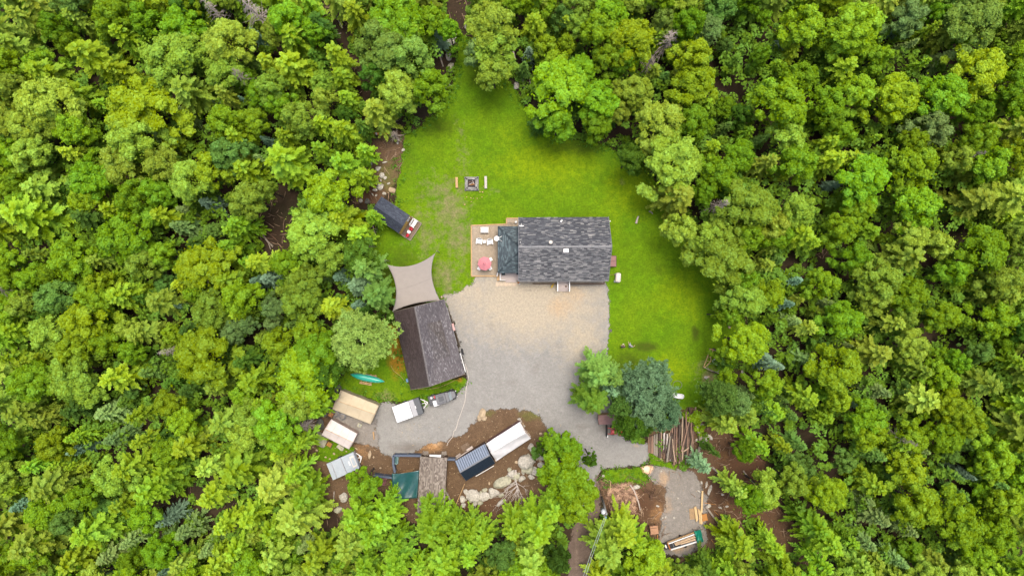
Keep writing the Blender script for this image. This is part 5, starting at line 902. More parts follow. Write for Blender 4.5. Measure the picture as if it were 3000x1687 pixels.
def greenhouse():
    q = [P(1423.5, 1299, 1.8), P(1523, 1235, 1.8), P(1555, 1284, 1.8), P(1453.7, 1350.5, 1.8)]; E, F = P(1437.8, 1327, 2.7), P(1539, 1266, 2.7); c = sum(q, Vector()) / 4
    t = thing('greenhouse', 'white tarp-covered greenhouse with stone-lined sides, right of the black-roofed shed', 'greenhouse', c.x, c.y); off = (c.x, c.y, 0)
    WT = mat('white_tarp', (.70, .70, .71), (.62, .62, .63), 1.5, .45, sp=.4, bs=.3); g = random.Random(3)
    for A, B, C, D in ((q[0], q[1], F, E), (q[3], q[2], F, E)):
        n = 20; vs = []; ph = [(g.uniform(5, 18), g.uniform(-12, 12), g.uniform(0, 6)) for _ in range(4)]
        for i in range(n + 1):
            for j in range(n + 1): u, w_ = j / n, i / n; p = A.lerp(B, u).lerp(D.lerp(C, u), w_); vs.append(p + Vector((0, 0, (.035 * sum(math.sin(a * u + b * w_ + f) for a, b, f in ph) - .07 * math.sin(math.pi * w_)) * (1 if 0 < i < n else .2))))
        v = MB(off); v.add(vs, [(i * (n + 1) + j, i * (n + 1) + j + 1, (i + 1) * (n + 1) + j + 1, (i + 1) * (n + 1) + j) for i in range(n) for j in range(n)]); o = v.build('tarp_panel', WT, t, True); so = o.modifiers.new('s', 'SOLIDIFY'); so.thickness = .01
    v = MB(off); v.tube([E, F], .04, 6); v.build('ridge_pole', WHITE, t)
    w4 = [p.lerp(c, .04) for p in q]; v = MB(off)
    for i in range(4): a, b = w4[i], w4[(i + 1) % 4]; v.beam((a.x, a.y, .85), (b.x, b.y, .85), .1, 1.7)
    v.build('side_wall', mat('dusty_red_boards', (.22, .11, .10), (.16, .08, .07), 5), t)
    v = MB(off); [v.beam(Vector((a.x, a.y, 1.75)), Vector((b.x, b.y, 1.75)), .12, .1) for a, b in ((q[0], E), (E, q[3]), (q[1], F), (F, q[2]))]; v.build('end_frame', PALED, t); return q
gq = greenhouse()
def rock(label, px, py, rx, ry, rot, m, h=None, z=0, group=None, name='boulder', seed=None):
    g = random.Random(seed if seed is not None else int(px * 31 + py * 17)); r1, r2 = rx * S, ry * S; h = h or min(r1, r2) * g.uniform(1.0, 1.3)
    x, y = at(px, py, h * .6); v = MB(); n = 12; mm = 8; vs = []; dirs = [unit(np.array([g.gauss(0, 1), g.gauss(0, 1), g.gauss(.3, .8)])) for _ in range(8)]; cut = [g.uniform(.58, .88) for _ in dirs]
    v.ell(0, 0, 0, 1, 1, 1, 20, 12); nv = []
    for p in v.v:
        p = np.array(p); k = 1.0
        for d_, c_ in zip(dirs, cut):
            q = p @ d_
            if q > c_: k = min(k, c_ / q)
        p = p * k * (1 + g.uniform(-.025, .025)); nv.append((p[0] * r1 * 1.14, p[1] * r2 * 1.14, p[2] * h * .62 + h * .38))
    v.v = nv; o = v.one(name, m, label, 'boulder' if name == 'boulder' else 'stone', x, y, z, rot, group); return o
# low stone edging round the greenhouse
g = random.Random(9); seg = [((1424, 1297), (1520, 1233)), ((1524, 1228), (1538, 1252)), ((1542, 1262), (1556, 1281))]; i = 0
for (a, b) in seg:
    Ln = math.dist(a, b); k = 0
    while k < Ln:
        w_ = g.uniform(3.2, 6.2); px, py = a[0] + (b[0] - a[0]) * k / Ln + g.uniform(-1, 1), a[1] + (b[1] - a[1]) * k / Ln + g.uniform(-1, 1)
        o = rock('', px, py, w_ * .55, g.uniform(1.6, 2.8), 33 if a[0] < 1522 else -60, [STONET, STONE, PALED, STONET][i % 4], .22, 0, 'edging stones round the greenhouse', 'edging_stone', i); auto(o, 'small tan edging stone ' + ('along the upper side of the greenhouse' if a[0] < 1522 else 'at the right end of the greenhouse'), px, py); k += w_ * 1.12; i += 1
o = rock('round pale stone at the top corner of the greenhouse', 1521, 1228, 5, 4, 0, STONE, .3, 0, None, 'edging_stone', 99)
x, y = at(1365.5, 1311); MB().box(0, 0, .04, 1.25, 1.2, .03, 32).one('plywood_sheet', mat('plywood', (.20, .135, .085), (.155, .105, .065), 3, .8), 'square brown plywood sheet lying above the black-roofed shed', 'board', x, y, .012)
a_, b_ = at(1363, 1410, .3), at(1329, 1494, .3); MB().tube([(*a_, 1.4), (*b_, .2)], [.055, .075]).one('long_pole', WOODT, 'long tan pole slanting down from the lower corner of the black-roofed shed', 'pole', 0, 0)
# ---------------------------------------------------------------- boulders
BG = 'boulders lining the yard'
def boulders(ox, oy, s, L, base, m, grp=BG):
    for e in L:
        zx, zy, rx = e[:3]; ry = e[3] if len(e) > 3 else rx * .82; rot = e[4] if len(e) > 4 else (zx * 7 + zy) % 60 - 30; mm = e[5] if len(e) > 5 else m
        px, py = ox + zx / s, oy + zy / s; o = rock('', px, py, rx / s, ry / s, rot, mm, None, 0, grp); sz = 'big' if rx / s > 12 else 'small' if rx / s < 7 else 'mid-sized'
        auto(o, '%s %s boulder %s' % (sz, {'granite': 'grey', 'mossy_granite': 'greenish-grey', 'dark_fieldstone': 'dark', 'tan_fieldstone': 'tan'}[mm.name], base), px, py)
boulders(1280, 1160, 3.915, [(525, 200, 42, 60, -25, STONET), (545, 252, 32, 30, 0, STONET), (488, 250, 26, 34, 0, STONET)], 'in the rock heap on the gravel above the dirt bank', STONET)
boulders(1280, 1160, 3.915, [(1075, 580, 32, 36), (1112, 640, 52, 46), (1232, 670, 76, 58), (1185, 722, 24, 36, 0, STONET), (1290, 745, 46, 34)], 'below the right end of the greenhouse', STONE)
boulders(1280, 1160, 3.915, [(1022, 757, 84, 76), (1003, 855, 42, 32, 10, STONEO), (1065, 850, 36, 50, -40, STONEO), (1135, 880, 54, 36, -25), (1125, 830, 28, 22), (1085, 930, 36, 30), (970, 950, 32, 40), (1190, 790, 40, 36)], 'in the pile left of the bright tree', STONE)
boulders(1280, 1160, 3.915, [(866, 895, 48, 56, 10), (900, 920, 46, 44, 0, STONEO), (832, 842, 22, 24, 0, STONEO), (745, 1000, 102, 56, 24, STONEO), (645, 1110, 66, 54, -8), (548, 1080, 32, 28, 0, STONEO), (545, 1160, 64, 50, 15), (412, 1150, 84, 68, -20), (335, 1102, 24, 40, 30), (290, 1185, 34, 38), (305, 1255, 30, 26), (435, 1235, 28, 16), (500, 1225, 32, 26, 0, STONEO), (740, 1222, 60, 26, 38), (733, 1138, 32, 24, 10, STONEO), (415, 1295, 38, 42, 0, STONED), (500, 1115, 20, 26, 0, STONEO)], 'in the row below the black-roofed shed', STONE)
boulders(1280, 1160, 3.915, [(915, 757, 24, 18, 0, STONET), (601, 1000, 11, 20, 0, STONET), (1192, 432, 19, 14, 0, STONET), (505, 1420, 14, 12), (1366, 450, 12, 10, 0, STONET)], 'alone on the brown dirt', STONET)
boulders(900, 1060, 5.152, [(485, 385, 44, 30), (440, 432, 52, 40), (372, 570, 60, 62), (340, 690, 48, 56), (275, 790, 62, 46, 60), (325, 800, 34, 54)], 'behind the tan tent', STONED)
boulders(900, 1060, 5.152, [(192, 950, 56, 88, 0, STONED), (200, 1175, 80, 118, 10, STONEO), (497, 1290, 64, 46, -25, STONEO)], 'beside the white tent', STONEO)
boulders(900, 1280, 5.152, [(142, 200, 16, 20), (402, 252, 18, 16), (277, 305, 16, 13), (343, 327, 17, 11), (590, 218, 12, 9), (20, 355, 16, 14), (88, 152, 12, 12), (1103, 466, 15, 16), (1001, 305, 12, 16), (942, 270, 28, 62, -8), (740, 175, 22, 10, -30), (548, 945, 50, 40, 0, STONE)], 'on the dirt round the grey trailer', STONET)
boulders(1020, 500, 3.45, [(340, 45, 22, 28), (372, 72, 18, 20), (320, 165, 28, 36), (267, 196, 25, 16), (442, 198, 32, 36, 0, STONET), (288, 115, 20, 12), (365, 232, 20, 14), (283, 250, 12, 12), (190, 308, 30, 26, 0, STONED), (125, 303, 20, 18), (245, 238, 6, 20, 35), (330, 100, 10, 14)], 'above the small navy cabin', STONE)
boulders(1000, 300, 4.528, [(380, 805, 40, 26, -50), (478, 880, 32, 30), (512, 865, 14, 12), (537, 960, 16, 52, 15), (575, 1000, 24, 26), (818, 632, 24, 22), (752, 500, 18, 12), (744, 538, 18, 18), (575, 795, 34, 10, 15), (625, 1075, 20, 14), (550, 1100, 14, 14)], 'in the stony strip left of the lawn', STONE)
boulders(1000, 0, 4.2617, [(1600, 312, 66, 56, 20), (1395, 465, 52, 100, -30), (1345, 700, 40, 54), (1362, 845, 40, 62, -25, STONEO), (1312, 1055, 42, 46), (2190, 1065, 38, 48), (2300, 1230, 34, 22), (2385, 1372, 40, 26, -30), (862, 1262, 24, 16)], 'along the top rim of the lawn', STONE)
boulders(1880, 1180, 4.095, [(748, 455, 42, 56, -15), (802, 405, 58, 30, -33), (737, 530, 34, 26), (595, 665, 40, 58), (685, 612, 26, 34, -30), (612, 560, 14, 44), (720, 265, 24, 18), (700, 215, 16, 14), (800, 200, 14, 32), (657, 442, 14, 22), (713, 376, 12, 16), (345, 672, 28, 22, -20), (400, 695, 20, 10)], 'at the right end of the log pile', STONE)
boulders(1640, 1300, 3.745, [(838, 470, 42, 24), (478, 350, 14, 16), (1610, 448, 14, 34), (1647, 508, 18, 56, -15), (1635, 680, 24, 26), (1787, 556, 16, 12), (1115, 300, 9, 14), (1130, 808, 9, 12), (1160, 803, 10, 16), (1256, 810, 13, 14), (1835, 685, 18, 12), (1760, 700, 20, 12), (1078, 683, 20, 12), (492, 478, 8, 8), (1558, 425, 10, 18), (1300, 595, 8, 8), (1530, 520, 22, 8, -30)], 'round the lower right gravel pad', STONE)
g = random.Random(77); RL = [(1362, 1470), (1400, 1462), (1438, 1448), (1470, 1425), (1498, 1402), (1522, 1388), (1545, 1362), (1562, 1335), (1590, 1345), (1600, 1380)]
for k in range(58):
    i = g.randrange(len(RL) - 1); f = g.random(); px = RL[i][0] + (RL[i + 1][0] - RL[i][0]) * f + g.gauss(0, 11); py = RL[i][1] + (RL[i + 1][1] - RL[i][1]) * f + g.gauss(0, 11); r = g.uniform(2.4, 6.5)
    o = rock('', px, py, r, r * g.uniform(.6, 1), g.uniform(0, 180), [STONE, STONE, STONEO][k % 3], None, 0, BG, 'stone', 500 + k); auto(o, 'small pale stone among the boulders below the %s' % ('black-roofed shed' if px < 1500 else 'greenhouse'), px, py)
boulders(1640, 980, 4.2625, [(1830, 535, 24, 20), (1860, 525, 18, 12, 0, STONET), (2305, 430, 26, 56), (1750, 1078, 18, 14), (1770, 1128, 28, 18)], 'beside the garden pen', STONE)
boulders(600, 1266, 3.4347, [(1635, 170 + 900, 0.1, .1)] if False else [(2090, 1080, 26, 38, 10), (2030, 1325, 26, 30), (2000, 1040, 30, 40), (1340, 780, 40, 34, 0, STONEO)], 'among the firs below the long shed', STONE)
# ---------------------------------------------------------------- fallen birch
def branchy(name, label, pts, r0, m, fans, seed, cat='fallen tree', spread=.5, z=.35):
    g = random.Random(seed); c = at(*pts[0]); v = MB((c[0], c[1], 0)); q = [Vector((*at(a, b), z)) for a, b in pts]; v.tube(q, [r0 * (1 - .5 * k / len(q)) for k in range(len(q))], 8)
    t = thing(name, label, cat, c[0], c[1]); v.build('stem', m, t, True); v = MB((c[0], c[1], 0))
    def grow(p, d, L, r, lv):
        q = [p]; dd = d.copy()
        for k in range(5): dd = (dd + Vector((g.uniform(-.22, .22), g.uniform(-.22, .22), g.uniform(-.12, .12)))).normalized(); p = p + dd * L / 5; p.z = max(.06, min(1.1, p.z)); q.append(p)
        v.tube(q, [r * (1 - .8 * k / 5) for k in range(6)], 5)
        if lv > 0:
            for k in range(3): i = g.randint(1, 4); a = g.choice((-1, 1)) * g.uniform(.3, .75); d2 = Matrix.Rotation(a, 3, 'Z') @ (q[i + 1] - q[i]).normalized(); grow(q[i], d2, L * g.uniform(.35, .55), r * .5, lv - 1)
    for (sx, sy, ex, ey, r) in fans:
        a = Vector((*at(sx, sy), z)); b = Vector((*at(ex, ey), z)); grow(a, (b - a).normalized(), (b - a).length, r, 2)
    v.build('branches', m, t, True); return t
BT = lambda L: tl(1280, 1160, 3.915, L)
def fan(L, r=.05): return [(*a, *b, r) for a, b in [(BT([p])[0], BT([q])[0]) for p, q in L]]
branchy('fallen_birch', 'bare white fallen birch with spreading branches across the boulder row', BT([(903, 838), (906, 880), (903, 940), (912, 1000), (925, 1060)]), .13, mat('birch_bark', (.68, .61, .56), (.5, .43, .38), 9, .8),
        fan([((905, 960), (770, 1075)), ((905, 1000), (720, 1160)), ((915, 1030), (660, 1330)), ((920, 1050), (780, 1290)), ((920, 1060), (850, 1370)), ((925, 1060), (900, 1300)), ((925, 1050), (965, 1250)), ((920, 1010), (1040, 1190)), ((915, 990), (1060, 1120)), ((905, 970), (800, 1060)), ((925, 1050), (1010, 1240)), ((915, 1020), (700, 1230))], .045), 5)
def log(name, label, pts, r, m, z=None, cat='log', group=None):
    z = r if z is None else z; q = [(*at(a, b), z) for a, b in pts]; c = q[0]
    v = MB((c[0], c[1], 0)); v.tube(q, [r * (1 - .35 * k / max(1, len(q) - 1)) for k in range(len(q))], 8); return v.one(name, m, label, cat, c[0], c[1], 0, 0, group, False)
R3 = lambda L: tl(1640, 1300, 3.745, L)
log('fallen_log', 'curved white birch trunk lying on the wood debris near the small grass strip', R3([(770, 445), (815, 510), (845, 590), (868, 660), (880, 722)]), .13, PALED, None, 'fallen log')
log('fallen_log', 'grey curved fallen trunk right of the lower gravel pad, nearest the bluish young pine', R3([(1668, 248), (1730, 310), (1790, 370), (1850, 412)]), .16, DEAD, None, 'fallen log')
log('fallen_log', 'grey fallen trunk at the edge of the trees, farthest right beyond the bluish young pine', R3([(2010, 290), (2070, 370), (2140, 435), (2200, 505)]), .12, DEAD, None, 'fallen log')
log('fallen_log', 'straight grey fallen trunk right of the lumber stack', R3([(1595, 675), (1680, 790), (1785, 925)]), .17, DEAD, None, 'fallen log')
log('fallen_log', 'thick forked grey trunk at the right end of the log pile', [(2039, 1245), (2049, 1272), (2051, 1300), (2044, 1320), (2036, 1333)], .3, DEAD, .4, 'fallen log')
log('fallen_log', 'broken grey-brown trunk under the trees above the grey trailer', [(862, 1386), (880, 1374), (902, 1360)], .3, DEAD, .4, 'fallen log')
log('fallen_log', 'long thin fallen trunk slanting down left of the grey trailer', [(880, 1372), (905, 1405), (932, 1441)], .13, DEAD, None, 'fallen log')
log('fallen_log', 'curved grey timber lying right of the long shed, upper piece', tl(900, 1280, 5.152, [(2095, 815), (2140, 900), (2175, 975), (2130, 1040), (2070, 1120)]), .16, DEAD, .3, 'fallen log')
log('fallen_log', 'thick fallen trunk with a branch fork in the gap at the top', [(952, 78), (918, 120)], .1, PALED, None, 'fallen log')
log('fallen_log', 'thin pale fallen trunk lying across the brown gap, upper left of the lawn', [(919, 120), (960, 107), (1000, 99)], .11, PALED, None, 'fallen log')
log('fallen_log', 'thin upright-looking pale dead trunk in the brown gap at the top', [(974, 0), (985, 30), (1000, 75), (1012, 95)], .07, PALED, 1.5, 'fallen log')
log('fallen_log', 'pale trunk below the blue-green fir beside the top of the lawn', tl(1000, 0, 4.2617, [(1210, 620), (1240, 730), (1272, 840)]), .16, DEAD, None, 'fallen log')
log('fallen_log', 'pale birch trunk along the upper right rim of the lawn', tl(1350, 0, 3.4333, [(632, 745), (628, 840), (650, 960)]), .15, PALED, None, 'fallen log')
log('fallen_log', 'thin pale trunk beside the birch trunk on the upper right rim', tl(1350, 0, 3.4333, [(687, 755), (700, 850), (712, 915)]), .07, PALED, None, 'fallen log')
log('fallen_log', 'short white trunk leaning out of the soft green crown above the lawn', tl(1350, 0, 3.4333, [(515, 560), (530, 630), (545, 690)]), .16, PALED, 4, 'fallen log')
for i, L in enumerate([[(520, 760), (545, 860), (570, 955)], [(600, 870), (680, 925), (745, 985)], [(575, 890), (640, 980), (690, 1040)], [(585, 800), (585, 880)], [(600, 930), (650, 1000), (670, 1060)], [(300, 740), (380, 815)], [(620, 960), (700, 1030)]]):
    o = log('fallen_pole', '', tl(600, 422, 3.4333, L), .09, BROWNW if i % 2 else DEAD, .15 + .05 * i, 'fallen log', 'thin fallen trunks in the brown forest gap'); auto(o, 'thin fallen trunk in the brown gap of the left forest', *tl(600, 422, 3.4333, [L[-1]])[0])
x, y = at(1867, 582); log('driftwood', 'pale split log lying on the lawn, upper right of the house', [(1863, 655), (1867, 640), (1870, 634)], .16, PALED, None, 'log'); log('driftwood', 'small forked pale branch on the lawn near the trees, upper right of the house', [(1901, 619), (1908, 622), (1912, 627)], .12, DEAD, None, 'log')
# ---------------------------------------------------------------- log pile
LM = [mat('log_bark_%d' % i, a, b, 5, .85, stretch=(6, 1, 6)) for i, (a, b) in enumerate([((.12, .085, .065), (.07, .05, .04)), ((.22, .14, .10), (.13, .085, .062)), ((.36, .22, .15), (.24, .15, .105)), ((.55, .40, .27), (.36, .26, .18)), ((.95, .88, .8), (.5, .44, .38)), ((.36, .31, .24), (.22, .19, .145))])]
g = random.Random(21); LG_ = 'logs in the long pile beside the gravel'
special = [(1901, 1278, 1325, 2, .14), (1905, 1278, 1326, 1, .16), (1910, 1276, 1327, 2, .24), (1918, 1272, 1332, 5, .2), (1924, 1270, 1335, 5, .2), (1933, 1268, 1340, 0, .26), (1945, 1267, 1316, 4, .2), (1954.5, 1270, 1343, 4, .2)]
def plog(xt, yt, xb, yb, r, mi, z):
    a, b = P(xt, yt, z), P(xb, yb, z); v = MB((b.x, b.y, 0)); mid_ = a.lerp(b, .5) + Vector((g.uniform(-.06, .06), 0, g.uniform(-.04, .04))); v.tube([b, mid_, a], [r, r * .88, r * .7], 8)
    nm = ['dark', 'brown', 'reddish', 'tan', 'white birch', 'grey-brown'][mi]; o = v.one('log', LM[mi], '', 'log', b.x, b.y, 0, 0, LG_); auto(o, '%s log of the pile, %s' % (nm, 'top layer' if z > 1.0 else 'middle layer' if z > .5 else 'lying on the ground'), xb, yb)
for x_, y0_, y1_, mi, r in special: plog(x_ + g.uniform(-1, 1), y0_, x_, y1_, r, mi, r + (.25 if mi == 4 else 0))
for lay in range(4):
    x_ = 1936 + lay * 6
    while x_ < 2036 - lay * 9:
        r = g.uniform(.09, .17); u = (x_ - 1936) / 100; top = 1262 - 60 * min(1, max(0, (u - .25) / .5)) + g.uniform(-12, 22) + (25 if u > .9 else 0); bot = 1338 + 18 * math.sin(u * 2.6) + g.uniform(-22, 8) - (14 if u > .85 else 0)
        plog(x_ + g.gauss(4, 8) + (u * 6), top, x_, bot, r, g.choices([0, 1, 2, 3, 5], [6, 5, 3, 2.2, 2])[0], .16 + lay * .32 + g.uniform(-.04, .05)); x_ += r * 2 / S * g.uniform(.8, 1.3)
for (a, b, c, d, mi) in ((2022, 1222, 1996, 1322, 2), (2010, 1205, 2012, 1262, 2), (2018, 1310, 2003, 1322, 3), (2001, 1300, 1999, 1345, 3), (1970, 1285, 1978, 1352, 3), (2025, 1238, 2030, 1300, 2), (1988, 1340, 1998, 1350, 1)): plog(a, b, c, d, .11, mi, 1.42)
# ---------------------------------------------------------------- sticks and chips: uncountable
def sticks(name, label, polys, n, L, r, m, seed, z=.06):
    g = random.Random(seed); v = MB(); k = 0; allp = [p for q in polys for p in q]; x0, x1 = min(p[0] for p in allp), max(p[0] for p in allp); y0, y1 = min(p[1] for p in allp), max(p[1] for p in allp)
    xs = np.array([g.uniform(x0, x1) for _ in range(n)]); ys = np.array([g.uniform(y0, y1) for _ in range(n)]); ok = union(xs, ys, polys) > 0
    for px, py in zip(xs[ok], ys[ok]):
        p = P(px, py); a = g.uniform(0, 6.28); l = g.uniform(*L); zz = z + g.uniform(0, .12); d = Vector((math.cos(a), math.sin(a), g.uniform(-.08, .12))); e = p + d * l / 2 + Vector((g.uniform(-.1, .1), g.uniform(-.1, .1), 0)); v.tube([(p.x, p.y, zz), (e.x, e.y, zz + .03), (p.x + d.x * l, p.y + d.y * l, zz + d.z * l * .4)], [r * g.uniform(.5, 1.4), r, r * .4], 3, False)
    o = v.build(name, m); tag(o, label, 'debris', None, 'stuff')
sticks('twig_litter', 'dead twigs and branches scattered over the cleared brown ground', [DEBR2, DEBRIS, SLOPE, *OPEN[11:]], 7500, (.3, 1.7), .045, mat('twigs', (.42, .29, .19), (.18, .11, .07), 1.2, .9, lo=.42, hi=.58), 4)
sticks('bark_chips', 'pale bark and wood chips in the debris patch by the lower gravel pad', [[(1790, 1418), (1850, 1412), (1870, 1450), (1858, 1510), (1790, 1500), (1778, 1450)], [(1700, 1340), (1700, 1341), (1701, 1340)]], 5200, (.12, .5), .05, mat('chips', (.62, .40, .26), (.26, .15, .1), 1.5, .9, lo=.4, hi=.6), 5)
sticks('pale_litter', 'pale sticks and shavings scattered on the brown ground', [DEBR2, YARD, SLOPE], 900, (.08, .35), .04, STONET, 6, .02)
def pebbles():
    g = random.Random(12); v = MB(); n = 2600; xs = np.array([g.uniform(850, 2250) for _ in range(n)]); ys = np.array([g.uniform(1100, 1650) for _ in range(n)]); ok = union(xs, ys, [YARD, PAD, DEBRIS]) > 0; ok &= union(xs, ys, [GRAVEL]) < 0
    for px, py in zip(xs[ok], ys[ok]): p = P(px, py); r = g.choice((.03, .04, .05, .08)); v.ell(p.x, p.y, .03, r, r * g.uniform(.6, 1), r * .6, 5, 3)
    tag(v.build('pebbles', STONET), 'small loose stones strewn over the dirt and gravel', 'pebbles', None, 'stuff')
pebbles()
# tufts of meadow grass round the lawn rim
def tufts():
    g = np.random.default_rng(8); n = 9000; x = g.uniform(900, 2260, n); y = g.uniform(80, 1480, n); d = union(x, y, [LAWN, CANOE, GSTRIP, GSTRIP2, GLEFT]); dg = union(x, y, [GRAVEL, PAD, YARD]); k = (d > -14) & (d < 26) & (dg < 4); x, y = x[k], y[k]
    C, Nn, RV = [], [], []
    for a, b in zip(x, y): p = P(a, b); m = 9; C.append(np.array([p.x, p.y, .12]) + g.normal(0, .22, (m, 3)) * [1, 1, .2]); Nn.append(unit(g.normal(size=(m, 3)) + [0, 0, .6])); RV.append(g.uniform(.2, 1, m))
    C, A, B = leafset(g, np.concatenate(C), np.concatenate(Nn), .38, .12); o = link(bpy.data.objects.new('tall_grass', cards('tall_grass', C, A, B, np.concatenate(RV)))); o.color = (.075, .16, .012, 1); tag(o, 'ragged tufts of taller grass round the rim of the lawn', 'grass', None, 'stuff')
tufts()
# ---------------------------------------------------------------- mauve shed, wood crib, tractor
MA, mao, mad = gable('lean_to', 'small shed with flat mauve roof mostly hidden under the dark pine', 'shed', [(1752, 1216), (1811, 1212), (1811, 1242), (1754, 1243)], [(1752, 1228), (1811, 1226)], 2.2, 2.45, WOODT, mat('mauve_roofing', (.27, .155, .145), (.23, .13, .12), 2, .7), None, .2, .08, BROWNW)
x, y = at(1818, 1230, 1.2); t = thing('firewood_crib', 'crib of stacked firewood between the mauve shed roof and the pines', 'firewood', x, y); v = MB(); [v.box(sx * .35, sy * .75, .6, .08, .08, 1.2) for sx in (-1, 1) for sy in (-1, 1)]; [v.box(sx * .35, 0, .25 + .45 * k, .06, 1.6, .08) for sx in (-1, 1) for k in range(3)]; v.build('frame', WOODT, t)
g = random.Random(2)
for k in range(22): zc_ = .18 + .16 * (k // 4); yy = -.6 + .4 * (k % 4); v = MB(); v.tube([(-.3, yy + g.uniform(-.06, .06), zc_), (.3, yy + g.uniform(-.12, .12), zc_ + g.uniform(-.03, .05))], .085, 6); v.build('firewood_piece', [STONE, WOODG, BROWNW, BLACK][k % 4], t)
x, y = at(1811, 1263, .9); T = thing('tractor', 'small red tractor with front blade, half hidden beneath the green pine', 'tractor', x, y, 0, 180)
REDP = mat('red_paint', (.62, .02, .02), (.5, .015, .015), 2, .35, sp=.5, bs=0); v = MB(); v.box(-.1, 0, .72, 1.9, .42, .3); v.box(.55, 0, .98, .8, .5, .34); v.build('hood', REDP, T, bevel=.05); v = MB(); v.box(-.75, 0, .85, .5, 1.05, .08); [v.box(-.7, s_ * .52, .9, .95, .3, .07) for s_ in (-1, 1)]; v.build('fender', REDP, T, bevel=.03)
v = MB(); v.box(-.62, 0, 1.05, .4, .5, .12); v.box(-.86, 0, 1.25, .1, .5, .4); v.build('seat', mat('orange_seat', (.75, .16, .03)), T, bevel=.04); v = MB(); v.tube([(-.95, -.45, .9), (-.95, -.45, 2.0), (-.95, .45, 2.0), (-.95, .45, .9)], .04, 6); v.build('roll_bar', BLACK, T)
v = MB(); v.tube([(-.12 + .0 * 0 + .16 * math.cos(a) * .5, .16 * math.sin(a), 1.32 + .08 * math.cos(a)) for a in [k * .63 for k in range(11)]], .02, 5); v.tube([(.1, 0, 1.0), (-.12, 0, 1.32)], .02, 5); v.build('steering_wheel', BLACK, T)
for a, r, wd, s0 in ((-.75, .55, .28, .6), (.75, .34, .2, .5)):
    for s_ in (-1, 1): v = MB(); v.tube([(a, s_ * s0 - wd / 2, r), (a, s_ * s0 + wd / 2, r)], r, 18); wl = v.build('wheel', BLACK, T, bevel=.03); v = MB(); v.tube([(a, s_ * s0 - wd / 2 - .02, r), (a, s_ * s0 + wd / 2 + .02, r)], r * .5, 12); v.build('rim', REDP, wl)
v = MB(); [v.beam((.1, s_ * .42, .9), (1.45, s_ * .42, .55), .08, .12) for s_ in (-1, 1)]; v.beam((1.0, -.42, .75), (1.0, .42, .75), .1, .1); v.build('loader_arm', REDP, T)
v = MB(); n = 8; vs = [(1.5 + .28 * math.sin(math.pi * k / n) * .6 - (.2 if k > 4 else 0) * 0, s_ * .85, .05 + .55 * k / n) for s_ in (-1, 1) for k in range(n + 1)]; v.add(vs, [(k, k + 1, n + 2 + k, n + 1 + k) for k in range(n)]); o = v.build('bucket', BLACK, T); so = o.modifiers.new('s', 'SOLIDIFY'); so.thickness = .05; v = MB(); v.box(1.5, .78, .68, .14, .3, .1); v.build('marker_plate', WHITE, T)
x, y = at(1853, 1099.5, .3); MB().box(0, 0, .3, 1.0, .45, .3, 5).one('dark_box', DGREY, 'dark low box peeking out above the blue-green pine on the lawn', 'box', x, y)
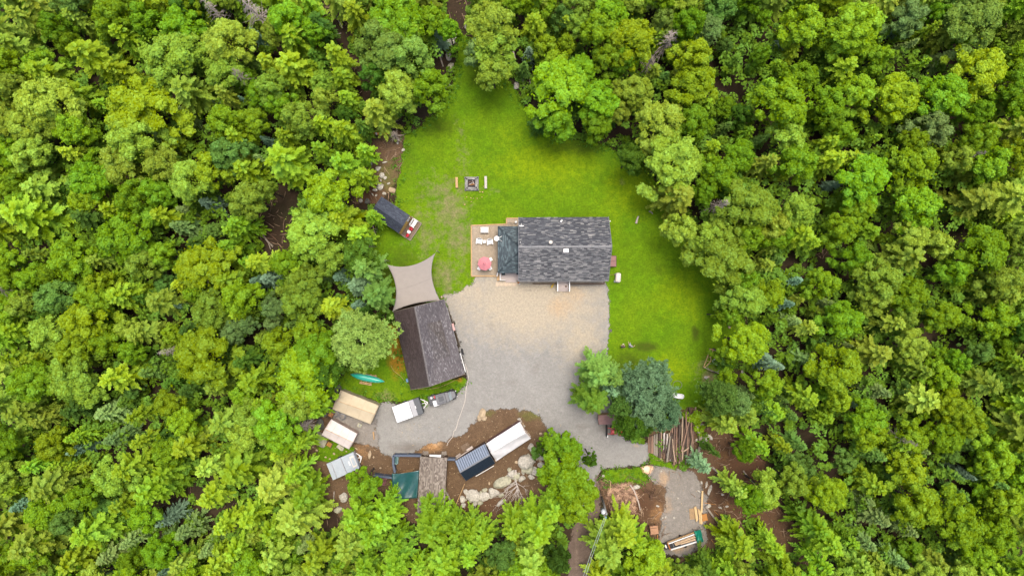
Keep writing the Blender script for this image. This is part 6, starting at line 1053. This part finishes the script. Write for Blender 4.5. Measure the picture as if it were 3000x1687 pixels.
# ---------------------------------------------------------------- people
def person(label, px, py, rot, shirt, trousers, hair, pose):
    x, y = at(px, py, 1.2); t = thing('person', label, 'person', x, y, 0, rot); SK = mat('skin', (.55, .33, .24), (.5, .29, .21), 4, .6, bs=0)
    J = dict(pel=(0, 0, .95), bel=(0, .02, 1.1), ch=(0, .02, 1.32), nk=(0, 0, 1.47), hd0=(0, .02, 1.56), hd1=(0, .03, 1.66), hd2=(0, .02, 1.74), hl=(-.1, 0, .9), hr=(.1, 0, .9), kl=(-.12, .05 + pose['step'], .5), kr=(.12, .05 - pose['step'], .5), al=(-.12, pose['step'] * 1.4, .09), ar=(.12, -pose['step'] * 1.4, .09), tl_=(-.14, pose['step'] * 1.4 + .17, .04), tr_=(.14, -pose['step'] * 1.4 + .17, .04),
             sl=(-.19, 0, 1.4), sr=(.19, 0, 1.4), el=pose['el'], er=pose['er'], wl=pose['wl'], wr=pose['wr'])
    rad = dict(pel=.15, bel=.13, ch=.15, nk=.06, hd0=.075, hd1=.10, hd2=.07, hl=.09, hr=.09, kl=.06, kr=.06, al=.04, ar=.04, tl_=.035, tr_=.035, sl=.06, sr=.06, el=.043, er=.043, wl=.03, wr=.03)
    E_ = [('pel', 'bel'), ('bel', 'ch'), ('ch', 'nk'), ('nk', 'hd0'), ('hd0', 'hd1'), ('hd1', 'hd2'), ('pel', 'hl'), ('pel', 'hr'), ('hl', 'kl'), ('hr', 'kr'), ('kl', 'al'), ('kr', 'ar'), ('al', 'tl_'), ('ar', 'tr_'), ('ch', 'sl'), ('ch', 'sr'), ('sl', 'el'), ('sr', 'er'), ('el', 'wl'), ('er', 'wr')]
    V = []; I = {}; RR = []
    for k, p in J.items(): I[k] = len(V); V.append(p); RR.append(rad[k])
    Ed = [(I[a], I[b]) for a, b in E_]
    for sd, w_, e_ in ((-1, 'wl', 'el'), (1, 'wr', 'er')):
        wv, ev = Vector(J[w_]), Vector(J[e_]); d = (wv - ev).normalized(); s_ = d.cross(Vector((0, 0, 1))).normalized(); pm = wv + d * .07; pi = len(V); V.append(tuple(pm)); RR.append(.032); Ed.append((I[w_], pi))
        for f, (o_, L) in enumerate(((-.033, .062), (-.011, .078), (.011, .072), (.033, .055))):
            a = pm + s_ * o_ + d * .03; b = a + d * L * .6 + Vector((0, 0, -.012)); c = b + d * L * .4 + Vector((0, 0, -.028)); n0 = len(V); V += [tuple(a), tuple(b), tuple(c)]; RR += [.009, .0085, .007]; Ed += [(pi, n0), (n0, n0 + 1), (n0 + 1, n0 + 2)]
        a = wv + d * .035 - s_ * sd * .035; b = a - s_ * sd * .025 + d * .035; c = b + d * .03; n0 = len(V); V += [tuple(a), tuple(b), tuple(c)]; RR += [.012, .01, .008]; Ed += [(pi, n0), (n0, n0 + 1), (n0 + 1, n0 + 2)]
    def skin(name, V, Ed, RR, m, par, root=0):
        me = bpy.data.meshes.new(name); me.from_pydata(V, Ed, []); me.materials.append(m); o = link(bpy.data.objects.new(name, me)); o.parent = par; o.modifiers.new('skin', 'SKIN')
        if not me.skin_vertices: bpy.context.view_layer.objects.active = o
        sv = me.skin_vertices[0].data if me.skin_vertices else None
        if sv:
            for i, r in enumerate(RR): sv[i].radius = (r, r); sv[i].use_root = (i == root)
        s_ = o.modifiers.new('sub', 'SUBSURF'); s_.levels = 1; s_.render_levels = 1
        for p in me.polygons: p.use_smooth = True
        return o
    body = skin('body', V, Ed, RR, SK, t)
    def sub(name, keys, edges, grow, m): ks = list(keys); return skin(name, [J[k] if k in J else k for k in ks], [(ks.index(a), ks.index(b)) for a, b in edges], [rad[k] + grow for k in ks], m, t)
    hx = {'el': 'el', 'er': 'er'}
    sub('shirt', ['ch', 'bel', 'pel', 'sl', 'sr', 'el', 'er'], [('ch', 'bel'), ('bel', 'pel'), ('ch', 'sl'), ('ch', 'sr'), ('sl', 'el'), ('sr', 'er')], .025, shirt)
    sub('trousers', ['pel', 'hl', 'hr', 'kl', 'kr', 'al', 'ar'], [('pel', 'hl'), ('pel', 'hr'), ('hl', 'kl'), ('hr', 'kr'), ('kl', 'al'), ('kr', 'ar')], .025, trousers)
    v = MB(); v.ell(0, 0, 1.73, .105, .115, .085, 12, 7); v.build('hair', hair, t, True); v = MB(); v.ell(0, .12, 1.665, .016, .025, .02, 6, 4); v.build('nose', SK, t, True)
    v = MB(); [v.ell(s_ * .035, .105, 1.69, .013, .01, .009, 6, 4) for s_ in (-1, 1)]; v.build('eyes', BLACK, t, True); v = MB(); v.ell(0, .108, 1.625, .03, .01, .008, 6, 4); v.build('mouth', RED, t, True); v = MB(); [v.ell(s_ * .1, .01, 1.67, .015, .025, .03, 6, 4) for s_ in (-1, 1)]; v.build('ears', SK, t, True)
    return t
NV = mat('navy_cloth', (.02, .022, .045), (.015, .017, .035)); KH = mat('khaki_cloth', (.45, .38, .28)); LB = mat('light_denim', (.42, .52, .62), (.34, .43, .52)); PS = mat('striped_pale_cloth', (.62, .56, .60), (.28, .24, .30), 30, .8)
pr_ = person('person in a navy shirt with bare forearms together, standing on the grass near the gravel', 1826, 1016, 0, NV, KH, mat('brown_hair', (.12, .06, .04)), dict(step=.04, el=(-.27, .12, 1.2), er=(.27, .12, 1.2), wl=(-.07, .32, 1.24), wr=(.07, .32, 1.24)))
x, y = pr_.location.x, pr_.location.y; v = MB(); v.rbox(0, 0, 0, .05, .2, .1, .03); v.one('remote_control', CREAM, 'small pale remote control held by the person in the navy shirt', 'remote control', x, y + .42, 1.22, 0)
person('person in a pale striped top and light blue trousers, right of the person in navy', 1848, 1013, -35, PS, LB, mat('grey_hair', (.5, .45, .4)), dict(step=.2, el=(-.38, .05, 1.22), er=(.36, .08, 1.2), wl=(-.52, .2, 1.15), wr=(.42, .3, 1.15)))
# ---------------------------------------------------------------- garden pen and small things on the right
PT = lambda L: tl(2040, 1010, 8.19, L)
c = at(*PT([(400, 350)])[0]); GP = thing('garden_pen', 'small fenced vegetable pen with wooden rails at the right edge of the lawn', 'garden pen', c[0], c[1]); off = (c[0], c[1], 0)
def rails(L, m, nm, zt, w_=.09, h_=.1):
    v = MB(off)
    for a, b in L: p, q = PT([a, b]); v.beam((*at(*p, zt), zt), (*at(*q, zt), zt), w_, h_)
    v.build(nm, m, GP)
rails([((335, 100), (178, 525)), ((405, 115), (345, 300)), ((345, 300), (350, 390)), ((350, 390), (215, 530)), ((180, 530), (215, 535)), ((335, 100), (405, 115))], WOODT, 'gate_frame', 1.1)
rails([((300, 290), (345, 295)), ((255, 385), (340, 400)), ((320, 200), (370, 230))], WOODT, 'gate_brace', 1.05, .06, .06)
rails([((405, 115), (540, 165)), ((540, 165), (660, 235)), ((660, 235), (770, 300)), ((178, 535), (330, 605)), ((330, 605), (480, 670)), ((480, 670), (600, 690))], WOODG, 'side_rail', 1.0, .12, .12)
rails([((770, 310), (725, 440))], WOODO, 'end_rail', 1.0)
for q in ((335, 100), (178, 525), (405, 115), (770, 300), (600, 690), (540, 165), (330, 605), (725, 440)): v = MB(off); p = PT([q])[0]; X, Y = at(*p, .5); v.box(X, Y, .55, .1, .1, 1.1); v.build('post', WOODG, GP)
v = MB(off); n0 = [PT([q])[0] for q in ((178, 535), (600, 690))]; [v.beam((*at(n0[0][0] + (n0[1][0] - n0[0][0]) * k / 30, n0[0][1] + (n0[1][1] - n0[0][1]) * k / 30), .0), (*at(n0[0][0] + (n0[1][0] - n0[0][0]) * k / 30, n0[0][1] + (n0[1][1] - n0[0][1]) * k / 30), 1.0), .015, .015) for k in range(31)]; v.build('netting', GREY, GP)
for lb, (zx, zy), (rx, ry), m in (('round pale boulder inside the garden pen, top right', (700, 330), (5.2, 3.8), STONET), ('small pale stone inside the garden pen under the sapling', (622, 512), (3.4, 3.0), STONET)): px, py = PT([(zx, zy)])[0]; rock(lb, px, py, rx, ry, 0, m)
px, py = PT([(445, 400)])[0]; x, y = at(px, py); v = MB(); v.tube([(.36 * math.cos(a) + .1, .36 * math.sin(a), .06) for a in [.9 + .35 * k for k in range(13)]], [.02, .05, .08, .1, .12, .13, .13, .13, .12, .1, .08, .05, .02], 6); v.one('white_crescent', WHITE, 'white crescent-shaped bowl rim in the middle of the garden pen', 'bowl', x, y, 0, 0, None, True)
px, py = PT([(400, 545)])[0]; x, y = at(px, py); v = MB(); v.tube([(.9 * math.cos(a), .55 * math.sin(a), .25 + .1 * math.sin(2 * a)) for a in [k * .314 for k in range(21)]], .025, 5); v.one('wire_hoop', GREY, 'oval grey wire hoop lying in the garden pen', 'hoop', x, y, 0, -20)
def bush(name, label, px, py, r, h, col, seed, cat='bush', n=500):
    g = np.random.default_rng(seed); nl = 9; lc = np.stack([g.normal(0, .5, nl), g.normal(0, .5, nl), g.uniform(.25, .8, nl)], 1); q = (unit(g.normal(size=(n, 3))) * g.uniform(.15, .5, (n, 1)) + lc[g.integers(0, nl, n)]) * [r * S, r * S, h]; q[:, 2] = np.abs(q[:, 2]); C, A, B = leafset(g, q, unit(q + g.normal(size=(n, 3)) * .4 + [0, 0, .5]), .32, .18)
    x, y = at(px, py, h); t = thing(name, label, cat, x, y); o = link(bpy.data.objects.new('foliage', cards('foliage', C, A, B, np.clip(g.normal(.5, .22, n), 0, 1)))); o.parent = t; o.color = (*COL[col], 1); v = MB(); v.tube([(0, 0, 0), (.03, 0, h * .6)], [.05, .02], 6); v.build('stem', TRUNK, t); return t
bush('sapling', 'small dark green sapling growing out of the garden pen', *PT([(600, 400)])[0], 16, 2.0, 'r', 1); bush('sapling', 'dark green sapling at the lower right corner of the garden pen', *PT([(740, 530)])[0], 15, 1.8, 'd', 2)
bush('bush', 'bright yellow-green bush at the top of the log pile', 2048, 1222, 26, 1.4, 'y', 3, n=1100); bush('bush', 'low yellow-green bush right of the log pile', 2052, 1262, 13, 1.0, 'y', 4)
bush('bush', 'small leafy bush beside the spreading boulders, left of the bright tree', 1570, 1330, 14, 1.6, 'r', 5); bush('bush', 'dark bush at the bottom edge of the upper right forest', 1580, 345, 20, 1.6, 'r', 6); bush('bush', 'small green bush above the tan tent', 968, 1150, 14, 1.5, 'g', 7); bush('bush', 'green bush left of the white tent', 930, 1215, 16, 1.8, 'r', 8)
bush('bush', 'dark shady bushes at the right rim of the lawn below the olive crown', 1862, 455, 40, 2.2, 'd', 9, n=1500); bush('bush', 'low leafy bush at the left rim of the lawn beside the small navy cabin', 1068, 760, 24, 1.6, 'd', 10, n=700)
bush('bush', 'dark bush tucked against the garage under the cool green pine', 1138, 925, 18, 2.0, 'd', 13)
x, y = at(1988, 1160, .4); v = MB(); v.rbox(0, 0, 0, .5, 1.7, .75, .36, 7, 0, .15); v.one('white_tub', WSH, 'glossy white upturned tub on the lawn, right of the blue-green pine', 'tub', x, y, 0, -8)
x, y = at(1984, 1127); v = MB(); v.tube([(.66 * math.cos(a), .6 * math.sin(a), .08) for a in [k * .3142 for k in range(21)]], .06, 6); v.one('wire_ring', mat('mossy_ring', (.2, .27, .12)), 'pale ring lying in the grass above the white tub', 'ring', x, y)
x, y = at(1789, 968); rock('small dark stone in the grass right of the gravel edge', 1789, 968, 5, 4, 0, STONED); rock('small pale stone under the trees at the right edge of the lawn', 2138, 955, 5, 7, 0, STONET)
g = random.Random(3)
for i, (px, py) in enumerate(tl(1000, 300, 4.528, [(1660, 1258), (1718, 1268), (1750, 1275), (1803, 1275), (1866, 1258), (1872, 1190), (1637, 1357), (1722, 1318), (1838, 1185)])): o = rock('', px, py, g.uniform(1.2, 2.6), g.uniform(1, 2.4), 0, WOODT, .12, 0, 'scattered wood scraps by the fire pit', 'wood_scrap', i); auto(o, 'orange-tan wood scrap in the grass below the fire pit', px, py); o['category'] = 'wood scrap'
log('stick', 'short tan stick standing at the upper left corner of the house deck notch', [(1416, 545), (1416, 549)], .05, WOODT, .1, 'stick')
# ---------------------------------------------------------------- prayer flags
a, b = P(1050, 386, 2.6), P(1138, 388, 2.6); t = thing('prayer_flags', 'string of small red, green and blue flags at the left edge of the clearing', 'flags', a.x, a.y); off = (a.x, a.y, 0); v = MB(off); v.tube([a.lerp(b, k / 12) - Vector((0, 0, .4 * math.sin(math.pi * k / 12))) for k in range(13)], .025, 5); v.build('cord', mat('yellow_cord', (.5, .35, .05)), t)
FC = [mat('flag_%s' % n_, c_) for n_, c_ in (('green', (.03, .45, .2)), ('blue', (.05, .06, .3)), ('red', (.62, .01, .02)), ('white', (.8, .7, .75)), ('orange', (.8, .3, .05)))]
for k, (u, mi, w_) in enumerate(((.04, 0, .5), (.14, 1, .3), (.22, 1, .3), (.40, 2, .7), (.52, 2, .6), (.58, 3, .3), (.63, 4, .25), (.72, 0, .4), (.82, 2, .6), (.93, 2, .55))):
    p = a.lerp(b, u) - Vector((0, 0, .4 * math.sin(math.pi * u))); v = MB(off); hw = w_ / 2; v.add([p + Vector((-hw, 0, 0)), p + Vector((hw, 0, 0)), p + Vector((hw * .9, -.22, -.25)), p + Vector((-hw * .9, -.25, -.22)), p + Vector((-hw, 0, -.01)), p + Vector((hw, 0, -.01)), p + Vector((hw * .9, -.22, -.26)), p + Vector((-hw * .9, -.25, -.23))], [(3, 2, 1, 0), (4, 5, 6, 7), (0, 1, 5, 4), (2, 3, 7, 6)]); v.build('flag', FC[mi], t)
for p in (a, b): v = MB(off); v.tube([(p.x, p.y, 0), p], .05, 6); v.build('post', DEAD, t)
branchy('uprooted_stump', 'pale grey uprooted stump with spreading roots at the prayer flags', tl(1000, 300, 4.528, [(715, 480), (680, 420), (640, 365), (600, 330)]), .2, DEAD, [(*p, *q, .05) for p, q in [(tl(1000, 300, 4.528, [s_])[0], tl(1000, 300, 4.528, [e_])[0]) for s_, e_ in (((610, 340), (800, 210)), ((610, 340), (720, 290)), ((600, 330), (520, 380)), ((600, 330), (680, 210)), ((620, 350), (760, 250)), ((690, 440), (830, 400)))]], 8, 'stump')
branchy('uprooted_stump', 'grey tangle of roots left of the prayer flags', tl(1000, 300, 4.528, [(160, 430), (210, 450)]), .1, DEAD, [(*p, *q, .03) for p, q in [(tl(1000, 300, 4.528, [s_])[0], tl(1000, 300, 4.528, [e_])[0]) for s_, e_ in (((200, 430), (320, 400)), ((200, 440), (290, 480)), ((200, 440), (250, 530)), ((190, 440), (120, 410)), ((200, 430), (240, 350)))]], 9, 'stump')
branchy('uprooted_stump', 'dark uprooted stump with forked roots near the curved birch trunk', R3([(1000, 590), (990, 560)]), .18, BROWNW, [(*p, *q, .06) for p, q in [(R3([s_])[0], R3([e_])[0]) for s_, e_ in (((995, 570), (940, 480)), ((995, 570), (1010, 460)), ((995, 570), (1060, 500)), ((995, 580), (1080, 545)), ((990, 560), (960, 520)))]], 10, 'stump')
branchy('uprooted_stump', 'pale bare branches poking out beside the navy cabin', tl(1020, 500, 3.45, [(255, 560), (262, 590)]), .07, PALED, [(*p, *q, .03) for p, q in [(tl(1020, 500, 3.45, [s_])[0], tl(1020, 500, 3.45, [e_])[0]) for s_, e_ in (((260, 590), (315, 600)), ((260, 590), (300, 670)), ((260, 590), (240, 650)), ((270, 560), (335, 450)), ((275, 540), (340, 515)))]], 11, 'stump')
# ---------------------------------------------------------------- power pole
top = P(1777, 1506, 9.0); base = P(1763, 1455, 0); t = thing('power_pole', 'power pole with round transformer at the dirt road bend', 'power pole', base.x, base.y); off = (base.x, base.y, 0)
v = MB(off); v.tube([base, top], [.17, .12], 10); v.build('pole', mat('grey_pole', (.36, .36, .35), (.26, .26, .25), 5, .8), t, True)
p = P(1768, 1499, 8.3); v = MB(off); v.tube([(p.x, p.y, 7.5), (p.x, p.y, 8.5)], .32, 16); tr_ = v.build('transformer', mat('pale_transformer', (.5, .53, .55)), t, True); v = MB(off); v.ell(p.x, p.y, 8.55, .2, .2, .1); v.build('lid', WHITE, tr_, True)
v = MB(off); v.beam(top + Vector((-.35, -.35, -.3)), top + Vector((.15, .12, -.3)), .1, .1); v.build('crossarm', WOODG, t); v = MB(off); q0 = P(1775, 1514, 8.9); v.cyl(q0.x, q0.y, 8.6, 9.1, .09); v.build('insulator', mat('blue_insulator', (.35, .55, .65)), t, True)
for k, (sx, ex, lb) in enumerate(((1772, 1700, 'left overhead wire running down from the power pole along the dirt road'), (1777, 1708, 'right overhead wire running down from the power pole along the dirt road'))):
    a = P(sx, 1512, 8.9); b = P(ex - 8, 1740, 8.9); v = MB((a.x, a.y, 0)); v.tube([a.lerp(b, i / 12) - Vector((0, 0, .5 * math.sin(math.pi * i / 12))) for i in range(13)], .035, 6); v.one('overhead_wire', mat('pale_green_wire', (.42, .52, .40)), lb, 'wire', a.x, a.y)
# ---------------------------------------------------------------- lumber trailer, stacks, box
def rail3(v, a, b, z, w_=.12, h_=.12): p, q = R3([a, b]); v.beam((*at(*p, z), z), (*at(*q, z), z), w_, h_)
c = at(*R3([(1340, 1070)])[0], .7); LT = thing('lumber_trailer', 'long flat trailer frame loaded with boards on the lower gravel pad', 'trailer', c[0], c[1]); off = (c[0], c[1], 0)
q = [P(*R3([e_])[0], .6) for e_ in ((1180, 1078), (1475, 970), (1505, 1062), (1215, 1158))]; v = MB(off); v.prism([tuple(e_[:2]) for e_ in q][::-1], .4, .55); v.build('bed', BLACK, LT)
v = MB(off); rail3(v, (1178, 1078), (1470, 968), .85, .1, .3); v.build('side_board', WOODT, LT); v = MB(off); rail3(v, (1190, 1092), (1475, 988), .8, .14, .2); rail3(v, (1215, 1158), (1500, 1070), .8, .16, .2); v.build('side_rail', WHITE, LT)
v = MB(off); rail3(v, (1180, 1078), (1215, 1158), .8, .12, .25); v.build('front_rail', mat('orange_paint', (.65, .2, .03)), LT); v = MB(off); [rail3(v, (1310 + 105 * k - 6, 1040 - 36 * k), (1335 + 105 * k, 1108 - 34 * k), .66, .08, .1) for k in range(2)]; rail3(v, (1232, 1075), (1255, 1135), .66, .05, .05); v.build('cross_member', GREY, LT)
v = MB(off); p = at(*R3([(1163, 1120)])[0], .5); v.box(*p, .4, .5, .9, .4, 20); v.build('drawbar_box', BLACK, LT); v = MB(off); p = at(*R3([(1164, 1122)])[0], .7); v.box(*p, .72, .2, .5, .1, 20); v.build('light_plate', WHITE, LT)
for sd, e_ in ((0, (1330, 1010)), (1, (1370, 1120))): p = at(*R3([e_])[0], .3); v = MB(off); dx = Vector((math.sin(R(-20)) * -1, math.cos(R(-20)), 0)) * .1; v.tube([Vector((p[0], p[1], .3)) - dx, Vector((p[0], p[1], .3)) + dx], .3, 14); v.build('wheel', BLACK, LT)
for k, (a, b) in enumerate((((1255, 1088), (1480, 1008)), ((1262, 1100), (1490, 1020)), ((1270, 1110), (1488, 1040)), ((1330, 1098), (1490, 1050)), ((1258, 1093), (1478, 1014)))):
    p, q = R3([a, b]); z = .68 + .07 * (k % 3); P0, P1 = Vector((*at(*p, z), z)), Vector((*at(*q, z), z)); v = MB((P0.x, P0.y, 0)); v.beam(P0, P1, .13, .06); o = v.one('board', mat('fresh_board_%d' % k, (.68 - .03 * k, .48 - .02 * k, .27)), '', 'board', P0.x, P0.y, 0, 0, 'boards on the lumber trailer'); auto(o, 'fresh tan board lying on the flat lumber trailer', *p)
drape('bright green tarp crumpled over the right end of the lumber trailer', R3([(1475, 955), (1545, 930), (1575, 1065), (1520, 1100)]), mat('bright_green_tarp', (.01, .24, .15), (.008, .17, .11), 1.5, .4), (1.1, 1.0, .6, .7), seed=6, amp=.2)
def plank(a, b, w_, z, lab, m=WOODT, h_=.06): p, q = R3([a, b]); P0, P1 = Vector((*at(*p, z), z)), Vector((*at(*q, z), z)); v = MB((P0.x, P0.y, 0)); v.beam(P0, P1, w_, h_); o = v.one('board', m, '', 'board', P0.x, P0.y, 0, 0, 'boards by the pallet'); auto(o, lab, *p) if lab.endswith('pallet') else o.__setitem__('label', lab); return o
YW = mat('fresh_lumber', (.70, .50, .26), (.6, .42, .2), 4, .75, stretch=(1, 5, 5))
plank((1565, 512), (1555, 748), .26, .3, 'single wide fresh board pointing up from the lumber stack', YW, .1)
for k, (a, b) in enumerate((((1475, 690), (1500, 850)), ((1490, 685), (1512, 835)), ((1522, 715), (1540, 875)), ((1535, 725), (1553, 878)), ((1548, 735), (1560, 870)), ((1483, 700), (1503, 840)), ((1541, 745), (1556, 880)))): plank(a, b, .17, .28 + .08 * (k // 4) + .004 * k, 'fresh yellow board stacked across the wooden pallet', YW)
c = at(*R3([(1468, 765)])[0], .15); t = thing('pallet', 'wooden slatted pallet under the fresh boards on the lower gravel pad', 'pallet', c[0], c[1], .02, 4); [MB().box(0, -.72 + .18 * k, .13, 1.2, .11, .025).build('slat', WOODT, t) for k in range(9)]; [MB().box(a, 0, .06, .09, 1.5, .1).build('stringer', WOODG, t) for a in (-.5, 0, .5)]
c = at(*R3([(1590, 805)])[0], .2); MB().box(0, 0, .12, .75, 1.0, .22, 12).one('brown_crate', WOODO, 'flat reddish-brown board crate right of the fresh lumber', 'crate', c[0], c[1])
c = at(*R3([(1035, 942)])[0], 1.0); t = thing('wooden_box', 'reddish wooden box on a post at the left edge of the lower gravel pad', 'box', c[0], c[1], 0, 8); v = MB(); v.box(0, 0, .85, 1.15, 1.2, .5); v.build('box', mat('pinkish_wood', (.50, .28, .16), (.42, .22, .12), 4, .75), t, bevel=.02); v = MB(); v.box(0, .3, 1.12, 1.0, .05, .03); v.box(0, .66, 1.05, 1.25, .08, .06); v.build('lid_batten', BROWNW, t); [MB().box(a, b, .3, .1, .1, .6).build('leg', WOODO, t) for a in (-.45, .45) for b in (-.5, .5)]
log('wooden_post', 'short orange wooden post lying below the wooden box', R3([(1066, 990), (1064, 1075)]), .07, WOODO, .3, 'post'); log('wooden_stake', 'thin yellow stake at the left end of the wood debris patch', R3([(555, 400), (543, 515)]), .05, YW, .4, 'stake')
P0 = Vector((*at(*R3([(1585, 640)])[0]), .1)); 
for i, (a, b) in enumerate((((1580, 640), (1710, 662)), ((1610, 1100), (1650, 1160)), ((1655, 1040), (1700, 1100)), ((1640, 1060), (1690, 1140)), ((1690, 730), (1740, 780)), ((1560, 755), (1625, 830)))): o = log('thin_pole', '', R3([a, b]), .05, BROWNW if i % 2 else WOODO, .15, 'stick', 'thin poles right of the lower gravel pad'); auto(o, 'thin brown pole on the ground right of the lower gravel pad', *R3([a])[0])
for i, (px, py, L, w_, rot) in enumerate(((1072, 1120, 0, 0, 0),)): pass
log('timber', 'short pale log end standing on the dirt right of the white tent', tl(900, 1060, 5.152, [(1000, 1050), (1012, 1165)]), .12, WOODT, None, 'log')
log('dead_sapling', 'thin upright pale sapling trunk below the grey trailer', tl(900, 1280, 5.152, [(412, 810), (405, 940), (392, 1040)]), .07, PALED, .2, 'fallen log')
x, y = at(1006, 1452); rock('tilted grey slab of rock between the bushes below the grey trailer', 1006, 1456, 11, 14, 30, STONE)
# ---------------------------------------------------------------- labels that single out look-alikes
def nth(i, n): return ('first second third fourth fifth sixth seventh eighth ninth tenth eleventh twelfth'.split()[i]) if i < 12 else '%dth' % (i + 1)
for base, L in LAB.items():
    if len(L) == 1: L[0][2]['label'] = base; continue
    L.sort(key=lambda q: q[0]); n = len(L)
    for i, q in enumerate(L):
        if n == 2: s_ = ['left one', 'right one'][i]
        elif i == 0: s_ = 'leftmost'
        elif i == n - 1: s_ = 'rightmost'
        else: s_ = '%s from left' % nth(i, n)
        q[2]['label'] = base + ', ' + s_
